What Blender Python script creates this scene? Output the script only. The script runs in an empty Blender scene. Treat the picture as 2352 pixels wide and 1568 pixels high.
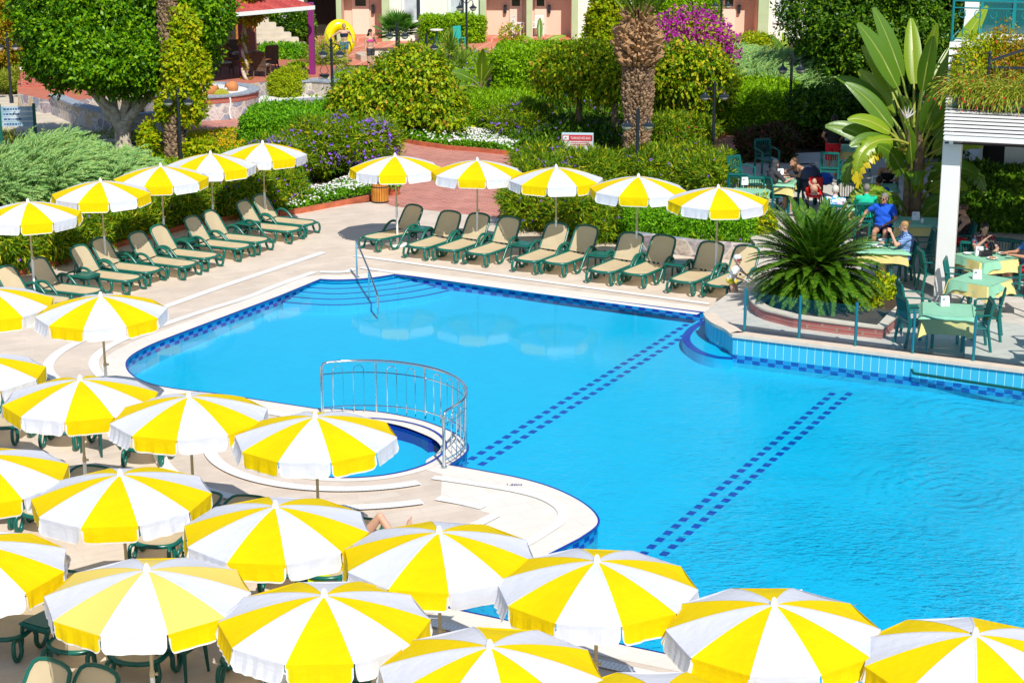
import bpy, math, random
import numpy as np
from mathutils import Vector, Matrix
random.seed(7)
RNG = np.random.default_rng(7)
SC = bpy.context.scene
COL = SC.collection

# ---------------------------------------------------------------- camera, sky, sun, exposure
F_PX, CX, CY = 4250.0, 1176.0, 784.0          # focal length and centre, in pixels of a 2352 px wide picture
TH = math.atan(1184 / F_PX)                   # downward pitch
HC = 9.5                                      # height of the balcony the photo was taken from
cT, sT = math.cos(TH), math.sin(TH)
cam = bpy.data.cameras.new('camera')
cam.sensor_width = 36.0
cam.lens = F_PX / 2352 * 36
cam.clip_start, cam.clip_end = 0.5, 2000
camo = bpy.data.objects.new('camera', cam)
COL.objects.link(camo)
camo.location = (0, 0, HC)
camo.rotation_euler = (math.pi / 2 - TH, 0, 0)
SC.camera = camo

SUN_DIR = Vector((0.25, -0.84, 1.0)).normalized()
SUN_EL = math.asin(SUN_DIR.z)
world = bpy.data.worlds.new('World')
SC.world = world
world.use_nodes = True
wn = world.node_tree
bg = wn.nodes['Background']
sky = wn.nodes.new('ShaderNodeTexSky')
sky.sky_type = 'NISHITA'
sky.sun_disc = False
sky.sun_elevation = SUN_EL
sky.sun_rotation = math.atan2(SUN_DIR.x, SUN_DIR.y)
sky.dust_density = 0.4
sky.ozone_density = 2.0
wn.links.new(sky.outputs[0], bg.inputs[0])
bg.inputs[1].default_value = 0.115
sl = bpy.data.lights.new('sun', 'SUN')
sl.energy = 4.6
sl.angle = math.radians(0.5)
sl.color = (1.0, 0.955, 0.88)
so = bpy.data.objects.new('sun', sl)
COL.objects.link(so)
so.rotation_euler = SUN_DIR.to_track_quat('Z', 'Y').to_euler()
so.location = (10, -20, 40)
SC.view_settings.view_transform = 'Standard'
SC.view_settings.look = 'None'
SC.view_settings.exposure = 0.18
SC.view_settings.gamma = 1
SC.render.engine = 'CYCLES'
SC.cycles.use_denoising = True
SC.cycles.max_bounces = 8
SC.cycles.transparent_max_bounces = 12
SC.cycles.diffuse_bounces = 3
SC.cycles.glossy_bounces = 3
SC.cycles.transmission_bounces = 4
SC.cycles.caustics_reflective = False
SC.cycles.caustics_refractive = False


def W(x, y, z=0.0):
    """world point where the line of sight through photo pixel (x, y) meets height z"""
    dx, dy = (x - CX) / F_PX, (y - CY) / F_PX
    dz = -sT - dy * cT
    t = (z - HC) / dz
    return Vector((dx * t, (cT - dy * sT) * t, z))


def WP(pts, z=0.0):
    return [W(x, y, z) for x, y in pts]


# ---------------------------------------------------------------- materials
MATS = {}


def nd(nt, t, **kw):
    n = nt.nodes.new('ShaderNode' + t)
    for k, v in kw.items():
        setattr(n, k, v)
    return n


def newmat(name):
    m = bpy.data.materials.new(name)
    m.use_nodes = True
    MATS[name] = m
    return m, m.node_tree, m.node_tree.nodes['Principled BSDF']


def rgba(c):
    return (c[0], c[1], c[2], 1)


def ramp(nt, fac, stops, interp='LINEAR'):
    r = nd(nt, 'ValToRGB')
    r.color_ramp.interpolation = interp
    el = r.color_ramp.elements
    while len(el) < len(stops):
        el.new(0.5)
    for e, (p, c) in zip(el, stops):
        e.position = p
        e.color = rgba(c)
    nt.links.new(fac, r.inputs[0])
    return r.outputs[0]


def objco(nt, scale=(1, 1, 1), rot=0.0, kind='Object'):
    tc = nd(nt, 'TexCoord')
    mp = nd(nt, 'Mapping')
    mp.inputs['Scale'].default_value = scale
    mp.inputs['Rotation'].default_value = (0, 0, rot)
    nt.links.new(tc.outputs[kind], mp.inputs[0])
    return mp.outputs[0]


def mat(name, col, rough=0.6, var=0.0, scale=6.0, bump=0.0, bscale=60.0, spec=0.4, metal=0.0, col2=None):
    """plain material: base colour wandering between col and col2 (or a darker col) with noise, optional fine bump"""
    m, nt, b = newmat(name)
    b.inputs['Base Color'].default_value = rgba(col)
    b.inputs['Roughness'].default_value = rough
    b.inputs['Specular IOR Level'].default_value = spec
    b.inputs['Metallic'].default_value = metal
    if var or col2:
        n = nd(nt, 'TexNoise')
        n.inputs['Scale'].default_value = scale
        n.inputs['Detail'].default_value = 5
        nt.links.new(objco(nt), n.inputs['Vector'])
        c2 = col2 or tuple(c * (1 - var) for c in col)
        nt.links.new(ramp(nt, n.outputs[0], [(0.32, c2), (0.68, col)]), b.inputs['Base Color'])
    if bump:
        n2 = nd(nt, 'TexNoise')
        n2.inputs['Scale'].default_value = bscale
        n2.inputs['Detail'].default_value = 4
        nt.links.new(objco(nt), n2.inputs['Vector'])
        bp = nd(nt, 'Bump')
        bp.inputs['Strength'].default_value = bump
        bp.inputs['Distance'].default_value = 0.02
        nt.links.new(n2.outputs[0], bp.inputs['Height'])
        nt.links.new(bp.outputs[0], b.inputs['Normal'])
    return m


def leafmat(name, stops, trans=0.38, rough=0.5, spec=0.2):
    """leaf: every leaf its own colour from the ramp, with light coming through it"""
    m, nt, b = newmat(name)
    g = nd(nt, 'NewGeometry')
    c = ramp(nt, g.outputs['Random Per Island'], stops)
    nt.links.new(c, b.inputs['Base Color'])
    b.inputs['Roughness'].default_value = rough
    b.inputs['Specular IOR Level'].default_value = spec
    t = nd(nt, 'BsdfTranslucent')
    nt.links.new(c, t.inputs[0])
    mx = nd(nt, 'MixShader')
    mx.inputs[0].default_value = trans
    out = nt.nodes['Material Output']
    nt.links.new(b.outputs[0], mx.inputs[1])
    nt.links.new(t.outputs[0], mx.inputs[2])
    nt.links.new(mx.outputs[0], out.inputs[0])
    return m


def fabric(name, col, trans=0.25, weave=0.0, rough=0.8, col2=None, nscale=3.0):
    m, nt, b = newmat(name)
    b.inputs['Base Color'].default_value = rgba(col)
    b.inputs['Roughness'].default_value = rough
    b.inputs['Specular IOR Level'].default_value = 0.15
    t = nd(nt, 'BsdfTranslucent')
    t.inputs[0].default_value = rgba(col)
    if col2:
        n = nd(nt, 'TexNoise')
        n.inputs['Scale'].default_value = nscale
        n.inputs['Detail'].default_value = 6
        nt.links.new(objco(nt), n.inputs['Vector'])
        c = ramp(nt, n.outputs[0], [(0.35, col2), (0.65, col)])
        nt.links.new(c, b.inputs['Base Color'])
        nt.links.new(c, t.inputs[0])
    mx = nd(nt, 'MixShader')
    mx.inputs[0].default_value = trans
    nt.links.new(b.outputs[0], mx.inputs[1])
    nt.links.new(t.outputs[0], mx.inputs[2])
    nt.links.new(mx.outputs[0], nt.nodes['Material Output'].inputs[0])
    if weave:
        n2 = nd(nt, 'TexNoise')
        n2.inputs['Scale'].default_value = weave
        n2.inputs['Detail'].default_value = 3
        nt.links.new(objco(nt), n2.inputs['Vector'])
        bp = nd(nt, 'Bump')
        bp.inputs['Strength'].default_value = 0.30
        bp.inputs['Distance'].default_value = 0.05 if weave < 20 else 0.02
        nt.links.new(n2.outputs[0], bp.inputs['Height'])
        nt.links.new(bp.outputs[0], b.inputs['Normal'])
    return m


def brickmat(name, c1, c2, mortar, bw, bh, msize, rot=0.0, rough=0.8, squash=1.0, offset=0.5, vertical=False, noise=0.25, bump=0.3, msmooth=0.1):
    m, nt, b = newmat(name)
    if vertical:                        # walls: bricks laid in the (x+y, z) plane
        tc = nd(nt, 'TexCoord')
        sp = nd(nt, 'SeparateXYZ')
        ad = nd(nt, 'Math', operation='ADD')
        cb = nd(nt, 'CombineXYZ')
        nt.links.new(tc.outputs['Object'], sp.inputs[0])
        nt.links.new(sp.outputs[0], ad.inputs[0])
        nt.links.new(sp.outputs[1], ad.inputs[1])
        nt.links.new(ad.outputs[0], cb.inputs[0])
        nt.links.new(sp.outputs[2], cb.inputs[1])
        co = cb.outputs[0]
    else:
        co = objco(nt, rot=rot)
    br = nd(nt, 'TexBrick', offset=offset, squash=squash)
    br.inputs['Scale'].default_value = 1.0
    br.inputs['Brick Width'].default_value = bw
    br.inputs['Row Height'].default_value = bh
    br.inputs['Mortar Size'].default_value = msize
    br.inputs['Mortar Smooth'].default_value = msmooth
    br.inputs['Color1'].default_value = rgba(c1)
    br.inputs['Color2'].default_value = rgba(c2)
    br.inputs['Mortar'].default_value = rgba(mortar)
    nt.links.new(co, br.inputs['Vector'])
    n = nd(nt, 'TexNoise')
    n.inputs['Scale'].default_value = 1.3
    n.inputs['Detail'].default_value = 8
    n.inputs['Roughness'].default_value = 0.65
    nt.links.new(objco(nt), n.inputs['Vector'])
    lo = 1 - noise
    mul = nd(nt, 'Mix', data_type='RGBA', blend_type='MULTIPLY')
    mul.inputs[0].default_value = 1.0
    nt.links.new(br.outputs[0], mul.inputs[6])
    nt.links.new(ramp(nt, n.outputs[0], [(0.3, (lo, lo, lo)), (0.7, (1, 1, 1))]), mul.inputs[7])
    nt.links.new(mul.outputs[2], b.inputs['Base Color'])
    b.inputs['Roughness'].default_value = rough
    if bump:
        bp = nd(nt, 'Bump')
        bp.inputs['Strength'].default_value = bump
        bp.inputs['Distance'].default_value = 0.01
        inv = nd(nt, 'Math', operation='SUBTRACT')
        inv.inputs[0].default_value = 1.0
        nt.links.new(br.outputs['Fac'], inv.inputs[1])
        nt.links.new(inv.outputs[0], bp.inputs['Height'])
        nt.links.new(bp.outputs[0], b.inputs['Normal'])
    return m


def stonemat(name, stops, mortar, scale=3.0):
    """irregular stone facing: voronoi stones with pale joints"""
    m, nt, b = newmat(name)
    co = objco(nt)
    v = nd(nt, 'TexVoronoi', feature='F1')
    e = nd(nt, 'TexVoronoi', feature='DISTANCE_TO_EDGE')
    for q in (v, e):
        q.inputs['Scale'].default_value = scale
        nt.links.new(co, q.inputs['Vector'])
    sp = nd(nt, 'SeparateColor')
    nt.links.new(v.outputs['Color'], sp.inputs[0])
    c = ramp(nt, sp.outputs[0], stops, 'CONSTANT')
    n = nd(nt, 'TexNoise')
    n.inputs['Scale'].default_value = 14
    n.inputs['Detail'].default_value = 6
    nt.links.new(co, n.inputs['Vector'])
    mul = nd(nt, 'Mix', data_type='RGBA', blend_type='MULTIPLY')
    mul.inputs[0].default_value = 1
    nt.links.new(c, mul.inputs[6])
    nt.links.new(ramp(nt, n.outputs[0], [(0.3, (0.6, 0.6, 0.6)), (0.7, (1.15, 1.15, 1.15))]), mul.inputs[7])
    mx = nd(nt, 'Mix', data_type='RGBA')
    nt.links.new(ramp(nt, e.outputs['Distance'], [(0.02, (1, 1, 1)), (0.05, (0, 0, 0))]), mx.inputs[0])
    nt.links.new(mul.outputs[2], mx.inputs[6])
    mx.inputs[7].default_value = rgba(mortar)
    nt.links.new(mx.outputs[2], b.inputs['Base Color'])
    b.inputs['Roughness'].default_value = 0.8
    bp = nd(nt, 'Bump')
    bp.inputs['Strength'].default_value = 0.5
    bp.inputs['Distance'].default_value = 0.03
    nt.links.new(e.outputs['Distance'], bp.inputs['Height'])
    nt.links.new(bp.outputs[0], b.inputs['Normal'])
    return m


# ---------------------------------------------------------------- mesh helpers
class MB:
    """collects shapes and links them as ONE mesh object"""

    def __init__(s):
        s.v, s.f, s.m = [], [], []

    def add(s, vs, fs, mi=0):
        o = len(s.v)
        s.v += [tuple(p) for p in vs]
        s.f += [tuple(i + o for i in q) for q in fs]
        s.m += [mi] * len(fs)
        return s

    def box(s, c, d, rz=0.0, mi=0, bev=0.0, ry=0.0, rx=0.0):
        x, y, z = d[0] / 2, d[1] / 2, d[2] / 2
        R = Matrix.Rotation(rz, 3, 'Z') @ Matrix.Rotation(ry, 3, 'Y') @ Matrix.Rotation(rx, 3, 'X')
        c = Vector(c)
        if bev:
            b = min(bev, x * .9, y * .9, z * .9)
            ring = lambda zz, i: [(-x + i, -y + b if not i else -y + i, zz)] and [
                (sx * (x - ii), sy * (y - jj), zz) for sx, sy, ii, jj in
                ((-1, -1, i + b, i), (1, -1, i + b, i), (1, -1, i, i + b), (1, 1, i, i + b),
                 (1, 1, i + b, i), (-1, 1, i + b, i), (-1, 1, i, i + b), (-1, -1, i, i + b))]
            rs = [ring(-z, b), ring(-z + b, 0), ring(z - b, 0), ring(z, b)]
            vs = [c + R @ Vector(p) for r in rs for p in r]
            fs = [tuple(range(7, -1, -1)), tuple(range(24, 32))]
            for k in range(3):
                for i in range(8):
                    j = (i + 1) % 8
                    fs.append((k * 8 + i, k * 8 + j, k * 8 + 8 + j, k * 8 + 8 + i))
            return s.add(vs, fs, mi)
        vs = [c + R @ Vector(p) for p in ((-x, -y, -z), (x, -y, -z), (x, y, -z), (-x, y, -z), (-x, -y, z), (x, -y, z), (x, y, z), (-x, y, z))]
        return s.add(vs, [(3, 2, 1, 0), (4, 5, 6, 7), (0, 1, 5, 4), (1, 2, 6, 5), (2, 3, 7, 6), (3, 0, 4, 7)], mi)

    def tube(s, pts, r, n=6, closed=False, mi=0, flat=1.0):
        pts = [Vector(p) for p in pts]
        rs = r if isinstance(r, (list, tuple)) else [r] * len(pts)
        N = len(pts)
        ref = None
        rings = []
        for i, p in enumerate(pts):
            a = pts[(i - 1) % N] if (closed or i) else p
            b = pts[(i + 1) % N] if (closed or i < N - 1) else p
            t = (b - a).normalized()
            if ref is None:
                ref = Vector((0, 0, 1)) if abs(t.z) < 0.9 else Vector((1, 0, 0))
            u = (ref - t * ref.dot(t))
            if u.length < 1e-5:
                u = t.orthogonal()
            u.normalize()
            w = t.cross(u)
            ref = u
            rings.append([p + (u * math.cos(q) * flat + w * math.sin(q)) * rs[i] for q in (2 * math.pi * k / n for k in range(n))])
        vs = [q for rg in rings for q in rg]
        fs = []
        for i in range(N if closed else N - 1):
            j = (i + 1) % N
            for k in range(n):
                l = (k + 1) % n
                fs.append((i * n + k, i * n + l, j * n + l, j * n + k))
        if not closed:
            fs += [tuple(range(n - 1, -1, -1)), tuple((N - 1) * n + k for k in range(n))]
        return s.add(vs, fs, mi)

    def lathe(s, prof, c=(0, 0, 0), n=16, mi=0):
        """profile of (radius, height) turned round the vertical through c"""
        vs, fs = [], []
        for r, z in prof:
            for k in range(n):
                a = 2 * math.pi * k / n
                vs.append((c[0] + r * math.cos(a), c[1] + r * math.sin(a), c[2] + z))
        for i in range(len(prof) - 1):
            for k in range(n):
                l = (k + 1) % n
                fs.append((i * n + k, i * n + l, (i + 1) * n + l, (i + 1) * n + k))
        if prof[0][0] > 1e-4:
            fs.append(tuple(range(n - 1, -1, -1)))
        if prof[-1][0] > 1e-4:
            fs.append(tuple((len(prof) - 1) * n + k for k in range(n)))
        return s.add(vs, fs, mi)

    def ball(s, c, r, mi=0, nu=10, nv=6, R=None):
        r = r if isinstance(r, (list, tuple)) else (r, r, r)
        vs, fs = [], []
        for j in range(nv + 1):
            t = math.pi * j / nv
            for i in range(nu):
                a = 2 * math.pi * i / nu
                p = Vector((r[0] * math.sin(t) * math.cos(a), r[1] * math.sin(t) * math.sin(a), r[2] * math.cos(t)))
                vs.append(Vector(c) + (R @ p if R else p))
        for j in range(nv):
            for i in range(nu):
                k = (i + 1) % nu
                fs.append((j * nu + i, (j + 1) * nu + i, (j + 1) * nu + k, j * nu + k))
        return s.add(vs, fs, mi)

    def prism(s, poly, z0, z1, mi=0, mside=None, bottom=False):
        """poly (list of xy, counter-clockwise) raised from z0 to z1"""
        n = len(poly)
        vs = [(p[0], p[1], z0) for p in poly] + [(p[0], p[1], z1) for p in poly]
        s.add(vs, [tuple(range(n, 2 * n))] + ([tuple(range(n - 1, -1, -1))] if bottom else []), mi)
        return s.add(vs, [(i, (i + 1) % n, n + (i + 1) % n, n + i) for i in range(n)], mi if mside is None else mside)

    def strip(s, pts, w, z, mi=0, left=0.5):
        """flat ribbon of width w along a polyline, at height z"""
        pts = [Vector((p[0], p[1])) for p in pts]
        vs = []
        for i, p in enumerate(pts):
            a, b = pts[max(0, i - 1)], pts[min(len(pts) - 1, i + 1)]
            t = (b - a).normalized()
            nrm = Vector((-t.y, t.x))
            for q in (p + nrm * w * left, p - nrm * w * (1 - left)):
                vs.append((q.x, q.y, z))
        return s.add(vs, [(2 * i + 1, 2 * i + 3, 2 * i + 2, 2 * i) for i in range(len(pts) - 1)], mi)

    def wall(s, pts, z0, z1, th, mi=0, mtop=None):
        """upright wall of thickness th along a polyline"""
        pts = [Vector((p[0], p[1])) for p in pts]
        L, Rr = [], []
        for i, p in enumerate(pts):
            a, b = pts[max(0, i - 1)], pts[min(len(pts) - 1, i + 1)]
            t = (b - a).normalized()
            nrm = Vector((-t.y, t.x)) * th / 2
            L.append(p + nrm)
            Rr.append(p - nrm)
        poly = [(q.x, q.y) for q in Rr] + [(q.x, q.y) for q in reversed(L)]
        n = len(pts)
        vs = [(x, y, z0) for x, y in poly] + [(x, y, z1) for x, y in poly]
        m = len(poly)
        s.add(vs, [(i, (i + 1) % m, m + (i + 1) % m, m + i) for i in range(m)], mi)
        return s.add(vs, [(m + i, m + i + 1, m + m - 2 - i, m + m - 1 - i) for i in range(n - 1)], mi if mtop is None else mtop)

    def build(s, name, mats, parent=None, smooth=False, loc=None):
        me = bpy.data.meshes.new(name)
        me.from_pydata(s.v, [], s.f)
        mats = mats if isinstance(mats, (list, tuple)) else [mats]
        for m in mats:
            me.materials.append(MATS[m] if isinstance(m, str) else m)
        if len(mats) > 1:
            me.polygons.foreach_set('material_index', s.m)
        if smooth:
            me.polygons.foreach_set('use_smooth', [True] * len(s.f))
            try:
                me.set_sharp_from_angle(angle=math.radians(50))
            except Exception:
                pass
        me.update()
        o = bpy.data.objects.new(name, me)
        COL.objects.link(o)
        if parent:
            o.parent = parent
        if loc is not None:
            o.location = loc
        return o


def tag(o, label=None, cat=None, group=None, kind=None):
    if label:
        o['label'] = label
    if cat:
        o['category'] = cat
    if group:
        o['group'] = group
    if kind:
        o['kind'] = kind
    return o


def thing(name, label, cat, loc=(0, 0, 0), rz=0.0, group=None):
    o = bpy.data.objects.new(name, None)
    COL.objects.link(o)
    o.empty_display_size = 0.2
    o.location = loc
    o.rotation_euler = (0, 0, rz)
    return tag(o, label, cat, group)


def dup(root, loc, rz, label, scale=None):
    """a copy of a thing with copies of its parts and sub-parts"""
    r = root.copy()
    COL.objects.link(r)
    r.location = loc
    r.rotation_euler = (0, 0, rz)
    r['label'] = label
    if scale:
        r.scale = scale
    for ch in list(root.children):
        c = ch.copy()
        COL.objects.link(c)
        c.parent = r
        for g in list(ch.children):
            d = g.copy()
            COL.objects.link(d)
            d.parent = c
    return r


def smooth_line(pts, n=6, closed=False):
    """Catmull-Rom through 2D or 3D points"""
    P = [Vector(p) for p in pts]
    N = len(P)
    out = []
    for i in range(N if closed else N - 1):
        p0 = P[(i - 1) % N] if (closed or i) else P[0]
        p1, p2 = P[i], P[(i + 1) % N]
        p3 = P[(i + 2) % N] if (closed or i < N - 2) else P[-1]
        for k in range(n):
            t = k / n
            out.append(0.5 * ((2 * p1) + (p2 - p0) * t + (2 * p0 - 5 * p1 + 4 * p2 - p3) * t * t + (3 * p1 - p0 - 3 * p2 + p3) * t ** 3))
    if not closed:
        out.append(P[-1])
    return out


# ---------------------------------------------------------------- foliage helpers (numpy)
def unit(a):
    return a / np.maximum(np.linalg.norm(a, axis=1, keepdims=True), 1e-9)


def rnd3(n):
    return unit(RNG.normal(size=(n, 3)))


def np_mesh(name, V, Fq, mats, mi=None, parent=None, extra=None, loc=None, smooth=False):
    """mesh object from numpy verts and quads"""
    me = bpy.data.meshes.new(name)
    nv, nf = len(V), len(Fq)
    me.vertices.add(nv)
    me.vertices.foreach_set('co', np.asarray(V, dtype=np.float32).ravel())
    me.loops.add(nf * 4)
    me.loops.foreach_set('vertex_index', np.asarray(Fq, dtype=np.int32).ravel())
    me.polygons.add(nf)
    me.polygons.foreach_set('loop_start', np.arange(0, nf * 4, 4, dtype=np.int32))
    me.polygons.foreach_set('loop_total', np.full(nf, 4, dtype=np.int32))
    if smooth:
        me.polygons.foreach_set('use_smooth', np.ones(nf, dtype=bool))
    mats = mats if isinstance(mats, (list, tuple)) else [mats]
    for m in mats:
        me.materials.append(MATS[m] if isinstance(m, str) else m)
    if mi is not None:
        me.polygons.foreach_set('material_index', np.asarray(mi, dtype=np.int32))
    me.update(calc_edges=True)
    me.validate()
    o = bpy.data.objects.new(name, me)
    COL.objects.link(o)
    if parent:
        o.parent = parent
    if loc is not None:
        o.location = loc
    return o


class Leaves:
    """gathers leaf quads; each leaf is one folded rhombus"""

    def __init__(s):
        s.V, s.M, s.n = [], [], 0

    def put(s, P, axis, side, L, Wd, mi=0, fold=0.25):
        n = len(P)
        if n == 0:
            return
        L = np.broadcast_to(np.asarray(L, float).reshape(-1, 1), (n, 1))
        Wd = np.broadcast_to(np.asarray(Wd, float).reshape(-1, 1), (n, 1))
        nr = unit(np.cross(axis, side))
        mid = P + axis * L * 0.45
        V = np.empty((n, 4, 3))
        V[:, 0] = P
        V[:, 1] = mid + side * Wd * 0.5 + nr * Wd * fold
        V[:, 2] = P + axis * L - nr * Wd * fold * 0.6
        V[:, 3] = mid - side * Wd * 0.5 + nr * Wd * fold
        s.V.append(V.reshape(-1, 3))
        s.M.append(np.full(n, mi) if np.isscalar(mi) else np.asarray(mi))
        s.n += n

    def scatter(s, P, N, L, Wd, mi=0, spread=1.0, out=0.5, droop=0.0, lv=0.3):
        """leaves at P growing roughly along N"""
        n = len(P)
        if n == 0:
            return
        ax = unit(rnd3(n) * spread + N * out + np.array([0, 0, -droop]))
        sd = unit(np.cross(ax, unit(N + rnd3(n) * 0.6 + np.array([0, 0, 0.25]))))
        k = 1 + RNG.uniform(-lv, lv, n)
        s.put(P, ax, sd, L * k, Wd * k, mi)

    def quads(s, V4, mi=0):
        s.V.append(np.asarray(V4, float).reshape(-1, 3))
        s.M.append(np.full(len(V4), mi))
        s.n += len(V4)

    def build(s, name, mats, parent=None, loc=None):
        V = np.concatenate(s.V)
        return np_mesh(name, V, np.arange(len(V)).reshape(-1, 4), mats, np.concatenate(s.M), parent, loc=loc)


def sprigs(P, N, k, r, push=0.0):
    """gather every k-th point into a sprig of k points, so that leaves stand in clumps with gaps between"""
    c = P[::k] + N[::k] * (RNG.uniform(-.5, 1, (len(P[::k]), 1)) * push)
    cn = N[::k]
    Q = np.repeat(c, k, 0) + rnd3(len(c) * k) * (r * RNG.uniform(.2, 1, (len(c) * k, 1)))
    return Q, unit(np.repeat(cn, k, 0) + (Q - np.repeat(c, k, 0)) / r * .8)


def lump(D, seed, k=2.2):
    """smooth pseudo-noise on directions, about -1..1"""
    r = np.random.default_rng(seed)
    o = np.zeros(len(D))
    for i in range(5):
        w = r.normal(size=3) * k * (1 + 0.5 * i)
        o += np.sin(D @ w + r.uniform(0, 6.28)) / (1 + 0.6 * i)
    return o / 2.2


def blob_pts(blobs, dens, shell=(0.72, 1.04), rough=0.14, seed=1, zmin=None):
    """points spread through the outer shell of a union of ellipsoids; returns points and outward directions"""
    B = np.array([b[:6] for b in blobs], float)
    Ps, Ns = [], []
    for i, b in enumerate(B):
        c, r = b[:3], b[3:6]
        area = 4 * math.pi * ((((r[0] * r[1]) ** 1.6 + (r[0] * r[2]) ** 1.6 + (r[1] * r[2]) ** 1.6) / 3) ** (1 / 1.6))
        n = int(dens * area)
        D = rnd3(n)
        k = RNG.uniform(shell[0] ** 2, shell[1] ** 2, n) ** 0.5 * (1 + rough * lump(D, seed * 31 + i))
        P = c + D * r * k[:, None]
        N = unit(D / r)
        keep = np.ones(n, bool)
        for j, q in enumerate(B):
            if j != i:
                keep &= ((((P - q[:3]) / q[3:6]) ** 2).sum(1) > 0.62)
        if zmin is not None:
            keep &= P[:, 2] > zmin
        Ps.append(P[keep])
        Ns.append(N[keep])
    return np.concatenate(Ps), np.concatenate(Ns)


def sphere_quads(c, r, nu=10, nv=7, rough=0.1, seed=0):
    t, a = np.meshgrid(np.linspace(0, math.pi, nv + 1), np.linspace(0, 2 * math.pi, nu + 1), indexing='ij')
    D = np.stack([np.sin(t) * np.cos(a), np.sin(t) * np.sin(a), np.cos(t)], -1)
    k = 1 + rough * lump(D.reshape(-1, 3), seed).reshape(D.shape[:2])
    Pn = np.asarray(c) + D * np.asarray(r) * k[..., None]
    return np.stack([Pn[:-1, :-1], Pn[1:, :-1], Pn[1:, 1:], Pn[:-1, 1:]], 2).reshape(-1, 4, 3)


def box_pts(d, dens, round_=0.12, jit=0.05, seed=1):
    """points on the top and sides of a clipped box hedge with base centre at the origin"""
    x, y, z = d
    areas = [(x * y, 'z'), (x * z, 'f'), (x * z, 'b'), (y * z, 'l'), (y * z, 'r')]
    Ps, Ns = [], []
    for a, k in areas:
        n = int(a * dens)
        u, v = RNG.uniform(-1, 1, n), RNG.uniform(-1, 1, n)
        o = np.ones(n)
        if k == 'z':
            P = np.stack([u * x / 2, v * y / 2, o * z], 1)
            N = np.tile([0, 0, 1.], (n, 1))
        elif k in 'fb':
            sg = -1 if k == 'f' else 1
            P = np.stack([u * x / 2, o * sg * y / 2, (v + 1) / 2 * z], 1)
            N = np.tile([0, sg, 0.], (n, 1))
        else:
            sg = -1 if k == 'l' else 1
            P = np.stack([o * sg * x / 2, u * y / 2, (v + 1) / 2 * z], 1)
            N = np.tile([sg, 0, 0.], (n, 1))
        Ps.append(P)
        Ns.append(N)
    P, N = np.concatenate(Ps), np.concatenate(Ns)
    h = np.array([x / 2, y / 2, z])                      # round the edges off
    inner = np.stack([np.clip(P[:, 0], -h[0] + round_, h[0] - round_), np.clip(P[:, 1], -h[1] + round_, h[1] - round_), np.minimum(P[:, 2], h[2] - round_)], 1)
    dlt = P - inner
    ln = np.linalg.norm(dlt, axis=1, keepdims=True)
    N = np.where(ln > 1e-6, dlt / np.maximum(ln, 1e-6), N)
    P = inner + N * np.minimum(ln, round_)
    wob = lump(P / max(0.5, min(d)) * 1.3, seed)
    P = P + N * (wob[:, None] * jit + RNG.uniform(-0.06, 0.03, (len(P), 1)))
    return P, N
# ================================================================ materials of the place
brickmat('deck_tile', (0.70, 0.58, 0.47), (0.76, 0.65, 0.54), (0.60, 0.49, 0.40), 1.2, 0.2, 0.004, rot=math.radians(-27), rough=0.55, noise=0.20, bump=0.05)
brickmat('deck_pale', (0.80, 0.74, 0.65), (0.83, 0.77, 0.69), (0.71, 0.63, 0.55), 0.6, 0.3, 0.005, rot=math.radians(-27), rough=0.5, noise=0.10, bump=0.1)
brickmat('terrace_tile', (0.64, 0.59, 0.52), (0.70, 0.65, 0.58), (0.50, 0.45, 0.40), 0.9, 0.3, 0.008, rot=math.radians(-27), rough=0.5, noise=0.15, bump=0.1)
brickmat('path_brick', (0.50, 0.17, 0.13), (0.62, 0.25, 0.19), (0.68, 0.40, 0.32), 0.24, 0.12, 0.010, rot=math.radians(20), rough=0.8, noise=0.3, bump=0.3)
brickmat('red_tile', (0.58, 0.17, 0.10), (0.66, 0.22, 0.13), (0.70, 0.45, 0.36), 0.6, 0.6, 0.03, rot=math.radians(12), offset=0.0, rough=0.6, noise=0.15, bump=0.1)
brickmat('platform_brick', (0.50, 0.13, 0.08), (0.58, 0.17, 0.10), (0.50, 0.26, 0.18), 0.22, 0.11, 0.008, rot=math.radians(5), rough=0.8, noise=0.2)
brickmat('brick_wall', (0.46, 0.09, 0.06), (0.55, 0.13, 0.09), (0.45, 0.28, 0.22), 0.22, 0.07, 0.008, vertical=True, rough=0.85, noise=0.25)
mat('kerb_red', (0.58, 0.15, 0.07), rough=0.8, var=0.35, scale=4, bump=0.2)
mat('soil', (0.085, 0.055, 0.03), rough=0.95, var=0.5, scale=3, bump=0.6, bscale=20)
mat('concrete', (0.62, 0.54, 0.42), rough=0.85, var=0.2, scale=2, bump=0.2)
stonemat('stone_wall', [(0.0, (0.42, 0.38, 0.38)), (0.2, (0.55, 0.47, 0.40)), (0.4, (0.30, 0.33, 0.40)), (0.55, (0.60, 0.53, 0.50)), (0.7, (0.36, 0.29, 0.32)), (0.85, (0.62, 0.46, 0.30))], (0.62, 0.56, 0.50), 2.4)
mat('slate', (0.22, 0.26, 0.32), rough=0.6, col2=(0.38, 0.42, 0.46), scale=9, bump=0.4, bscale=12)
mat('pebble_white', (0.85, 0.83, 0.80), rough=0.8, var=0.3, scale=30, bump=0.8, bscale=18)
mat('white_paint', (0.82, 0.82, 0.80), rough=0.45, var=0.06, scale=2)
mat('grate_white', (0.88, 0.87, 0.85), rough=0.4)
mat('blue_nosing', (0.006, 0.03, 0.30), rough=0.25, spec=0.5)
mat('blue_dash', (0.004, 0.035, 0.42), rough=0.3)
mat('coping_stone', (0.74, 0.62, 0.50), rough=0.6, var=0.12, scale=6)


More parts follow.
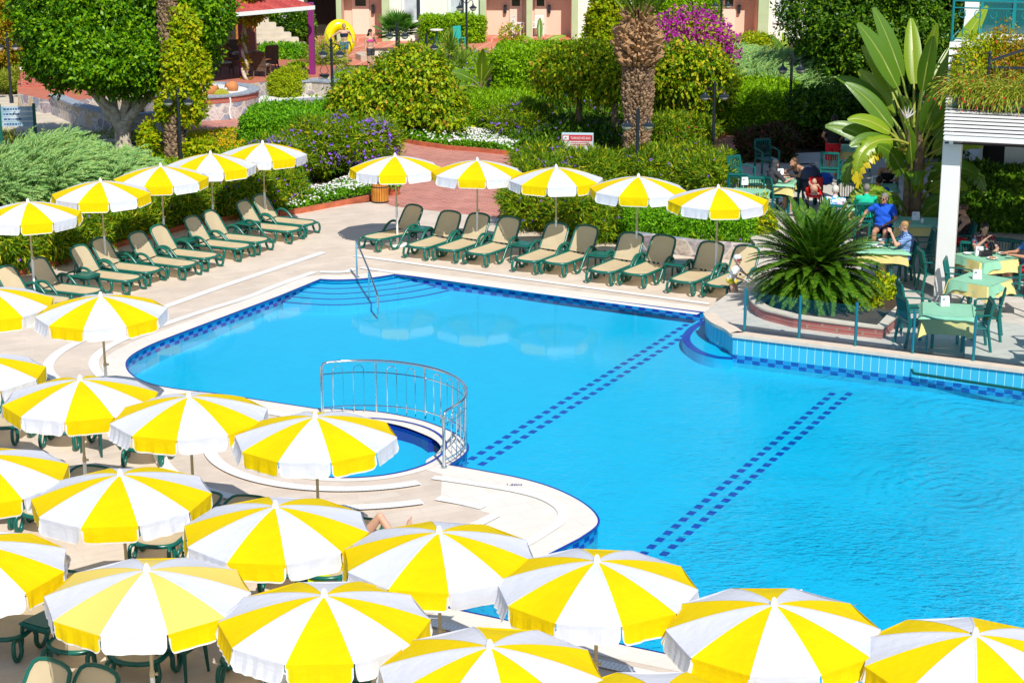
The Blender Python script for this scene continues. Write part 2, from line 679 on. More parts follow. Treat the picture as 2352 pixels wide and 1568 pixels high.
def uvmat(name):
    m, nt, b = newmat(name)
    tc = nd(nt, 'TexCoord')
    sp = nd(nt, 'SeparateXYZ')
    nt.links.new(tc.outputs['UV'], sp.inputs[0])
    return m, nt, b, sp


def mth(nt, op, a, b_=None, c=None):
    n = nd(nt, 'Math', operation=op)
    for i, q in enumerate((a, b_, c)):
        if q is None:
            continue
        if isinstance(q, (int, float)):
            n.inputs[i].default_value = q
        else:
            nt.links.new(q, n.inputs[i])
    return n.outputs[0]


def mixc(nt, f, a, b_):
    n = nd(nt, 'Mix', data_type='RGBA')
    nt.links.new(f, n.inputs[0])
    for i, q in ((6, a), (7, b_)):
        if isinstance(q, tuple):
            n.inputs[i].default_value = rgba(q)
        else:
            nt.links.new(q, n.inputs[i])
    return n.outputs[2]


# drain grating: white bars with dark slots between them, u metres along, v across 0..1
m, nt, b, sp = uvmat('grating')
fr = mth(nt, 'FRACT', mth(nt, 'MULTIPLY', sp.outputs[0], 1 / 0.055))
slot = mth(nt, 'GREATER_THAN', fr, 0.72)
inn = mth(nt, 'LESS_THAN', mth(nt, 'ABSOLUTE', mth(nt, 'SUBTRACT', mth(nt, 'FRACT', mth(nt, 'MULTIPLY', sp.outputs[1], 2.0)), 0.5)), 0.36)
nt.links.new(mixc(nt, mth(nt, 'MULTIPLY', slot, inn), (0.88, 0.87, 0.85), (0.62, 0.61, 0.59)), b.inputs['Base Color'])
b.inputs['Roughness'].default_value = 0.4

# pool wall tiles: u metres along, v = height; a band of two staggered rows of dark tiles near the water
m, nt, b, sp = uvmat('pool_wall_tile')
u, v = sp.outputs[0], sp.outputs[1]
TW, THh, V0 = 0.15, 0.075, -0.20
row = mth(nt, 'FLOOR', mth(nt, 'DIVIDE', mth(nt, 'SUBTRACT', v, V0), THh))
colm = mth(nt, 'FLOOR', mth(nt, 'DIVIDE', u, TW))
par = mth(nt, 'FLOORED_MODULO', mth(nt, 'ADD', row, colm), 2.0)
band = mth(nt, 'MULTIPLY', mth(nt, 'GREATER_THAN', v, V0), mth(nt, 'LESS_THAN', v, V0 + 2 * THh))
dark = mth(nt, 'MULTIPLY', band, mth(nt, 'GREATER_THAN', par, 0.5))
fu = mth(nt, 'FRACT', mth(nt, 'DIVIDE', u, TW))
grout = mth(nt, 'MULTIPLY', mth(nt, 'LESS_THAN', fu, 0.06), mth(nt, 'GREATER_THAN', v, -0.03))
c1 = mixc(nt, band, (0.05, 0.46, 0.66), (0.03, 0.30, 0.66))
c2 = mixc(nt, dark, c1, (0.003, 0.03, 0.36))
nt.links.new(mixc(nt, grout, c2, (0.55, 0.80, 0.85)), b.inputs['Base Color'])
b.inputs['Roughness'].default_value = 0.3

# pool floor: small pale blue mosaic
m, nt, b = newmat('pool_floor_tile')
n = nd(nt, 'TexNoise')
n.inputs['Scale'].default_value = 0.35
n.inputs['Detail'].default_value = 3
nt.links.new(objco(nt), n.inputs['Vector'])
br = nd(nt, 'TexBrick', offset=0.0)
br.inputs['Scale'].default_value = 1
br.inputs['Brick Width'].default_value = 0.3
br.inputs['Row Height'].default_value = 0.3
br.inputs['Mortar Size'].default_value = 0.006
for k, cc in (('Color1', (0.001, 0.515, 0.83)), ('Color2', (0.001, 0.535, 0.85)), ('Mortar', (0.006, 0.58, 0.88))):
    br.inputs[k].default_value = rgba(cc)
nt.links.new(objco(nt, rot=math.radians(27)), br.inputs['Vector'])
nt.links.new(br.outputs[0], b.inputs['Base Color'])
b.inputs['Roughness'].default_value = 0.5

# water: clear, faintly blue, Fresnel reflection, small wind ripples plus a few rings
m, nt, b = newmat('water')
nt.nodes.remove(b)
out = nt.nodes['Material Output']
co = objco(nt)
n1 = nd(nt, 'TexNoise')
n1.inputs['Scale'].default_value = 5.5
n1.inputs['Detail'].default_value = 3
n1.inputs['Distortion'].default_value = 0.6
n2 = nd(nt, 'TexNoise')
n2.inputs['Scale'].default_value = 0.35
for q in (n1, n2):
    nt.links.new(co, q.inputs['Vector'])
n3 = nd(nt, 'TexNoise')
n3.inputs['Scale'].default_value = 13
n3.inputs['Detail'].default_value = 2
mp3 = nd(nt, 'Mapping')
mp3.inputs['Scale'].default_value = (.6, 1.5, 1)
nt.links.new(co, mp3.inputs[0])
nt.links.new(mp3.outputs[0], n3.inputs['Vector'])
amp = ramp(nt, n2.outputs[0], [(0.35, (0.35, 0.35, 0.35)), (0.62, (1, 1, 1))])
geo = nd(nt, 'NewGeometry')


def rings(cx, cy, k, reach):
    d = nd(nt, 'VectorMath', operation='DISTANCE')
    nt.links.new(geo.outputs['Position'], d.inputs[0])
    d.inputs[1].default_value = (cx, cy, -0.04)
    s_ = mth(nt, 'SINE', mth(nt, 'MULTIPLY', mth(nt, 'ADD', d.outputs['Value'], mth(nt, 'MULTIPLY', n1.outputs[0], .35)), k))
    fade = nd(nt, 'MapRange')
    fade.inputs[1].default_value = 0.15
    fade.inputs[2].default_value = reach
    fade.inputs[3].default_value = 1
    fade.inputs[4].default_value = 0
    nt.links.new(d.outputs['Value'], fade.inputs[0])
    return mth(nt, 'MULTIPLY', s_, fade.outputs[0])


r1 = W(2215, 1085)
r2 = W(2240, 925)
rr = mth(nt, 'ADD', rings(r1.x, r1.y, 26, 1.9), rings(r2.x, r2.y, 22, 1.6))
spn = nd(nt, 'SeparateXYZ')
nt.links.new(geo.outputs['Position'], spn.inputs[0])
calm = nd(nt, 'MapRange')                     # the sheltered far corner is like glass, the open near end is ruffled
calm.interpolation_type = 'SMOOTHSTEP'
calm.inputs[1].default_value = -2.0
calm.inputs[2].default_value = 9.0
calm.inputs[3].default_value = 0.010
calm.inputs[4].default_value = 0.62
nt.links.new(mth(nt, 'SUBTRACT', spn.outputs[0], mth(nt, 'MULTIPLY', mth(nt, 'SUBTRACT', spn.outputs[1], 30.0), 0.5)), calm.inputs[0])
hgt = mth(nt, 'ADD', mth(nt, 'MULTIPLY', mth(nt, 'MULTIPLY', mth(nt, 'ADD', n1.outputs[0], mth(nt, 'MULTIPLY', n3.outputs[0], 0.8)), amp), calm.outputs[0]), mth(nt, 'MULTIPLY', mth(nt, 'MULTIPLY', rr, amp), 0.17))
bp = nd(nt, 'Bump')
bp.inputs['Strength'].default_value = 1.0
bp.inputs['Distance'].default_value = 0.045
nt.links.new(hgt, bp.inputs['Height'])
fz = nd(nt, 'Fresnel')
fz.inputs['IOR'].default_value = 1.33
nt.links.new(bp.outputs[0], fz.inputs['Normal'])
gl = nd(nt, 'BsdfGlossy')
gl.inputs['Roughness'].default_value = 0.02
nt.links.new(bp.outputs[0], gl.inputs['Normal'])
tr = nd(nt, 'BsdfTransparent')
tr.inputs[0].default_value = (0.62, 0.975, 1.0, 1)
mx = nd(nt, 'MixShader')
nt.links.new(mth(nt, 'MULTIPLY', fz.outputs[0], 0.9), mx.inputs[0])
nt.links.new(tr.outputs[0], mx.inputs[1])
nt.links.new(gl.outputs[0], mx.inputs[2])
nt.links.new(mx.outputs[0], out.inputs[0])

# clear glass panes, faintly green
m, nt, b = newmat('glass')
nt.nodes.remove(b)
fz = nd(nt, 'Fresnel')
fz.inputs['IOR'].default_value = 1.45
gl = nd(nt, 'BsdfGlossy')
gl.inputs['Roughness'].default_value = 0.01
tr = nd(nt, 'BsdfTransparent')
tr.inputs[0].default_value = (0.94, 0.985, 0.985, 1)
mx = nd(nt, 'MixShader')
nt.links.new(fz.outputs[0], mx.inputs[0])
nt.links.new(tr.outputs[0], mx.inputs[1])
nt.links.new(gl.outputs[0], mx.inputs[2])
nt.links.new(mx.outputs[0], nt.nodes['Material Output'].inputs[0])

# ================================================================ ground, deck, pool
from mathutils.geometry import tessellate_polygon


def sheet(name, outer, holes, z, m, kind='structure', z0=None, mside=None):
    """flat sheet with holes (lists of xy); optionally with a skirt down to z0 round the outer edge"""
    loops = [[Vector((p[0], p[1], 0)) for p in lp] for lp in [outer] + list(holes)]
    flat = [p for lp in loops for p in lp]
    tris = tessellate_polygon(loops)
    mb = MB()
    fs = []
    for t in tris:
        a, b_, c = (flat[i] for i in t)
        fs.append(t if (b_ - a).cross(c - a).z > 0 else (t[0], t[2], t[1]))
    mb.add([(p.x, p.y, z) for p in flat], fs)
    if z0 is not None:
        n = len(outer)
        mb.add([(p[0], p[1], z0) for p in outer] + [(p[0], p[1], z) for p in outer], [(i, (i + 1) % n, n + (i + 1) % n, n + i) for i in range(n)], 1 if mside else 0)
    o = mb.build(name, [m] + ([mside] if mside else []))
    return tag(o, kind=kind)


def uv_ribbon(name, rows, m, parent=None, closed=False, us=None):
    """quad ribbon between two 3D polylines, uv = (metres along, 0..1 across or the height when us='z')"""
    A, B = rows
    n = len(A)
    me = bpy.data.meshes.new(name)
    vs = [tuple(p) for p in A] + [tuple(p) for p in B]
    fs = [(i, (i + 1) % n, n + (i + 1) % n, n + i) for i in range(n if closed else n - 1)]
    me.from_pydata(vs, [], fs)
    d = [0.0]
    for i in range(1, n + 1):
        d.append(d[-1] + (Vector(A[i % n]) - Vector(A[i - 1])).length)
    uv = me.uv_layers.new(name='UVMap')
    for i, f in enumerate(fs):
        q = [(d[i], A[i]), (d[i + 1], A[(i + 1) % n]), (d[i + 1], B[(i + 1) % n]), (d[i], B[i])]
        for k, (uu, p) in enumerate(q):
            uv.data[i * 4 + k].uv = (uu, p[2] if us == 'z' else (0.0 if k < 2 else 1.0))
    for mm in (m if isinstance(m, list) else [m]):
        me.materials.append(MATS[mm])
    me.update()
    o = bpy.data.objects.new(name, me)
    COL.objects.link(o)
    if parent:
        o.parent = parent
    return o


def offset_line(pts, d, closed=False):
    """2D polyline moved d to its left"""
    P = [Vector((p[0], p[1])) for p in pts]
    n = len(P)
    out = []
    for i, p in enumerate(P):
        a = P[(i - 1) % n] if (closed or i) else p
        b = P[(i + 1) % n] if (closed or i < n - 1) else p
        t = (b - a)
        if t.length < 1e-6:
            t = Vector((1, 0))
        t.normalize()
        out.append(p + Vector((-t.y, t.x)) * d)
    return out


def xy(v):
    return (v[0], v[1])


POOL_Z = -0.95


def floor_z(p):
    return -0.22 - 0.028 * max(0.0, (far_corner.xy - Vector((p[0], p[1]))).dot(Vector((0.4513, 0.8924))))


def WF(x, y):
    p = W(x, y, -.4)
    for _ in range(6):
        p = W(x, y, floor_z(p))
    return p


WATER_Z = -0.045
far_corner = W(905, 630)
far_end = W(1617, 717)
bump = smooth_line([xy(W(x, y, WATER_Z)) for x, y in ((1621, 724), (1621, 752), (1638, 784), (1662, 798), (1684, 803))], 5)
wall_a, wall_b = W(1684, 803, WATER_Z), W(2352, 897, WATER_Z)
wdir = (wall_b - wall_a).normalized()
wall_end = wall_a + wdir * ((11.5 - wall_a.x) / wdir.x)
near_a, near_b = W(1025, 1396), W(1567, 1510)
ndir = (near_b - near_a).normalized()
near_end = near_a + ndir * ((11.5 - near_a.x) / ndir.x)
penin = smooth_line([xy(W(x, y)) for x, y in ((1030, 1068), (1120, 1084), (1200, 1100), (1270, 1121), (1330, 1150), (1366, 1180), (1370, 1206), (1330, 1236))], 5) + [xy(W(1225, 1290))]
curb = smooth_line([xy(W(x, y)) for x, y in ((725, 939), (800, 941), (880, 948), (960, 964), (1020, 985), (1058, 1005), (1073, 1026), (1062, 1046), (1030, 1068))], 5)
left = smooth_line([xy(W(x, y)) for x, y in ((480, 740), (400, 770), (345, 792), (303, 815), (288, 836), (300, 860), (338, 880), (400, 893), (500, 905), (600, 920), (725, 939))], 5)
entry = smooth_line([xy(W(x, y)) for x, y in ((905, 630), (875, 635), (840, 639.5), (798, 642), (765, 642.5), (735, 641))], 4)
POOL = ([xy(far_corner)] + entry[1:] + [xy(W(640, 680))] + left[:-1] + curb[:-1] + penin + [xy(near_a), xy(near_end), xy(wall_end)]
        + [xy(wall_a)] + list(reversed(bump))[1:] + [xy(far_end)])
POOL = [Vector(p) for p in POOL]
WC, WR = Vector((-2.52, 27.87)), 1.47            # round children's pool
wading = [WC + Vector((math.cos(a), math.sin(a))) * WR for a in (2 * math.pi * k / 48 for k in range(48))]

deck_far = [xy(W(x, y)) for x, y in ((-60, 662), (60, 628), (130, 608), (265, 568), (420, 527), (540, 502), (690, 489), (780, 472), (868, 462), (905, 474), (1140, 500), (1290, 530), (1445, 570), (1590, 590), (1725, 600))]
DECK = [(-16, 36.0)] + deck_far + [(13, 38.0), (13, 10), (-16, 10)]
sheet('pool_deck', DECK, [POOL, wading], 0.0, 'deck_tile')
gh = [(-16.5, 9.5), (13.5, 9.5), (13.5, 38), (-16.5, 38)]
# garden earth: one sheet out to the horizon with the pool's excavation left open under the deck
hole = [tuple(p) for p in offset_line(DECK, 0.25 if sum(DECK[i - 1][0] * DECK[i][1] - DECK[i][0] * DECK[i - 1][1] for i in range(len(DECK))) > 0 else -0.25, True)]
sheet('ground', [(-900, -200), (900, -200), (900, 1500), (-900, 1500)], [hole], -0.03, 'soil')

# coping: paler stone round the water, and round the children's pool
cop = offset_line(POOL, -0.42, True)
n = len(POOL)
mb = MB()
skip_from = len([xy(far_corner)] + entry[1:] + [0] + left[:-1] + curb[:-1] + penin) + 2
for i in range(n):
    j = (i + 1) % n
    if skip_from - 1 <= i < n - 1:
        continue
    mb.add([(POOL[i].x, POOL[i].y, .004), (POOL[j].x, POOL[j].y, .004), (cop[j].x, cop[j].y, .004), (cop[i].x, cop[i].y, .004)], [(0, 3, 2, 1)])
tag(mb.build('pool_coping', 'deck_pale'), kind='structure')
mb = MB()
for k in range(48):
    a, b_ = 2 * math.pi * k / 48, 2 * math.pi * (k + 1) / 48
    P = [WC + Vector((math.cos(q), math.sin(q))) * r_ for q, r_ in ((a, WR), (b_, WR), (b_, WR + .16), (a, WR + .16))]
    mb.add([(p.x, p.y, .008) for p in P], [(0, 3, 2, 1)])
tag(mb.build('wading_pool_coping', 'deck_pale'), kind='structure')
pen_sheet = [xy(W(x, y)) for x, y in ((1012, 1150), (1015, 1090), (1120, 1100), (1250, 1128), (1310, 1160), (1320, 1195), (1240, 1250), (1150, 1290), (1060, 1290), (1080, 1215), (1140, 1182))]
sheet('peninsula_paving', pen_sheet, [], 0.0025, 'deck_pale')

# basin: walls, floor, dark tile nosing at the rim
uv_ribbon('pool_wall', ([(p.x, p.y, POOL_Z) for p in POOL], [(p.x, p.y, 0.0) for p in POOL]), 'pool_wall_tile', closed=True, us='z')['kind'] = 'structure'
fl = sheet('pool_floor', offset_line(POOL, -0.01, True), [], 0, 'pool_floor_tile')
for v_ in fl.data.vertices:
    v_.co.z = floor_z(v_.co)
inner = offset_line(POOL, 0.03, True)
mb = MB()
for i in range(n):
    j = (i + 1) % n
    if skip_from - 1 <= i < n - 1:
        continue
    mb.add([(POOL[i].x, POOL[i].y, .009), (POOL[j].x, POOL[j].y, .009), (inner[j].x, inner[j].y, .009), (inner[i].x, inner[i].y, .009),
            (inner[j].x, inner[j].y, -.012), (inner[i].x, inner[i].y, -.012)], [(0, 1, 2, 3), (3, 2, 4, 5)])
tag(mb.build('pool_rim', 'blue_nosing'), kind='structure')
sheet('pool_water', POOL, [], WATER_Z, 'water')

uv_ribbon('wading_pool_wall', ([(p.x, p.y, -0.30) for p in wading], [(p.x, p.y, 0.0) for p in wading]), 'blue_nosing', closed=True, us='z')['kind'] = 'structure'
sheet('wading_pool_floor', [WC + (p - WC) * 1.01 for p in wading], [], -0.24, 'pool_floor_tile')
sheet('wading_pool_water', wading, [], WATER_Z, 'water')
mb = MB()
for k in range(48):
    a, b_ = 2 * math.pi * k / 48, 2 * math.pi * (k + 1) / 48
    P = [WC + Vector((math.cos(q), math.sin(q))) * r_ for q, r_ in ((a, WR - .03), (b_, WR - .03), (b_, WR + .02), (a, WR + .02))]
    mb.add([(p.x, p.y, .012) for p in P], [(0, 1, 2, 3)])
# blue tiled seat blocks along the back of the children's pool
for a in (62, 50, 38, 26):
    q = math.radians(a)
    c = WC + Vector((math.cos(q), math.sin(q))) * (WR - .12)
    mb.box((c.x, c.y, -.15), (.24, .28, .22), rz=q)
tag(mb.build('wading_pool_rim', 'blue_nosing'), kind='structure')

# entry steps in the far corner: nested treads under water, each with a dark nosing
step_lines = [
    [(723, 650), (784, 653), (860, 648), (917, 638)],
    [(703, 661), (784, 664), (880, 656), (947, 645)],
    [(687, 671), (784, 676), (900, 665), (979, 653)],
    [(668, 683), (784, 688.5), (920, 675), (1005, 660)],
    [(650, 695), (784, 701.5), (940, 686), (1034, 668)]]
mb, mn = MB(), MB()
for i, ln in enumerate(step_lines):
    z = -0.055 - 0.016 * i
    arc = smooth_line([xy(W(x, y, z)) for x, y in ln], 6)
    back = [xy(p) for p in offset_line(entry, -0.02)]
    mb.prism([tuple(p) for p in arc] + [tuple(p) for p in back], POOL_Z, z)
    mn.strip(arc, 0.07, z + .004, left=1.0)
tag(mb.build('pool_steps', 'pool_floor_tile'), kind='structure')
tag(mn.build('step_nosings', 'blue_dash'), kind='structure')
# rounded step at the foot of the terrace corner
arc = smooth_line([xy(W(x, y, -.1)) for x, y in ((1612, 736), (1583, 752), (1567, 772), (1572, 790), (1600, 810), (1640, 822), (1683, 826))], 5)
mb, mn = MB(), MB()
mb.prism([tuple(p) for p in arc] + [tuple(p) for p in reversed(bump)], POOL_Z, -.1)
mn.strip(arc, 0.16, -.096, left=1.0)
tag(mb.build('corner_step', 'pool_floor_tile'), kind='structure')
tag(mn.build('corner_step_nosing', 'blue_dash'), kind='structure')

# lane markings: double rows of dark tiles on the floor
LD = Vector((0.4513, 0.8924))
LN = Vector((0.8924, -0.4513))
mb = MB()
for a, b_ in (((1082, 1068), (1606, 738)), ((1478, 1292), (1938, 898))):
    A, B_ = WF(*a).xy, WF(*b_).xy
    d = (B_ - A).normalized()
    nn = Vector((d.y, -d.x))
    k, L = 0, (B_ - A).length
    t = 0.0
    while t < L:
        for r_ in (-1, 1):
            c = A + d * (t + (0.14 if r_ > 0 else 0)) + nn * r_ * 0.135
            mb.box((c.x, c.y, floor_z(c) + .004), (.115, .15, .006), rz=math.atan2(d.y, d.x) - math.pi / 2, rx=math.atan(-.028) * -1)
        t += 0.285
tag(mb.build('lane_markings', 'blue_dash'), kind='structure')
# underwater lamps and inlets
for x, y, s_ in ((472, 757, .16), (1138, 673, .17), (1392, 706, .16)):
    pass

# drain gratings: two white bands that follow the pool edge
def band(name, px, w, z=.012, n_=6, lab=None):
    band.n += 1
    z = .010 + .0016 * band.n
    P = smooth_line([xy(W(x, y)) for x, y in px], n_)
    A = offset_line(P, w / 2)
    B_ = offset_line(P, -w / 2)
    o = uv_ribbon(name, ([(p.x, p.y, z) for p in B_], [(p.x, p.y, z) for p in A]), 'grating')
    return tag(o, kind='structure')


band.n = 0
band('drain_grating', [(743, 580), (640, 615), (500, 662), (383, 704), (300, 733), (233, 763), (175, 788), (133, 812), (110, 840), (122, 866), (165, 890), (260, 925)], .20)
band('drain_grating', [(723, 625), (640, 655), (567, 684), (480, 711), (400, 738), (330, 763), (270, 786), (228, 812), (215, 838), (235, 866), (280, 886), (350, 905), (480, 925), (600, 945), (700, 962)], .18)
band('drain_grating', [(815, 588), (1000, 613), (1260, 649), (1630, 699)], .16)
band('drain_grating', [(830, 616), (1000, 640), (1260, 676), (1604, 722)], .16, z=.016)
band('drain_grating', [(735, 626), (790, 626), (815, 618)], .18, z=.02)
band('drain_grating', [(995, 1098), (1090, 1112), (1184, 1128), (1250, 1146), (1290, 1172), (1288, 1198), (1250, 1225), (1205, 1252), (1120, 1296), (1000, 1360)], .16)
band('drain_grating', [(1004, 1146), (1060, 1156), (1111, 1168)], .17, z=.02)
band('drain_grating', [(1140, 1184), (1110, 1199), (1075, 1216), (980, 1262)], .17, z=.02)
band('drain_grating', [(900, 1412), (1045, 1446), (1210, 1487), (1440, 1540), (1700, 1598)], .18)
band('drain_grating', [(850, 1452), (1045, 1496), (1250, 1548), (1440, 1592)], .16)
for r_, a0, a1, z_ in ((WR + .84, 152, 300, .030), (WR + 1.62, 158, 296, .033)):
    P = [WC + Vector((0, .3)) + Vector((math.cos(math.radians(a)), math.sin(math.radians(a)))) * r_ for a in range(a0, a1, 3)]
    A, B_ = offset_line(P, .1), offset_line(P, -.1)
    tag(uv_ribbon('drain_grating', ([(p.x, p.y, z_) for p in B_], [(p.x, p.y, z_) for p in A]), 'grating'), kind='structure')
# ================================================================ terrace, paths, kerbs
TZ = 0.32
TERR = ([xy(W(x, y, TZ)) for x, y in ((1690, 765), (1668, 757), (1643, 745), (1627, 733), (1621, 722), (1630, 706), (1650, 690), (1675, 672), (1705, 648), (1730, 606), (1735, 560), (1660, 470), (1650, 430), (1690, 385), (1760, 352), (1830, 352), (1920, 348), (2000, 342))]
        + [(18, 54), (18, 30.0)])
t_end = W(2352, 852, TZ)
t_a = W(1684, 770, TZ)
td = (t_end - t_a).normalized()
TERR = [xy(t_a)] + TERR[1:-1] + [xy(t_a + td * ((18 - t_a.x) / td.x))]
TERR = list(reversed(TERR))
sheet('terrace_floor', TERR, [], TZ, 'terrace_tile', z0=-0.03)
# tiled face of the terrace above the water
face = [xy(t_a + td * ((11.5 - t_a.x) / td.x)), xy(t_a)] + [xy(W(x, y, TZ)) for x, y in ((1668, 757), (1643, 745), (1627, 733), (1621, 722))]
pts = [Vector(face[0])] + [Vector(p) for p in smooth_line(face[1:], 5)]
fo = offset_line(pts, 0.012)
uv_ribbon('terrace_face', ([(p.x, p.y, POOL_Z) for p in fo], [(p.x, p.y, TZ - .001) for p in fo]), 'pool_wall_tile', us='z')['kind'] = 'structure'
mb = MB()
A, B_ = offset_line(pts, .05), offset_line(pts, -.22)
for i in range(len(pts) - 1):
    q = [A[i], A[i + 1], B_[i + 1], B_[i]]
    mb.add([(p.x, p.y, TZ + .03) for p in q] + [(p.x, p.y, TZ - .03) for p in q], [(0, 3, 2, 1), (0, 1, 5, 4), (2, 3, 7, 6)])
tag(mb.build('terrace_coping', 'coping_stone'), kind='structure')

sheet('brick_path', [xy(W(x, y)) for x, y in ((868, 462), (905, 474), (1140, 500), (1165, 470), (1172, 420), (1180, 375), (1172, 356), (1100, 349), (1030, 343), (965, 334), (905, 322), (870, 330), (882, 360), (890, 400), (868, 440))][::-1], [], .002, 'path_brick')
sheet('garden_path', [xy(W(x, y)) for x, y in ((425, 322), (560, 326), (560, 300), (700, 275), (800, 268), (850, 262), (860, 222), (760, 232), (690, 240), (590, 255), (520, 272), (430, 276))][::-1], [], .002, 'path_brick')
sheet('side_path', [xy(W(x, y)) for x, y in ((1540, 362), (1600, 352), (1680, 352), (1790, 330), (1800, 292), (1740, 298), (1680, 308), (1620, 322), (1540, 345))], [], .002, 'path_brick')
sheet('promenade', [xy(W(x, y)) for x, y in ((690, 118), (780, 150), (880, 152), (1010, 122), (1110, 122), (1400, 128), (1800, 122), (1800, 60), (690, 52))][::-1], [], .003, 'red_tile')
sheet('entrance_path', [xy(W(x, y)) for x, y in ((-120, 222), (140, 215), (210, 235), (240, 300), (330, 330), (150, 320), (-120, 300))][::-1], [], .004, 'concrete')
sheet('service_path', [xy(W(x, y)) for x, y in ((640, 150), (700, 168), (780, 172), (790, 118), (700, 112))], [], .005, 'concrete')


def kerb(name, px, label, w=.12, h=.12):
    mb = MB()
    mb.wall([xy(W(x, y)) for x, y in px], -.02, h, w)
    return tag(mb.build(name, 'kerb_red'), label, 'kerb')


kerb('brick_kerb', [(640, 497), (690, 489), (780, 472), (868, 455)], 'red kerb edging the flower bed left of the slatted barrel')
kerb('brick_kerb', [(905, 322), (965, 334), (1030, 343), (1100, 349), (1172, 356)], 'red kerb at the far end of the brick path, below white flowers')
kerb('brick_kerb', [(-40, 655), (60, 628), (130, 608), (265, 568), (420, 527), (540, 502), (640, 497)], 'red kerb behind the left row of loungers, mostly under the hedge')
kerb('brick_kerb', [(1540, 345), (1620, 322), (1680, 308), (1740, 298)], 'red kerb along the small side path near the litter bin')
# ================================================================ parasols
YEL = (0.88, 0.66, 0.0)
fabric('cloth_yellow', YEL, 0.22, weave=7, col2=(0.86, 0.62, 0.0), nscale=2)
fabric('cloth_white', (0.74, 0.76, 0.83), 0.24, weave=7, col2=(0.71, 0.74, 0.82), nscale=2)
fabric('piping_white', (0.80, 0.80, 0.78), 0.2)
fabric('cloth_pale_yellow', (0.88, 0.68, 0.16), 0.22)
mat('pole_beige', (0.58, 0.47, 0.28), rough=0.4, var=0.15)
mat('plastic_white', (0.85, 0.85, 0.84), rough=0.35)
mat('metal_grey', (0.5, 0.5, 0.5), rough=0.35, metal=0.8)
UR, UZ = 1.06, 2.13
NP = 10


def canopy_z(r):
    return UZ - 0.27 * (r / UR) ** 1.55


def make_canopy(seed, lift=None):
    """ten panels, rounded over the ribs, and ten valance flaps with a white bound edge"""
    rg = random.Random(seed)
    top, val = MB(), MB()
    for k in range(NP):
        a0 = (k - .5) * 2 * math.pi / NP - math.pi / 2
        a1 = (k + .5) * 2 * math.pi / NP - math.pi / 2
        mi = k % 2
        nr, nc = 9, 6
        grid = []
        for i in range(nr + 1):
            r = UR * max(i / nr, 0.015)
            row = []
            for j in range(nc + 1):
                t = j / nc
                p0 = Vector((r * math.cos(a0), r * math.sin(a0)))
                p1 = Vector((r * math.cos(a1), r * math.sin(a1)))
                p = p0.lerp(p1, t)
                sag = 0.018 * math.sin(math.pi * t) * (i / nr) ** 1.5
                row.append((p.x * (1 - sag * .6), p.y * (1 - sag * .6), canopy_z(r) - sag * (0.5 + 0.5 * i / nr)))
            grid.append(row)
        vs = [p for row in grid for p in row]
        w = nc + 1
        top.add(vs, [(i * w + j, (i + 1) * w + j, (i + 1) * w + j + 1, i * w + j + 1) for i in range(nr) for j in range(nc)], mi)
        # seam tape
        L = [(g[0][0], g[0][1], g[0][2] + .003) for g in grid]
        ca, sa = math.cos(a0 + math.pi / 2) * .007, math.sin(a0 + math.pi / 2) * .007
        A = [(x - ca, y - sa, z) for x, y, z in L]
        B_ = [(x + ca, y + sa, z) for x, y, z in L]
        n = len(L)
        top.add(A + B_, [(i, i + 1, n + i + 1, n + i) for i in range(n - 1)], 0)
        # flap
        am = (a0 + a1) / 2
        out = Vector((math.cos(am), math.sin(am), 0))
        e0, e1 = Vector(grid[-1][0]), Vector(grid[-1][-1])
        H = 0.205 * rg.uniform(.95, 1.05)
        flare = rg.uniform(-.02, .05)
        if lift and k in lift:
            flare = lift[k]
        ph, am_, f_ = rg.uniform(0, 6), rg.uniform(.004, .014), rg.choice([2.0, 3.0, 5.0])
        us = [0, .012, .03, .06, .11, .2, .3, .4, .5, .6, .7, .8, .89, .94, .97, .988, 1]
        vsn = [0, .25, .5, .75, .92, 1.0]
        G = []
        for v in vsn:
            row = []
            for u in us:
                e = max(0, abs(2 * u - 1) - .80) / .20
                hh = H * (1 - .34 * e ** 2.6)
                q = e0.lerp(e1, .012 + u * .976)
                base = canopy_z(UR)
                q.z = base + (q.z - base) * 1.0
                rip = am_ * v * (math.sin(u * f_ * 6.28 + ph) + .5 * math.sin(u * f_ * 2.7 * 6.28 + ph * 2))
                sx = v * hh
                row.append(q + out * (flare * v * v * 1.0 + rip) + Vector((0, 0, -sx * math.sqrt(max(.02, 1 - min(.98, (flare / H) ** 2))))))
            G.append(row)
        w = len(us)
        fs, ms = [], []
        vsl = [p for row in G for p in row]
        for i in range(len(vsn) - 1):
            for j in range(w - 1):
                edge = (i == len(vsn) - 2) or (i > 0 and (j <= 1 or j >= w - 3))
                val.add([G[i][j], G[i + 1][j], G[i + 1][j + 1], G[i][j + 1]], [(0, 1, 2, 3)], 2 if edge else mi)
    return top, val


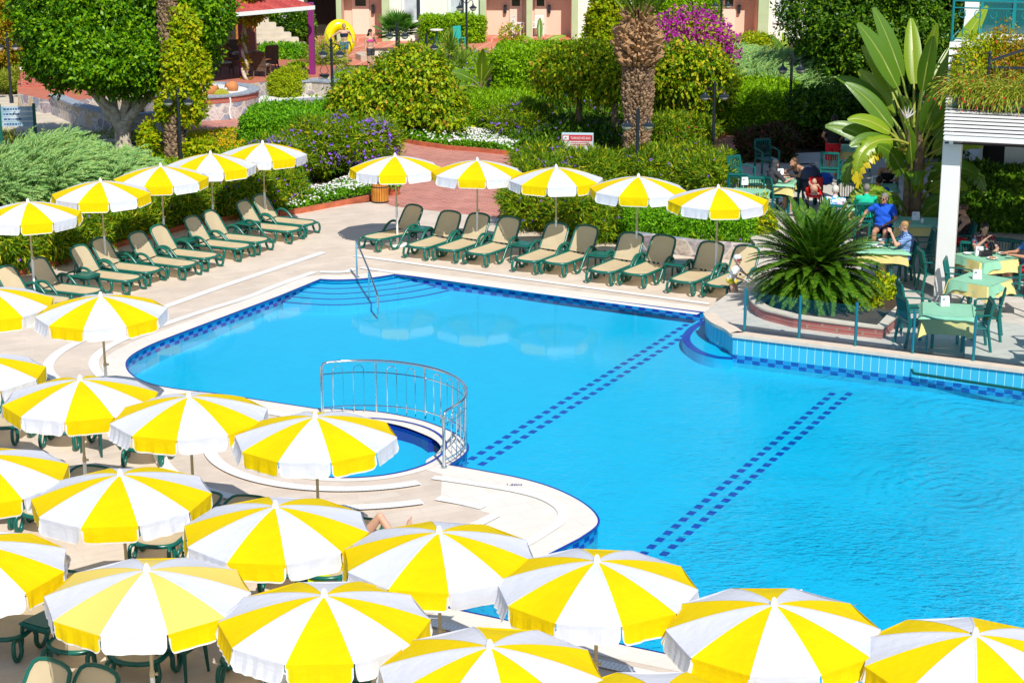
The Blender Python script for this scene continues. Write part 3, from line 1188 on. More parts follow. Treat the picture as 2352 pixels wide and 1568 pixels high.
def make_umbrella(seed, yel='cloth_yellow', lift=None):
    root = thing('parasol', 'x', 'parasol', group='yellow and white parasols')
    top, val = make_canopy(seed, lift)
    can = top.build('canopy', ['cloth_white', yel], root, smooth=True)
    val.build('valance', ['cloth_white', 'cloth_yellow', 'piping_white'], root, smooth=True)
    MB().lathe([(.045, -.03), (.04, .0), (.028, .05), (.016, .075), (0.0, .08)], (0, 0, UZ), 10).build('finial', 'plastic_white', root, smooth=True)
    MB().tube([(0, 0, .95), (0, 0, UZ - .02)], .020, 8).build('upper_pole', 'pole_beige', root, smooth=True)
    MB().tube([(0, 0, .03), (0, 0, .98)], .026, 8).build('lower_pole', 'plastic_white', root, smooth=True)
    kb = MB()
    kb.lathe([(.028, -.03), (.03, 0), (.026, .04)], (0, 0, .97), 8)
    kb.tube([(.02, 0, .97), (.06, 0, .97)], [.012, .02], 6)
    kb.build('knob', 'pole_beige', root)
    rb = MB()
    for k in range(NP):
        a = (k + .5) * 2 * math.pi / NP - math.pi / 2
        rb.tube([(UR * t * math.cos(a), UR * t * math.sin(a), canopy_z(UR * t) - .012) for t in (.03, .3, .6, .98)], .004, 4)
        rb.tube([(.02 * math.cos(a), .02 * math.sin(a), UZ - .45), (UR * .5 * math.cos(a), UR * .5 * math.sin(a), canopy_z(UR * .5) - .015)], .003, 4)
    rb.build('rib_frame', 'metal_grey', root)
    bs = MB()
    bs.box((0, 0, .035), (.46, .46, .07), bev=.02)
    bs.lathe([(.05, .07), (.035, .1), (.03, .22)], (0, 0, 0), 10)
    bs.build('base', 'plastic_white', root)
    return root


# apex in the photo, colour and bearing of the panel that faces the camera (degrees to the right), model, tilt, label
UMB = [
    (65, 460, 'W', -13, 0, 'parasol at the left edge of the left lounger row, nearest the camera in that row'),
    (232, 412, 'Y', 3, 1, 'second parasol of the left lounger row counted from the left edge'),
    (369, 378, 'Y', 7, 0, 'middle parasol of the left lounger row, yellow panel to the camera'),
    (483, 350, 'W', 7, 1, 'fourth parasol of the left lounger row, just before its last one'),
    (603, 326, 'W', 1, 0, 'last and farthest parasol of the left lounger row, before the purple flowers'),
    (910, 355, 'Y', 0, 1, 'parasol in front of the slatted barrel, leftmost of the far poolside row'),
    (1095, 365, 'Y', -6, 0, 'parasol in front of the brick path, second of the far poolside row'),
    (1279, 381, 'W', 6, 1, 'middle parasol of the far poolside row, white panel to the camera'),
    (1464, 402, 'Y', -9, 0, 'parasol in front of the dark lamp post below the date palm'),
    (1650, 427, 'Y', 2, 1, 'parasol beside the sago palm, rightmost of the far poolside row'),
    (-28, 657, 'Y', 27, 2, 'parasol cut by the left edge just below the left lounger row'),
    (232, 674, 'W', 15, 2, 'lone parasol standing at the curved left end of the pool'),
    (-66, 812, 'Y', 20, 3, 'parasol cut by the left edge level with the curved pool end'),
    (180, 866, 'W', -17, 3, 'parasol left of two others in the row below the curved pool end'),
    (433, 905, 'Y', -17, 2, 'parasol between the curved pool end and the round pool'),
    (725, 950, 'W', -2, 2, 'parasol covering half of the round pool'),
    (-45, 1037, 'Y', 24, 3, 'parasol cut by the left edge level with the round pool'),
    (280, 1083, 'Y', 4, 3, 'parasol with a bright yellow front panel left of the sunbather, lower left'),
    (632, 1155, 'Y', -5, 2, 'parasol over the sunbather with bare legs'),
    (1008, 1215, 'Y', -10, 4, 'parasol with a lifted yellow flap beside the pool corner'),
    (1373, 1281, 'W', -7, 2, 'parasol over the near pool edge at the end of the lane marks'),
    (-80, 1238, 'W', 30, 3, 'parasol cut by the left edge near the bottom of the photo'),
    (335, 1302, 'W', 3, 5, 'pale faded parasol at the bottom left'),
    (740, 1360, 'Y', 3, 2, 'parasol right of the pale faded one at the bottom, yellow panel in front'),
    (1128, 1475, 'W', -8, 3, 'parasol cut by the bottom edge near the middle'),
    (1782, 1377, 'W', -1, 4, 'parasol with a lifted white flap over the water at the bottom'),
    (2240, 1450, 'Y', 6, 2, 'orange-yellow parasol in the bottom right corner'),
    (1520, 1584, 'Y', 0, 3, 'parasol of which only the tip shows at the bottom edge'),
]
protos = {}
for x, y, colr, deg, model, lab in UMB:
    p = W(x, y, UZ + .04)
    rot = math.radians(deg) + (math.radians(36) if colr == 'W' else 0)
    rot += math.pi  # panel 0 is white at -Y, panel 1 yellow
    rz = math.radians(deg) + (0 if colr == 'W' else math.radians(36))
    if model not in protos:
        protos[model] = u = make_umbrella(11 + model, 'cloth_pale_yellow' if model == 5 else 'cloth_yellow', {4: {4: .17, 5: .16}}.get(model))
        u.location, u.rotation_euler = (p.x, p.y, 0), (0, 0, rz)
        u['label'] = lab
    else:
        u = dup(protos[model], (p.x, p.y, 0), rz, lab)
    u.rotation_euler = (random.uniform(-.012, .012), random.uniform(-.012, .012), rz)

# ================================================================ sun loungers
m, nt, b = newmat('plastic_green')
b.inputs['Base Color'].default_value = (0.003, 0.115, 0.085, 1)
b.inputs['Roughness'].default_value = 0.28
b.inputs['Specular IOR Level'].default_value = 0.5
mat('plastic_dark_green', (0.004, 0.085, 0.07), rough=0.35, spec=0.5)
m, nt, b = newmat('sling')
co = objco(nt, scale=(1, 1, 1))
wv = nd(nt, 'TexWave', bands_direction='X')
wv.inputs['Scale'].default_value = 40
wv.inputs['Distortion'].default_value = 0.5
nt.links.new(co, wv.inputs['Vector'])
c = ramp(nt, wv.outputs[0], [(0.2, (0.84, 0.68, 0.43)), (0.8, (0.90, 0.75, 0.51))])
nt.links.new(c, b.inputs['Base Color'])
b.inputs['Roughness'].default_value = 0.7
tl = nd(nt, 'BsdfTranslucent')
nt.links.new(c, tl.inputs[0])
mx = nd(nt, 'MixShader')
mx.inputs[0].default_value = 0.46
nt.links.new(b.outputs[0], mx.inputs[1])
nt.links.new(tl.outputs[0], mx.inputs[2])
nt.links.new(mx.outputs[0], nt.nodes['Material Output'].inputs[0])

BACK = math.radians(58)


def make_lounger(back=BACK):
    """foot end at y = -1.2 towards -Y, backrest raised at y = +0.2"""
    t = thing('sun_lounger', 'x', 'sun lounger', group='green framed sun loungers')
    zs = 0.31
    w = .30
    # seat: sling with a rounded foot end
    out = [(-w, .12)] + [(-w, -.95)] + [(-w * math.cos(a), -.95 - .2 * math.sin(a)) for a in (math.pi * k / 10 for k in range(1, 10))] + [(w, -.95), (w, .12)]
    mb = MB()
    n = len(out)
    rows = []
    for s_ in (0, .33, .66, 1):
        rows.append([(x * s_, y if abs(y) < .94 else -.95 + (y + .95) * s_, zs + .012 - .025 * (1 - s_ ** 2)) for x, y in out])
    vs = [p for r_ in rows for p in r_]
    mb.add(vs, [(i * n + j, i * n + j + 1, (i + 1) * n + j + 1, (i + 1) * n + j) for i in range(3) for j in range(n - 1)])
    mb.build('seat_sling', 'sling', t, smooth=True)
    rim = [(-w - .025, .2, zs), (-w - .025, -.4, zs), (-w - .025, -.95, zs)] + [(-(w + .025) * math.cos(a), -.95 - .23 * math.sin(a), zs) for a in (math.pi * k / 10 for k in range(1, 10))] + [(w + .025, -.95, zs), (w + .025, -.4, zs), (w + .025, .2, zs)]
    fr = MB()
    fr.tube(rim, .034, 8)
    for s_ in (-1, 1):
        fr.tube([(s_ * (w + .025), .18, zs), (s_ * (w + .02), .75, zs - .03)], .026, 6)
    for y in (-.6, .15, .72):
        fr.tube([(-w - .02, y, zs - .04), (w + .02, y, zs - .04)], .022, 6)
    fr.build('seat_frame', 'plastic_green', t, smooth=True)
    # backrest
    cb, sb = math.cos(back), math.sin(back)
    B0 = (0.10, zs + .02)

    def bk(x, s_, d=0):
        return (x, B0[0] + s_ * cb - d * sb, B0[1] + s_ * sb + d * cb)
    H = .67
    bo = [(-w, .02), (-w * .97, H - .16), (-w * .88, H - .06), (-w * .7, H - .015), (-w * .35, H + .012), (0, H + .018), (w * .35, H + .012), (w * .7, H - .015), (w * .88, H - .06), (w * .97, H - .16), (w, .02)]
    mb = MB()
    ns = 5
    rows = []
    for i in range(ns + 1):
        s_ = i / ns
        rows.append([bk(x, y * s_ + .02 * (1 - s_), -.02 * math.sin(math.pi * s_) * (1 - (x / w) ** 2)) for x, y in bo])
    k = len(bo)
    mb2 = MB()
    for j in range(k - 1):
        pass
    vs = [bk(x, y, .004) for x, y in bo] + [bk(0, .02, -.015), bk(0, .33, -.02)]
    c_ = len(bo) + 1
    mb2.add(vs, [(j, j + 1, c_) for j in range(k - 1)] + [(k - 1, 0, c_)])
    mb2.build('backrest_sling', 'sling', t)
    bf = MB()
    bf.tube([bk(x * 1.09, y if y < H - .1 else y + .02) for x, y in bo], .028, 8)
    bf.tube([bk(-w, .1, -.03), bk(w, .1, -.03)], .02, 6)
    bf.build('backrest_frame', 'plastic_green', t, smooth=True)
    for s_ in (-1, 1):
        x = s_ * (w + .075)
        arm = smooth_line([(x - s_ * .02, .20, zs + .02), (x, .20, .43), (x, .10, .52), (x, -.04, .53), (x, -.18, .46), (x, -.35, .28), (x, -.48, .10), (x, -.57, .035), (x, -.68, .04), (x, -.75, .13), (x, -.745, .24), (x - s_ * .05, -.72, zs - .01)], 3)
        MB().tube(arm, .033, 8).build('armrest', 'plastic_green', t, smooth=True)
        x = s_ * (w - .02)
        lp = smooth_line([(x, -1.08, zs - .03), (x + s_ * .02, -1.17, .28), (x + s_ * .03, -1.20, .15), (x + s_ * .03, -1.16, .045), (x + s_ * .03, -1.07, .04), (x + s_ * .03, -1.01, .12), (x, -.99, zs - .04)], 3)
        MB().tube(lp, .03, 8).build('foot_leg', 'plastic_green', t, smooth=True)
        x = s_ * w
        lp = smooth_line([(x, .45, zs - .02), (x, .55, .16), (x, .58, .06), (x, .66, .04), (x, .72, .12), (x, .72, zs - .04)], 3)
        MB().tube(lp, .028, 6).build('rear_leg', 'plastic_green', t, smooth=True)
    for s_ in (-1, 1):
        MB().tube([(s_ * .22, .42, zs - .02), bk(s_ * .22, .42, -.03)], .014, 5).build('back_prop', 'plastic_dark_green', t)
    return t


FD = Vector((-0.4513, -0.8924))       # foot direction of the row along the far pool edge
LD2 = Vector((0.8924, -0.4513))       # and of the row along the left edge
lounger0 = {}
LS = 0.93


def lounger(x, y, d, label, jitter=2.0, back=BACK):
    """lounger whose foot end is centred on the photo point (x, y) at frame height"""
    p = W(x, y, .32).xy - Vector(d).normalized() * 1.17 * LS
    rz = math.atan2(d[1], d[0]) + math.pi / 2 + math.radians(random.uniform(-jitter, jitter))
    if back not in lounger0:
        lounger0[back] = o = make_lounger(back)
        o.location, o.rotation_euler = (p.x, p.y, 0), (0, 0, rz)
        o['label'] = label
        o.scale = (LS, LS, LS)
        return o
    return dup(lounger0[back], (p.x, p.y, 0), rz, label)


rowR = [((848, 546), 'lounger left of the others by the far pool edge, under the parasol before the barrel'),
        ((951, 565), 'second lounger from the left of the far poolside row'),
        ((1018, 571), 'third lounger from the left of the far poolside row, before the brick path'),
        ((1089, 580), 'fourth lounger from the left of the far poolside row'),
        ((1201, 596), 'fifth lounger from the left of the far poolside row, under its middle parasol'),
        ((1269, 602), 'sixth lounger of the far poolside row, with a side table at its right'),
        ((1374, 621), 'seventh lounger of the far poolside row, a side table at its left'),
        ((1449, 627), 'eighth lounger of the far poolside row, third from its right end'),
        ((1561, 644), 'lounger beside the one the toddler leans on'),
        ((1643, 654), 'lounger the toddler leans on, rightmost of the far poolside row')]
for (x, y), lab in rowR:
    lounger(x, y, FD + Vector((-.34 if 'left of the others' in lab else -.12, 0)), lab)
rowL = [((150, 690), 'lounger at the left edge whose cream foot end shows between two parasols'),
        ((222, 669), 'second lounger from the left edge in the left row'),
        ((314, 638), 'third lounger of the left row, with a side table at its near side'),
        ((360, 619), 'fourth lounger of the left row, behind the side table with a curved arm'),
        ((444, 605), 'fifth lounger of the left row, under its middle parasol'),
        ((492, 587), 'sixth lounger of the left row'),
        ((567, 565), 'seventh lounger of the left row'),
        ((608, 551), 'eighth lounger of the left row'),
        ((682, 526), 'ninth lounger of the left row, second from the far end'),
        ((718, 511), 'last lounger at the far end of the left row')]
for (x, y), lab in rowL:
    lounger(x, y, LD2 + Vector((0.02, 0.02)), lab)
near = [((-8, 978), 'lounger at the left edge under the row of parasols below the curved pool end'),
        ((128, 990), 'lounger whose green foot end shows under the parasol left of the round pool row'),
        ((332, 1030), 'lounger pointing straight at the camera under the parasol beside the round pool'),
        ((-22, 1165), 'lounger at the left edge under the cut parasol level with the round pool'),
        ((85, 1183), 'lounger with one green foot loop showing left of the bright yellow front panel'),
        ((350, 1250), 'lounger whose foot end shows between two parasols left of the sunbather'),
        ((462, 1262), 'lounger mostly under the parasol over the sunbather, its left foot loop showing'),
        ((640, 1316), 'lounger right leg loop showing below the parasol over the sunbather'),
        ((738, 1322), 'lounger with a lime towel hanging by its foot end'),
        ((155, 1492), 'lounger foot end in the shade left of the pale parasol pole'),
        ((300, 1518), 'lounger foot end in the shade at the pole of the pale parasol'),
        ((548, 1528), 'lounger in shade under the left side of the parasol right of the pale one'),
        ((-10, 1462), 'dark lounger in shade at the bottom left edge')]
for (x, y), lab in near:
    lounger(x, y, Vector((0, -1)) if 'straight' in lab else Vector((-.22, -.97)), lab, 3, math.radians(9))
for (x, y), lab in (((-120, 1757), 'lounger with its tan back showing in the bottom left corner, left one'), ((-5, 1774), 'lounger with its tan back half in sun at the bottom left corner, right one'), ((735, 1725), 'lounger back in shade at the bottom edge between two parasols')):
    lounger(x, y, FD + Vector((-.1, 0)), lab, 2)
sunbed = lounger(994, 1288, Vector((.93, -.36)), 'lounger with a white towel that the sunbather lies on', 0, math.radians(9))


# side tables
def make_table():
    t = thing('side_table', 'x', 'side table', group='green plastic side tables')
    mb = MB()
    mb.box((0, 0, .42), (.46, .46, .035), bev=.015)
    mb.box((0, 0, .443), (.38, .38, .012))
    mb.build('table_top', 'plastic_green', t)
    MB().box((0, 0, .385), (.40, .40, .04)).build('apron', 'plastic_dark_green', t)
    for sx in (-1, 1):
        for sy in (-1, 1):
            MB().tube([(sx * .19, sy * .19, .40), (sx * .215, sy * .215, .0)], [.028, .018], 6).build('leg', 'plastic_dark_green', t)
    return t


table0 = None
for x, y, lab in ((965, 523, 'side table between the first two loungers of the far poolside row'),
                  (1202, 559, 'side table left of the middle parasol pole in the far poolside row'),
                  (1378, 582, 'side table between the sixth and seventh loungers of the far poolside row'),
                  (1556, 603, 'side table left of the last two loungers of the far poolside row'),
                  (197, 630, 'side table in front of the third lounger of the left row'),
                  (283, 582, 'side table in the shade against the left hedge'),
                  (428, 548, 'side table behind the fifth lounger of the left row'),
                  (570, 510, 'side table before the last two loungers of the left row'),
                  (228, 975, 'side table with legs showing under the gap between two parasols left of the round pool'),
                  (105, 1422, 'side table in shade beside the left edge at the bottom'),
                  (415, 1468, 'side table in shade right of the pale parasol pole'),
                  (820, 1545, 'side table in shade at the bottom edge'),
                  (25, 1130, 'side table leg at the left edge under a cut parasol')):
    p = W(x, y, .44)
    rz = math.radians(-27 + random.uniform(-6, 6))
    if table0 is None:
        table0 = make_table()
        table0.location, table0.rotation_euler = (p.x, p.y, 0), (0, 0, rz)
        table0['label'] = lab
    else:
        dup(table0, (p.x, p.y, 0), rz, lab)

# ================================================================ steel rails
mat('steel', (0.72, 0.74, 0.76), rough=0.12, metal=1.0)
rail = thing('pool_handrail', 'steel handrail with two posts going down the entry steps', 'handrail')
a, b_, c = W(820, 637), W(848, 680, -.05), W(868, 712, -.09)
mb = MB()
mb.tube([a, a + Vector((0, 0, .83)), b_ + Vector((0, 0, .57)), c + Vector((0, 0, .30)), c + Vector((0, 0, -.1))], .021, 8)
mb.build('top_rail', 'steel', rail, smooth=True)
MB().tube([b_, b_ + Vector((0, 0, .57))], .02, 8).build('post', 'steel', rail, smooth=True)
MB().lathe([(.06, 0), (.055, .02), (.03, .03)], tuple(a), 12).build('floor_flange', 'steel', rail)

fence = thing('curved_railing', 'curved steel railing with arched bars round the far side of the children pool', 'railing')
rc = WC + Vector((0.03, 0.03))
RR = WR + .30
a0 = math.atan2(W(985, 1065).y - rc.y, W(985, 1065).x - rc.x)
a1 = math.atan2(W(730, 941).y - rc.y, W(730, 941).x - rc.x)
Q = lambda a, z, r_=RR: Vector((rc.x + r_ * math.cos(a), rc.y + r_ * math.sin(a), z))
H = .90
arc = [a0 + (a1 - a0) * k / 40 for k in range(41)]
MB().tube([Q(a0, 0), Q(a0, H - .08), Q(a0 + .02, H - .02)] + [Q(a, H) for a in arc[1:-1]] + [Q(a1 - .02, H - .02), Q(a1, H - .08), Q(a1, 0)], .025, 8).build('handrail', 'steel', fence, smooth=True)
for z in (.12, .70):
    MB().tube([Q(a, z) for a in arc], .011, 6).build('rail', 'steel', fence, smooth=True)
for k in range(1, 5):
    a = a0 + (a1 - a0) * k / 5
    MB().tube([Q(a, 0), Q(a, H)], .018, 8).build('post', 'steel', fence, smooth=True)
for k in range(5):
    for q in (.32, .70):
        a = a0 + (a1 - a0) * (k + q) / 5
        w = .085 / RR
        top = [(a - w * math.cos(t), .74 + .085 * math.sin(t)) for t in (math.pi * i / 8 for i in range(9))]
        MB().tube([Q(a - w, .0)] + [Q(aa, z) for aa, z in top] + [Q(a + w, .0)], .008, 6).build('arched_bar', 'steel', fence, smooth=True)
mb = MB()
for a in (a0, a1):
    mb.lathe([(.05, 0.012), (.045, .03), (.028, .035)], tuple(Q(a, 0)), 12)
mb.build('floor_flange', 'steel', fence)

# wall rail along the terrace over the water
p0, p1 = W(2100, 843, .1), W(2352, 881, .1)
p2 = p0 + (p1 - p0) * 1.6
o_ = Vector((-.12, -.22, 0))
wr = thing('wall_rail', 'long dark rail fixed to the blue tiled terrace wall above the water', 'rail')
MB().tube([p0 + Vector((0, 0, .0)), p0 + o_ * .6 + Vector((0, 0, -.01)), p0 + o_ + Vector((.06, -.03, -.04)), p2 + o_ + Vector((0, 0, -.04))], .028, 8).build('bar', 'plastic_dark_green', wr, smooth=True)
MB().box(tuple(p0 + o_ * .05), (.12, .03, .1), rz=math.radians(-31), bev=.01).build('bracket', 'steel', wr)

# ================================================================ towels
fabric('towel_white', (0.86, 0.86, 0.86), 0.1, weave=70)
fabric('towel_lime', (0.62, 0.78, 0.0), 0.15, weave=70)
M = sunbed.matrix_basis.copy()
mb = MB()
n = 12
ys = [-1.17 + i * 1.25 / n for i in range(n + 1)]
vs = []
for i, y in enumerate(ys):
    for j in range(7):
        x = -.34 + .68 * j / 6
        z = .362 + .006 * math.sin(i * 2.1 + j) + (-.06 if j in (0, 6) else 0)
        vs.append(M @ Vector((x, y - .02, z)))
w = 7
mb.add(vs, [(i * w + j, i * w + j + 1, (i + 1) * w + j + 1, (i + 1) * w + j) for i in range(n) for j in range(6)])
tag(mb.build('towel', 'towel_white', smooth=True), 'white towel spread on the lounger under the sunbather', 'towel')
p = W(733, 1300, .4)
mb = MB()
vs = []
for i in range(7):
    for j in range(5):
        s_ = i / 6
        vs.append((p.x - .14 + .07 * j, p.y - .05 - .02 * math.sin(j * 1.7) - .05 * s_, .46 - .34 * s_ - .02 * j * s_))
mb.add(vs, [(i * 5 + j, i * 5 + j + 1, (i + 1) * 5 + j + 1, (i + 1) * 5 + j) for i in range(6) for j in range(4)])
tag(mb.build('towel', 'towel_lime', smooth=True), 'lime towel hanging off a lounger under the sunbather parasol', 'towel')
# ================================================================ plants
leafmat('leaf_ficus', [(0.0, (0.031, 0.121, 0.0035)), (0.4, (0.096, 0.263, 0.0052)), (0.8, (0.212, 0.424, 0.0069)), (1.0, (0.360, 0.564, 0.0087))], 0.3, 0.38)
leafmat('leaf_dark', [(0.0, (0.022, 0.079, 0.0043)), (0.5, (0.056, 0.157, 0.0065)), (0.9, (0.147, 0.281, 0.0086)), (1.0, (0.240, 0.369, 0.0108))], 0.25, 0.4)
leafmat('leaf_hedge', [(0.0, (0.114, 0.271, 0.0032)), (0.5, (0.228, 0.453, 0.0049)), (1.0, (0.419, 0.620, 0.0081))], 0.35)
leafmat('leaf_box', [(0.0, (0.067, 0.236, 0.0049)), (0.5, (0.134, 0.380, 0.0081)), (1.0, (0.266, 0.544, 0.0097))], 0.3)
leafmat('leaf_vine', [(0.0, (0.175, 0.333, 0.0032)), (0.5, (0.385, 0.500, 0.0049)), (0.85, (0.620, 0.600, 0.0081)), (1.0, (0.620, 0.500, 0.0081))], 0.4)
leafmat('leaf_orange', [(0.0, (0.18, 0.24, 0.008)), (0.4, (0.42, 0.38, 0.01)), (0.8, (0.52, 0.30, 0.01)), (1.0, (0.45, 0.14, 0.01))], 0.4)
leafmat('leaf_mulberry', [(0.0, (0.064, 0.176, 0.0030)), (0.35, (0.184, 0.334, 0.0045)), (0.7, (0.405, 0.527, 0.0060)), (0.9, (0.620, 0.597, 0.0151)), (1.0, (0.553, 0.281, 0.0378))], 0.35)
leafmat('leaf_juniper', [(0.0, (0.129, 0.307, 0.0826)), (0.5, (0.281, 0.513, 0.1469)), (0.85, (0.474, 0.620, 0.2295)), (1.0, (0.430, 0.547, 0.0734))], 0.3, 0.6)
leafmat('leaf_ruellia', [(0.0, (0.058, 0.169, 0.0071)), (0.5, (0.163, 0.317, 0.0090)), (0.85, (0.350, 0.444, 0.0108)), (1.0, (0.606, 0.508, 0.0179))], 0.35)
leafmat('leaf_conifer', [(0.0, (0.232, 0.362, 0.0070)), (0.6, (0.435, 0.551, 0.0093)), (1.0, (0.609, 0.620, 0.0139))], 0.35)
leafmat('leaf_plum', [(0.0, (0.033, 0.055, 0.0088)), (0.5, (0.077, 0.099, 0.0132)), (0.8, (0.154, 0.033, 0.0352)), (1.0, (0.275, 0.055, 0.0528))], 0.3)
leafmat('leaf_grassy', [(0.0, (0.145, 0.232, 0.0116)), (0.6, (0.319, 0.406, 0.0232)), (1.0, (0.609, 0.551, 0.0928))], 0.35)
leafmat('leaf_cycad', [(0.0, (0.022, 0.085, 0.004)), (0.5, (0.06, 0.17, 0.008)), (0.9, (0.11, 0.25, 0.012)), (1.0, (0.20, 0.30, 0.015))], 0.25, 0.25, 0.6)
leafmat('leaf_cycad_old', [(0.0, (0.08, 0.09, 0.006)), (0.5, (0.16, 0.15, 0.010)), (1.0, (0.30, 0.20, 0.02))], 0.3, 0.4)
leafmat('leaf_fan', [(0.0, (0.043, 0.160, 0.0174)), (0.6, (0.116, 0.290, 0.0348)), (1.0, (0.232, 0.435, 0.0580))], 0.3, 0.35)
leafmat('leaf_yucca', [(0.0, (0.102, 0.217, 0.0232)), (0.6, (0.232, 0.362, 0.0348)), (1.0, (0.435, 0.522, 0.0928))], 0.3, 0.4)
leafmat('petal_purple', [(0.0, (0.20, 0.06, 0.62)), (0.6, (0.32, 0.12, 0.78)), (1.0, (0.46, 0.22, 0.85))], 0.3, 0.7, 0.1)
leafmat('petal_white', [(0.0, (0.75, 0.74, 0.72)), (0.9, (0.86, 0.86, 0.84)), (1.0, (0.80, 0.45, 0.60))], 0.25, 0.7, 0.1)
leafmat('petal_magenta', [(0.0, (0.40, 0.015, 0.28)), (0.5, (0.58, 0.03, 0.45)), (1.0, (0.70, 0.10, 0.60))], 0.4, 0.7, 0.1)
leafmat('petal_orange', [(0.0, (0.75, 0.30, 0.01)), (0.6, (0.80, 0.48, 0.01)), (1.0, (0.80, 0.60, 0.03))], 0.3, 0.7, 0.1)
leafmat('petal_red', [(0.0, (0.50, 0.01, 0.03)), (1.0, (0.75, 0.06, 0.08))], 0.3, 0.7, 0.1)
mat('bark_pale', (0.72, 0.64, 0.52), rough=0.9, col2=(0.34, 0.28, 0.20), scale=7, bump=0.6, bscale=14)
mat('bark_brown', (0.26, 0.17, 0.10), rough=0.9, col2=(0.13, 0.08, 0.05), scale=8, bump=0.6, bscale=16)
mat('palm_scale', (0.40, 0.27, 0.16), rough=0.9, col2=(0.20, 0.12, 0.07), scale=9, bump=0.5, bscale=30)
mat('palm_bulge', (0.50, 0.28, 0.12), rough=0.9, col2=(0.34, 0.22, 0.13), scale=6, bump=0.5, bscale=30)
mat('palm_fibre', (0.19, 0.13, 0.09), rough=1.0, var=0.5, scale=14, bump=0.6)


def ppm(y):
    return (y + 400) * 0.1014


def dims(x0, x1, yt, yb, depth=None):
    """photo box of a plant -> base point, width, depth, height in metres"""
    s = ppm(yb)
    w = (x1 - x0) / s
    d = depth if depth else w * 0.8
    h = max(.25, (yb - yt) / (s * .97) - d * .5 * .16)
    p = W((x0 + x1) / 2, yb)
    return Vector((p.x, p.y + d / 2, 0)), w, d, h


def lumps(w, d, h, n, seed, flat=1.0):
    rg = random.Random(seed)
    bl = [(0, 0, h * .48, w * .40, d * .40, h * .50)]
    for i in range(n):
        a = 2 * math.pi * (i + rg.random() * .6) / n
        k = rg.uniform(.5, .8)
        r = rg.uniform(.20, .30)
        z = h * rg.uniform(.30, .74)
        bl.append((math.cos(a) * w * .5 * k, math.sin(a) * d * .5 * k, z, w * r, d * r, min(h - z, h * rg.uniform(.26, .36))))
    return bl


def add_flowers(lv, P, N, size, mi):
    """five-petalled flowers facing outwards: petals as small quads"""
    n = len(P)
    ax = unit(N + rnd3(n) * .5 + np.array([0, -0.3, .5]))
    t = unit(np.cross(ax, rnd3(n)))
    b_ = np.cross(ax, t)
    for k in range(5):
        a = 2 * math.pi * k / 5
        d = t * math.cos(a) + b_ * math.sin(a)
        lv.put(P + N * .03, unit(d + ax * .35), unit(np.cross(d, ax)), size * .55, size * .5, mi, 0.05)


def shrub(name, label, cat, box, leaf, L, Wd, dens, depth=None, n=7, seed=1, flowers=None, out=.5, droop=0.0, group=None, shell=(.6, 1.05), rough=.16, core=True, blobs=None, lv=.35, rot=0.0):
    p, w, d, h = dims(*box, depth)
    bl = blobs(w, d, h) if blobs else lumps(w, d, h, n, seed)
    P, N = blob_pts(bl, dens, shell, rough, seed, zmin=0.0)
    P, N = sprigs(P, N, 8, max(.09, L * .9), L * .6)
    P[:, 2] = np.maximum(P[:, 2], .01)
    lf = Leaves()
    lf.scatter(P, N, L, Wd, 0, out=out, droop=droop, lv=lv)
    if core:
        for i, b_ in enumerate(bl[:6]):
            lf.quads(sphere_quads(b_[:3], np.array(b_[3:6]) * .55, 8, 5, .1, seed + i), 0)
    if flowers is None:
        o = lf.build(name, leaf, loc=p)
        o.rotation_euler.z = rot
        return tag(o, label, cat, group)
    t = thing(name, label, cat, p, rot, group)
    lf.build('foliage', leaf, t)
    fm, fs, fd, bias = flowers
    FP, FN = blob_pts(bl, fd, (.98, 1.10), rough, seed, zmin=h * .25)
    k = RNG.random(len(FP)) < np.clip(.35 + bias * lump(FP, seed + 5, 1.3), .05, 1)
    FP, FN = FP[k], FN[k]
    lf2 = Leaves()
    add_flowers(lf2, FP, FN, fs, 0)
    lf2.build('flowers', fm, t)
    return t


def hedge(name, label, box, leaf, depth, dens=900, L=.09, Wd=.05, seed=1, rot=0.0, round_=.15, jit=.05, group=None, dimh=None):
    p, w, d, h = dims(*box, depth)
    h = dimh or h
    P, N = box_pts((w, d, h), dens, round_, jit, seed)
    P, N = sprigs(P, N, 7, .11, .06)
    lf = Leaves()
    lf.scatter(P, N, L, Wd, 0, out=.45)
    mb = np.array([[x, y, z] for z in (0, h * .93) for x, y in ((-w * .46, -d * .44), (w * .46, -d * .44), (w * .46, d * .44), (-w * .46, d * .44))])
    lf.quads(mb[[[0, 1, 5, 4], [1, 2, 6, 5], [2, 3, 7, 6], [3, 0, 4, 7], [4, 5, 6, 7]]], 0)
    o = lf.build(name, leaf, loc=p)
    o.rotation_euler.z = rot
    return tag(o, label, 'hedge', group)


def limb(mb, a, b_, r0, r1, seed, wob=.08, n=5, mi=0):
    rg = random.Random(seed)
    a, b_ = Vector(a), Vector(b_)
    L = (b_ - a).length
    pts = [a.lerp(b_, i / n) + Vector((rg.uniform(-1, 1), rg.uniform(-1, 1), rg.uniform(-.4, .4))) * wob * L * (0 if i in (0,) else .5) for i in range(n + 1)]
    mb.tube(pts, [r0 + (r1 - r0) * i / n for i in range(n + 1)], 9, mi=mi)


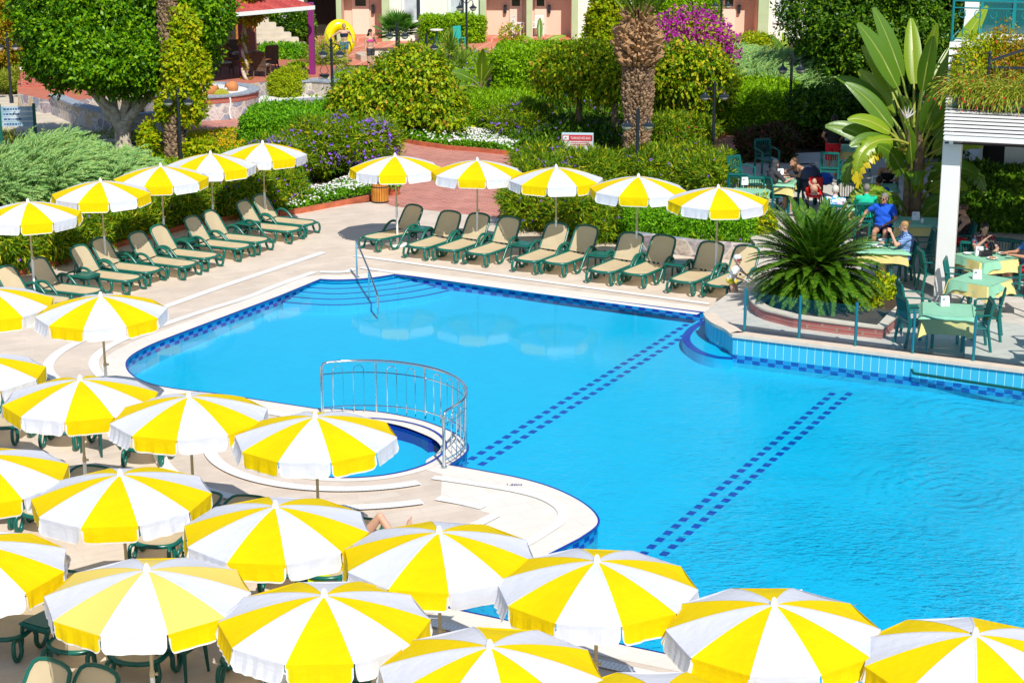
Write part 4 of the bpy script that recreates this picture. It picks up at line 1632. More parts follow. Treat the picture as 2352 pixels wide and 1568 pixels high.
# ---- big ficus with a pale forked trunk, left
p = W(285, 350)
t = thing('broadleaf_tree', 'dense round green tree with a forked pale trunk, left of the palm', 'tree', p, group='trees')
mb = MB()
mb.tube([(0, 0, -.05), (-.02, 0, .3), (0, 0, .75), (.02, 0, 1.0)], [.34, .25, .24, .30], 12)
for i, (x, y, z) in enumerate(((-1.3, .1, 2.3), (-.55, .3, 2.6), (.15, -.2, 2.5), (.9, .2, 2.4), (.5, .8, 2.7), (-.9, -.4, 2.6), (1.5, -.1, 2.5))):
    limb(mb, ((-.12 if x < 0 else .12), 0, .85), (x, y, z), .16, .07, i, .1)
    limb(mb, (x, y, z), (x * 1.5, y * 1.5, z + 1.3), .07, .03, i + 20, .15)
mb.build('trunk', 'bark_pale', t, smooth=True)
bl = [(0, .2, 3.9, 2.35, 2.0, 1.75), (-1.6, 0, 3.5, 1.45, 1.3, 1.3), (1.5, .5, 3.4, 1.35, 1.2, 1.25), (-.5, -.9, 3.1, 1.5, 1.2, 1.05), (.6, -.7, 3.0, 1.3, 1.1, 1.0), (-2.3, .3, 4.5, 1.0, 1.0, 1.0), (2.3, .2, 4.2, 1.1, 1.0, 1.1), (-1.0, -.6, 4.8, 1.2, 1.1, 1.0), (.6, -.2, 4.9, 1.3, 1.1, 1.1), (-.2, .2, 2.6, 1.5, 1.1, .6), (1.7, .5, 2.7, .9, .7, .6), (-1.9, -.2, 2.75, .8, .7, .6)]
P, N = blob_pts(bl, 520, (.70, 1.08), .24, 3)
P, N = sprigs(P, N, 14, .24, .16)
lf = Leaves()
lf.scatter(P, N, .14, .075, 0, out=.4, droop=.15)
for i, b_ in enumerate(bl[:9]):
    lf.quads(sphere_quads(b_[:3], np.array(b_[3:6]) * .6, 10, 6, .15, i), 0)
lf.build('crown', 'leaf_ficus', t)


# ---- palm trunk wrapped in a yellow-green vine
def palm_trunk(mb, h, r_of, scale_l, rows, cols, seed, mi=0, tilt=.45):
    rg = random.Random(seed)
    zs = [h * i / 24 for i in range(25)]
    mb.tube([(0, 0, z - .02) for z in zs], [r_of(z) * .9 for z in zs], 14, mi=mi + 1)
    for i in range(rows):
        z = h * (i + .3) / rows
        r = r_of(z)
        for j in range(cols):
            a = 2 * math.pi * (j + .5 * (i % 2) + rg.uniform(-.15, .15)) / cols
            R = Matrix.Rotation(a, 3, 'Z')
            w = math.pi * r / cols * rg.uniform(.7, 1.2)
            L = scale_l * rg.choice([.5, .8, 1, 1.1, 1.5]) * rg.uniform(.8, 1.2)
            a += rg.uniform(-.08, .08)
            R = Matrix.Rotation(a, 3, 'Z') @ Matrix.Rotation(rg.uniform(-.3, .3), 3, 'X')
            o = L * tilt * rg.uniform(.7, 1.4)
            q = [(r * .9, -w, 0), (r * .9, w, 0), (r + o, w * .55, L * .72), (r + o, -w * .55, L * .72), (r * .92, 0, L * 1.1), (r + o * .3, 0, -.01)]
            mb.add([R @ Vector(v) + Vector((0, 0, z)) for v in q], [(0, 5, 3), (5, 1, 2), (5, 2, 3), (3, 2, 4), (0, 3, 4), (1, 4, 2)], mi)


def frond(lf, mb, base, az, el, L, seed, curve=1.1, nl=26, leafl=.42, mi=0, wd=.03, pr=.025):
    """feather palm frond: arching midrib with leaflets on both sides"""
    h = Vector((math.cos(az), math.sin(az), 0))
    pts, d, p = [], el, Vector(base)
    n = 10
    for i in range(n + 1):
        pts.append(p.copy())
        p = p + (h * math.cos(d) + Vector((0, 0, math.sin(d)))) * (L / n)
        d -= curve / n * (0.5 + i / n)
    if mb is not None:
        mb.tube(pts, [pr * (1 - .85 * i / n) for i in range(n + 1)], 5)
    side = np.array([-h.y, h.x, 0])
    Pn = np.array([tuple(q) for q in pts])
    t = np.linspace(.16, 1, nl)
    seg = np.minimum((t * n).astype(int), n - 1)
    Q = Pn[seg] + (Pn[seg + 1] - Pn[seg]) * (t * n - seg)[:, None]
    T = unit(Pn[seg + 1] - Pn[seg])
    ln = leafl * (np.sin(np.pi * np.clip(t * .9 + .12, 0, 1)) * .8 + .2)
    for s_ in (-1, 1):
        up = np.cross(T, side[None] * 1.0)
        ax = unit(T * .75 + side[None] * s_ + np.abs(up) * .18 + RNG.normal(size=T.shape) * .05)
        sd = unit(np.cross(ax, np.cross(side[None], T)) + 1e-6)
        sd = unit(T - ax * (T * ax).sum(1)[:, None])
        lf.put(Q, ax, sd, ln, wd, mi, .1)


p = W(402, 366)
t = thing('palm_tree', 'palm trunk wrapped in a yellow-green climbing vine, behind the left lamp post', 'palm', p, group='trees')
mb = MB()
palm_trunk(mb, 6.2, lambda z: .28, .12, 58, 12, 5, tilt=.3)
mb.build('trunk', ['palm_scale', 'palm_fibre'], t)
lf = Leaves()
mbf = MB()
for i in range(26):
    frond(lf, mbf, (0, 0, 6.2), i * 2.4, random.uniform(.2, 1.4), 2.6, i, 1.0, 22, .4)
mbf.build('frond_stalks', 'leaf_yucca', t)
lf.build('fronds', 'leaf_yucca', t)
bl = [(.35, -.1, 3.0, .55, .5, .8), (.2, -.2, 2.2, .45, .4, .6), (.45, 0, 3.9, .5, .45, .6), (-.2, -.1, 1.55, .3, .3, .5), (.5, -.1, 1.6, .45, .4, .5), (.7, 0, 2.6, .5, .45, .7), (-.75, .0, .6, .3, .3, .5), (.75, -.1, .3, .5, .4, .35)]
P, N = blob_pts(bl, 520, (.5, 1.1), .25, 8)
lf = Leaves()
lf.scatter(P, N, .12, .09, 0, out=.5, droop=.3)
lf.build('vine', 'leaf_vine', t)

# ---- climber wall at the far left, round shrub, lantana bed, juniper mass
shrub('climber', 'tall yellow and orange climber at the far top left corner', 'climber', (-60, 78, -30, 178), 'leaf_orange', .13, .09, 420, 1.2, 8, 12)
shrub('round_shrub', 'rounded olive green shrub by the left lamp post at the edge', 'shrub', (-20, 88, 160, 216), 'leaf_grassy', .16, .02, 1100, None, 6, 14, out=1.0)
bl = lambda w, d, h: [(-w * .3, 0, h * .35, w * .3, d * .5, h * .5), (0, d * .1, h * .4, w * .3, d * .5, h * .55), (w * .27, -d * .05, h * .32, w * .28, d * .45, h * .5), (-w * .12, -d * .3, h * .3, w * .28, d * .3, h * .4), (w * .15, d * .3, h * .3, w * .25, d * .3, h * .5)]


def juniper(label, box, depth, seed, dens=520):
    p, w, d, h = dims(*box, depth)
    P, N = blob_pts(bl(w, d, h), dens, (.7, 1.05), .18, seed, zmin=0)
    N2 = unit(N * np.array([1, 1, .5]) + np.array([.45, -.1, .75]) + rnd3(len(P)) * .45)
    lf = Leaves()
    k = np.arange(0, len(P), 9)
    Q, D = P[k] - N[k] * .1, N2[k]
    Lp = RNG.uniform(.05, .095, len(k))[:, None]
    for st in range(8):                          # each plume: an arching axis feathered on both sides
        sd = unit(np.cross(D, np.array([0, -.4, 1.]) + rnd3(len(k)) * .2))
        for s_ in (-1, 1):
            ax = unit(D * .9 + sd * s_ * .75 + rnd3(len(k)) * .12)
            lf.put(Q, ax, unit(np.cross(ax, rnd3(len(k)) * .4 + np.array([0, -.6, .8]))), .17 - .012 * st, .03, 0, .1)
        lf.put(Q, D, sd, .14, .035, 0, .1)
        Q = Q + D * Lp
        D = unit(D + np.array([.10, -.03, -.10]))
    lf.scatter(P[::3], N2[::3], .16, .035, 0, spread=.7, out=.9)
    for i, b_ in enumerate(bl(w, d, h)):
        lf.quads(sphere_quads(b_[:3], np.array(b_[3:6]) * .75, 10, 6, .15, seed + i), 0)
    o = lf.build('juniper', 'leaf_juniper', loc=p)
    return tag(o, label, 'juniper', 'feathery blue-green junipers')


juniper('feathery blue-green juniper behind the left lounger row, nearest the left edge', (-60, 180, 342, 475), 5.0, 21)
juniper('feathery blue-green juniper behind the left lounger row, beside the pale trunk', (120, 300, 372, 452), 3.5, 22)
juniper('blue-green juniper spreading behind the trimmed hedge on the right', (1640, 1800, 118, 215), 6, 23, 380)
juniper('blue-green juniper under the dark tree on the right', (1760, 1925, 128, 235), 6, 24, 380)


def ground_cover(name, label, px, leaf, L, Wd, dens, hgt, flowers=None, seed=1, out=.8):
    """low planting filling a polygon: one mass nobody could count"""
    poly = [W(x, y) for x, y in px]
    xs, ys = [q.x for q in poly], [q.y for q in poly]
    area = abs(sum(poly[i - 1].x * poly[i].y - poly[i].x * poly[i - 1].y for i in range(len(poly)))) / 2
    bb = (max(xs) - min(xs)) * (max(ys) - min(ys))
    n = int(dens * bb)
    P = np.stack([RNG.uniform(min(xs), max(xs), n), RNG.uniform(min(ys), max(ys), n), np.zeros(n)], 1)
    ins = np.zeros(n, bool)
    for i in range(len(poly)):
        a, b_ = poly[i - 1], poly[i]
        if a.y == b_.y:
            continue
        c = ((a.y > P[:, 1]) != (b_.y > P[:, 1])) & (P[:, 0] < (b_.x - a.x) * (P[:, 1] - a.y) / (b_.y - a.y) + a.x)
        ins ^= c
    P = P[ins]
    hh = hgt * (.65 + .45 * lump(P * np.array([1, 1, 0]), seed, 1.1))
    P[:, 2] = np.maximum(.02, hh * RNG.uniform(.3, 1, len(P)))
    N = unit(np.tile([0., -.2, 1.], (len(P), 1)) + rnd3(len(P)) * .6)
    lf = Leaves()
    lf.scatter(P, N, L, Wd, 0, out=out)
    mats = [leaf]
    if flowers:
        for k, (fm, fs, frac) in enumerate(flowers):
            mats.append(fm)
            sel = RNG.random(len(P)) < frac * np.clip(.8 + .7 * lump(P, seed + 9 + k, 1.6), 0, 2)
            Q = P[sel].copy()
            Q[:, 2] = np.maximum(.05, hh[sel] * RNG.uniform(.85, 1.15, sel.sum()))
            add_flowers(lf, Q, N[sel], fs, k + 1)
    return tag(lf.build(name, mats), label, None, None, 'stuff')


ground_cover('lantana_bed', None, ((335, 360), (560, 352), (575, 318), (540, 305), (440, 308), (420, 330)), 'leaf_vine', .10, .05, 330, .3, [('petal_orange', .06, .22)], 31)
ground_cover('lantana_bed', None, ((270, 470), (520, 440), (560, 350), (420, 345), (330, 375), (300, 420)), 'leaf_hedge', .11, .05, 330, .25, [('petal_orange', .05, .08)], 32)
ground_cover('grass_tufts', None, ((-60, 330), (130, 330), (250, 330), (330, 335), (330, 300), (120, 330), (-60, 300)), 'leaf_grassy', .2, .03, 200, .25, None, 33)

# ---- trimmed hedges
hedge('box_hedge', 'broad low trimmed hedge above the purple flowers, left of the tall lamp', (552, 768, 256, 338), 'leaf_box', 3.6, 800, .10, .055, 41, round_=.2, jit=.1)
hedge('box_hedge', 'dark hedge block beside the pavilion stairs', (592, 692, 108, 166), 'leaf_box', 2.2, 600, .11, .06, 42)
hedge('box_hedge', 'big square hedge right of the banana leaves, bright top and dark front', (1140, 1362, 100, 232), 'leaf_hedge', 4.6, 560, .12, .065, 43, dimh=1.55, round_=.2, jit=.1)
hedge('box_hedge', 'hedge under the white framed windows of the far building', (968, 1110, 36, 100), 'leaf_hedge', 2.0, 420, .13, .075, 44)
hedge('box_hedge', 'small cube hedge against the far building on the right', (1770, 1826, 30, 90), 'leaf_hedge', 1.1, 420, .13, .075, 45)
hedge('box_hedge', 'rounded trimmed hedge right of the double lamp, below the juniper', (1655, 1870, 188, 312), 'leaf_hedge', 4.4, 620, .11, .06, 46, round_=.5, jit=.12, dimh=1.25)
hedge('box_hedge', 'bright hedge at the top of the photo right of the date palm', (1480, 1650, -20, 112), 'leaf_hedge', 3.0, 420, .13, .07, 47, round_=.4, jit=.12)
hedge('box_hedge', 'low bright feathery hedge between the weeping tree and the purple flowers', (1075, 1228, 222, 305), 'leaf_hedge', 2.6, 1000, .13, .03, 48, round_=.3, jit=.08)
hedge('box_hedge', 'trimmed hedge behind the loungers left of the sago palm', (1440, 1745, 480, 570), 'leaf_box', 1.6, 1200, .07, .04, 49, rot=-.22, round_=.25, jit=.06)

# ---- flowering shrubs
FL = ('petal_purple', .085, 100, 1.1)
FLs = ('petal_purple', .07, 14, .8)
RG = 'purple flowering shrubs'


def ruellia(label, box, seed, fl=FL, depth=None, dens=620):
    return shrub('flowering_shrub', label, 'shrub', box, 'leaf_ruellia', .17, .032, dens, depth, 8, seed, fl, out=.9, group=RG, rough=.2)


ruellia('purple flowering shrub below the trimmed hedge, left part', (560, 700, 318, 440), 51, depth=2.2)
ruellia('densely purple flowering shrub under the tall lamp, left of the brick path', (680, 800, 276, 420), 52, ('petal_purple', .085, 150, 1.1), 2.4)
ruellia('purple flowering shrub leaning over the left side of the brick path', (780, 898, 282, 428), 53, ('petal_purple', .085, 150, 1.1), 2.2)
ruellia('green shrub with few purple flowers behind the last lounger of the left row', (560, 690, 400, 485), 54, FLs, 1.6)
ruellia('green shrub with few purple flowers behind the far end of the left row', (470, 600, 385, 505), 55, FLs, 1.6)
ruellia('low flowering shrub between the yellow lantana and the left parasols', (530, 640, 385, 440), 56, FL, 2.0)
for i, (x0, x1, yt, yb) in enumerate(((-60, 70, 520, 640), (30, 150, 500, 618), (120, 240, 485, 585), (200, 310, 465, 562), (280, 385, 450, 545), (350, 460, 430, 528), (420, 520, 418, 512))):
    ruellia(('leafy shrub number %s behind the left lounger row counting from the left edge' % ('one', 'two', 'three', 'four', 'five', 'six', 'seven')[i]), (x0, x1, yt, yb), 60 + i, ('petal_purple', .07, 5, .8), 1.5, 780)
ruellia('purple flowering shrub right of the weeping tree, above white flowers', (1010, 1110, 222, 292), 70, depth=1.8)
ruellia('purple flowering shrub left of the red and white sign board', (1110, 1265, 245, 322), 71, depth=2.0)
ruellia('purple flowering shrub in front of the sign board', (1180, 1330, 345, 460), 72, FL, 2.2)
ruellia('leafy shrub right of the sign board, before the palm trunk', (1300, 1430, 350, 452), 73, FLs, 2.0)
ruellia('leafy shrub behind the middle parasol of the far row, at the path edge', (1160, 1300, 430, 535), 74, FLs, 1.8)
ruellia('leafy shrub behind the fourth parasol of the far row', (1280, 1440, 445, 562), 75, FLs, 1.8)
ruellia('leafy shrub right of the dark lamp post below the date palm', (1450, 1590, 345, 455), 76, FLs, 2.4)
ruellia('leafy shrub left of the dining terrace chairs', (1560, 1700, 350, 470), 77, FLs, 2.4)
ruellia('shrub with red blossoms under the right weeping tree', (1500, 1640, 270, 352), 78, ('petal_red', .06, 14, .8), 2.0)
shrub('plum_shrub', 'dark plum coloured shrub at the corner of the dining terrace', 'shrub', (1700, 1830, 300, 402), 'leaf_plum', .12, .06, 520, 1.8, 7, 80)
shrub('plum_shrub', 'reddish dark shrub under the dark tree by the side path', 'shrub', (1800, 1930, 288, 345), 'leaf_plum', .12, .06, 420, 1.8, 7, 81)
shrub('shrub', 'bright yellow-green conifer bush in the stone planter', 'shrub', (612, 696, 160, 240), 'leaf_conifer', .10, .03, 1600, 1.2, 7, 82, out=.9)
shrub('shrub', 'small round bush in front of the dark hedge by the stairs', 'shrub', (655, 712, 145, 184), 'leaf_hedge', .12, .06, 700, None, 5, 83)
shrub('shrub', 'yellow-green bush between the sago palm and the terrace table', 'shrub', (1985, 2075, 640, 742), 'leaf_conifer', .10, .05, 900, .9, 6, 84, out=.8)
shrub('shrub', 'low yellow-green plant at the corner of the brick planter', 'shrub', (1925, 2020, 690, 768), 'leaf_vine', .08, .03, 1100, .7, 6, 85, out=.9)
shrub('shrub', 'green bush left of the sago palm behind the hedge', 'shrub', (1690, 1780, 460, 570), 'leaf_vine', .09, .05, 700, .9, 6, 86)
shrub('shrub', 'yellow climber covering a stump left of the date palm', 'climber', (1345, 1432, -30, 160), 'leaf_vine', .13, .09, 420, 1.2, 8, 87)
shrub('shrub', 'thin flowering weeds at the foot of the far building porch', 'shrub', (1145, 1200, 52, 122), 'leaf_vine', .13, .05, 160, .7, 5, 88, core=False)
shrub('shrub', 'green yellow shrub under the bougainvillea by the tall lamp', 'shrub', (1480, 1600, 120, 300), 'leaf_vine', .13, .08, 420, 2.2, 8, 89)
shrub('shrub', 'yellow and orange low shrubs before the far building on the right', 'shrub', (1665, 1780, 78, 142), 'leaf_vine', .13, .05, 420, 1.6, 8, 90)
shrub('grass_clump', 'tall grassy clump behind the tall lamp beside the pavilion', 'grass', (728, 772, 118, 178), 'leaf_grassy', .5, .03, 420, 1.0, 5, 91, out=.8, core=False)

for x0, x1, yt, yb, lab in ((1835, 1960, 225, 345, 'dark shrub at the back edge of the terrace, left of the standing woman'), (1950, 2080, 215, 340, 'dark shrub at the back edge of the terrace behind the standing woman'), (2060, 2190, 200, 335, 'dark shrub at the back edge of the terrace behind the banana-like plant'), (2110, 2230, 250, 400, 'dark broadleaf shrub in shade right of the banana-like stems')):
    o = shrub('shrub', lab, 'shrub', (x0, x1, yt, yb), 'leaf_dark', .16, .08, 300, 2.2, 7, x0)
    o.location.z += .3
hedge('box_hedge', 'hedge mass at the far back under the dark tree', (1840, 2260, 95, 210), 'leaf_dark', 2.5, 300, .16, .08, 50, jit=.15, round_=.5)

shrub('shrub', 'dark bush left of the pale stairs under the pavilion eave', 'shrub', (578, 640, 8, 112), 'leaf_dark', .16, .08, 300, 1.4, 7, 501)
shrub('shrub', 'dark bush right of the pale stairs beside the magenta post', 'shrub', (652, 716, 22, 108), 'leaf_dark', .16, .08, 300, 1.6, 7, 502)
# ---- white flower beds
ground_cover('white_flower_bed', None, ((878, 322), (965, 334), (1030, 343), (1100, 349), (1180, 356), (1200, 330), (1120, 300), (1010, 290), (900, 278), (870, 292)), 'leaf_box', .09, .05, 520, .38, [('petal_white', .075, .34)], 95)
ground_cover('white_flower_bed', None, ((655, 490), (700, 486), (780, 470), (862, 452), (858, 415), (800, 420), (700, 445)), 'leaf_box', .09, .05, 620, .34, [('petal_white', .065, .2)], 96)
ground_cover('white_flower_bed', None, ((1545, 345), (1620, 320), (1680, 306), (1735, 296), (1720, 278), (1640, 280), (1550, 300)), 'leaf_box', .10, .05, 420, .38, [('petal_white', .08, .34), ('petal_red', .08, .05)], 97)
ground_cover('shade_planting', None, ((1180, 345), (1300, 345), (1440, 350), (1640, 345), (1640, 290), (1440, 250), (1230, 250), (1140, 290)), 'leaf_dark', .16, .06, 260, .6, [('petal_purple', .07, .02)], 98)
ground_cover('ground_ivy', None, ((690, 245), (790, 262), (860, 330), (1000, 290), (1100, 250), (1140, 130), (960, 110), (840, 160), (770, 180)), 'leaf_hedge', .14, .06, 150, .4, [('petal_purple', .07, .03)], 99)
ground_cover('ground_ivy', None, ((1140, 125), (1480, 128), (1900, 125), (1960, 260), (1840, 310), (1640, 290), (1480, 250), (1200, 250)), 'leaf_hedge', .14, .06, 130, .4, [('petal_magenta', .07, .02)], 100)
ground_cover('ground_ivy', None, ((1180, 460), (1290, 500), (1450, 545), (1600, 575), (1720, 585), (1720, 480), (1640, 430), (1640, 350), (1180, 360)), 'leaf_ruellia', .16, .04, 300, .4, [('petal_purple', .07, .02)], 101)
ground_cover('ground_ivy', None, ((-80, 640), (130, 598), (420, 518), (640, 480), (690, 440), (560, 420), (300, 450), (-80, 520)), 'leaf_ruellia', .16, .04, 300, .4, None, 102)


# ---- weeping mulberries: hanging twigs full of leaves
def weeping(label, px, blobs, seed, th, trunk, dens=330):
    p = W(*px)
    t = thing('weeping_tree', label, 'tree', p, group='trees')
    mb = MB()
    limb(mb, (0, 0, -.05), trunk, .11, .08, seed, .04)
    for b_ in blobs:
        limb(mb, trunk, (b_[0], b_[1], b_[2] + b_[5] * .3), .06, .02, seed + 3, .1)
    mb.build('trunk', 'bark_brown', t, smooth=True)
    lf = Leaves()
    P, N = blob_pts(blobs, dens, (.66, 1.08), .24, seed, zmin=.15)
    P, N = sprigs(P, N, 9, .2, .12)
    lf.scatter(P, N, .15, .085, 0, out=.35, droop=.8)
    k = RNG.choice(len(P), min(len(P), 420), replace=False)
    S = P[k] + N[k] * .05                       # twigs hanging out of the crown
    for j in range(5):
        Q = S + N[k] * .03 * j + np.array([0, 0, -.10]) * j
        ok = Q[:, 2] > .1
        lf.scatter(Q[ok] + rnd3(ok.sum()) * .03, N[k][ok], .14, .08, 0, out=.3, droop=1.2)
    for i, b_ in enumerate(blobs):
        lf.quads(sphere_quads(b_[:3], np.array(b_[3:6]) * .6, 9, 6, .15, seed + i), 0)
    lf.build('crown', 'leaf_mulberry', t)


weeping('wide weeping tree with crown hanging nearly to the ground in the centre', (915, 318),
        [(0, .3, 1.35, 1.5, 1.2, 1.0), (-1.3, .1, 1.3, .9, .9, .7), (1.0, .1, 1.35, 1.0, .9, .95), (.1, .2, 1.95, .8, .9, .7), (.75, .2, 1.95, .85, .9, .7), (.1, -.3, .85, 1.1, .6, .7), (-1.65, .0, .95, .5, .6, .6), (1.4, -.2, .8, .7, .7, .7), (.45, .3, 2.4, .8, .7, .42)], 3, 2, (0, .2, 1.4))
weeping('weeping tree with a thin leaning trunk behind the sign board', (1334, 318),
        [(-.1, 0, 2.35, 1.0, 1.0, .55), (.75, .1, 2.35, .75, .8, .5), (-.85, .1, 2.15, .65, .8, .5), (.2, -.2, 2.6, .8, .8, .4), (-.55, -.3, 1.95, .45, .4, .45), (.95, -.2, 1.95, .4, .4, .4)], 5, 2, (-.1, 0, 1.9))
weeping('weeping tree just left of the date palm trunk', (1412, 332),
        [(.1, .5, 2.3, .7, .8, .6), (-.3, .5, 2.05, .5, .6, .5), (.5, .6, 2.5, .7, .7, .5)], 7, 2, (0, .1, 1.9))
weeping('weeping tree right of the date palm, below the bougainvillea', (1580, 318),
        [(-.3, .2, 2.15, 1.0, 1.0, .65), (.5, .2, 2.15, .8, .9, .6), (-.9, 0, 2.0, .6, .7, .5), (.1, -.2, 2.55, .9, .8, .45), (.9, 0, 1.8, .5, .6, .5)], 9, 2, (-.2, 0, 1.8))

# ---- orange climber on a twisted pale stem by the pavilion
p = W(566, 213)
t = thing('climber_tree', 'yellow and orange leafy climber with a twisted pale stem by the magenta post', 'climber', p)
mb = MB()
for k in range(2):
    mb.tube([(.12 * math.sin(i * .9 + k * 2.6) * (1 - i / 24), .1 * math.cos(i * .9 + k * 2.6) - .1, i * .17) for i in range(17)], [.075 - .002 * i for i in range(17)], 8)
mb.build('stem', 'bark_pale', t, smooth=True)
bl2 = [(-.1, -.7, 3.25, .70, .55, .5), (.34, -.7, 2.95, .5, .45, .38), (-.5, -.65, 3.0, .5, .45, .42), (.1, -.7, 3.75, .75, .5, .4)]
P, N = blob_pts(bl2, 420, (.4, 1.1), .25, 4)
lf = Leaves()
lf.scatter(P, N, .14, .1, 0, out=.4, droop=.4)
P, N = blob_pts([(.05, -.1, .25, .28, .25, .35), (.02, -.1, 1.2, .15, .15, .3), (-.02, -.1, 1.9, .14, .14, .3)], 380, (.4, 1.1), .25, 5)
lf.scatter(P, N, .11, .08, 0, out=.4)
lf.build('foliage', 'leaf_orange', t)

# ---- bougainvillea
p, w, d, h = dims(1492, 1676, 48, 262, 2.2)
t = thing('bougainvillea', 'bougainvillea with bright magenta blossom beside the tall lamp', 'bougainvillea', p)
bl2 = [(0, 0, h * .45, w * .42, d * .4, h * .48), (-w * .25, 0, h * .7, w * .3, d * .35, h * .3), (w * .28, 0, h * .65, w * .26, d * .35, h * .3), (w * .1, 0, h * .85, w * .3, d * .3, h * .2)]
P, N = blob_pts(bl2, 420, (.6, 1.15), .34, 6, zmin=0)
P, N = sprigs(P, N, 8, .2, .2)
lf = Leaves()
up = P[:, 2] > h * (.50 + .34 * lump(P, 4, 1.7))
lf.scatter(P[~up], N[~up], .12, .08, 0, out=.4)
g_ = up & (RNG.random(len(P)) < .42)
lf.scatter(P[g_], N[g_], .11, .07, 0, out=.4)
for i, b_ in enumerate(bl2):
    lf.quads(sphere_quads(b_[:3], np.array(b_[3:6]) * .6, 9, 6, .15, i), 0)
lf.build('foliage', 'leaf_vine', t)
lf = Leaves()
m_ = up & ~g_
lf.scatter(P[m_] + N[m_] * .06, N[m_], .10, .10, 0, out=.4)
lf.build('blossom', 'petal_magenta', t)

# ---- dark tree at the right
p = W(1995, 215)
t = thing('broadleaf_tree', 'large dark green tree rising behind the banana-like plant on the right', 'tree', p, group='trees')
mb = MB()
limb(mb, (0, 0, -.05), (.1, 0, 2.2), .28, .2, 3, .04)
for i, (x, y, z) in enumerate(((-1.5, -.5, 3.5), (1.4, -.6, 3.6), (.2, .8, 4.0), (-.4, -1.4, 3.6), (2.2, .4, 3.8))):
    limb(mb, (.1, 0, 2.0), (x, y, z), .12, .04, i + 50)
mb.build('trunk', 'bark_brown', t, smooth=True)
bl2 = [(0, 0, 3.6, 2.2, 2.2, 1.9), (-1.7, -.4, 3.0, 1.4, 1.5, 1.3), (1.7, -.4, 3.3, 1.5, 1.5, 1.5), (-.6, -1.4, 2.4, 1.5, 1.3, 1.2), (1.0, -1.5, 2.3, 1.5, 1.3, 1.2), (.4, -1.2, 4.6, 1.7, 1.4, 1.2), (2.6, -.2, 4.6, 1.3, 1.3, 1.3), (-1.0, -1.6, 1.5, 1.0, .9, .8), (9.0 - p.x, 46.3 - p.y, 7.0, 1.9, 3.2, .9), (11.2 - p.x, 47.0 - p.y, 7.2, 1.8, 3.2, 1.0), (10.0 - p.x, 51.5 - p.y, 6.6, 2.2, 2.8, 1.2), (8.0 - p.x, 47.5 - p.y, 6.6, 1.2, 1.6, .8), (3.3, -.6, 2.6, 1.0, 1.1, 1.6)]  # lobes placed from fixed positions are unseen, added overhead to shade the terrace
P, N = blob_pts(bl2, 300, (.66, 1.08), .24, 13, zmin=.3)
P, N = sprigs(P, N, 12, .30, .2)
lf = Leaves()
lf.scatter(P, N, .17, .085, 0, out=.4, droop=.3)
for i, b_ in enumerate(bl2):
    lf.quads(sphere_quads(b_[:3], np.array(b_[3:6]) * .62, 10, 6, .15, i), 0)
lf.build('crown', 'leaf_dark', t)

# ---- date palm
p = W(1462, 375)
t = thing('date_palm', 'stout date palm with a swollen shaggy top in the centre right', 'palm', p, group='trees')
mb = MB()
rof = lambda z: .315 + .045 * z + .02 * math.sin(z * 4)
palm_trunk(mb, 2.95, rof, .12, 40, 20, 2, tilt=.5)
mb.build('trunk', ['palm_scale', 'palm_fibre'], t)
mb = MB()
hb = 1.5
def rb(z):
    q = z / hb
    return .40 + .17 * math.sin(math.pi * min(1, q * 1.1 + .12)) - .20 * max(0, q - .45) / .55
palm_trunk(mb, hb, rb, .19, 17, 20, 9, tilt=.85)
o = mb.build('crown_base', ['palm_bulge', 'palm_fibre'], t, loc=(0, 0, 2.85))
lf, mbf = Leaves(), MB()
for i in range(46):
    a = i * 2.39996
    e = 1.45 - .012 * i - random.uniform(0, .12)
    r0 = .06 + .004 * i
    frond(lf, mbf, (r0 * math.cos(a), r0 * math.sin(a), 4.3 - .004 * i), a, e, 3.4, i, .55 + .02 * i, 26, .45, wd=.035, pr=.035)
mbf.build('frond_stalks', 'leaf_yucca', t)
lf.build('fronds', 'leaf_fan', t)

# ---- sago palm on the terrace
sago_p = W(1868, 706, TZ)
t = thing('sago_palm', 'large dark green sago palm with drooping fronds in the brick planter', 'palm', sago_p)
MB().lathe([(.24, 0), (.27, .4), (.22, .7), (.15, .84)], (0, 0, 0), 14).build('trunk', 'palm_fibre', t, smooth=True)
lf, mbf, lo, mbo = Leaves(), MB(), Leaves(), MB()
for i in range(230):
    q = i / 230
    a = i * 2.39996 + random.uniform(-.1, .1)
    e = 1.35 - 1.95 * q ** .85 + random.uniform(-.08, .08)
    old = q > .80
    frond(lo if old else lf, mbo if old else mbf, (.08 * math.cos(a), .08 * math.sin(a), 0.86 - .25 * q), a, e, random.uniform(1.25, 1.45), i, .5 + .7 * (1 - abs(2 * q - 1)) * .8 + (.5 if old else 0), 58, .21, wd=.03, pr=.012)
lf.build('fronds', 'leaf_cycad', t)
mbf.build('frond_stalks', 'leaf_yucca', t)
lo.build('old_fronds', 'leaf_cycad_old', t)
mbo.build('old_frond_stalks', 'leaf_yucca', t)

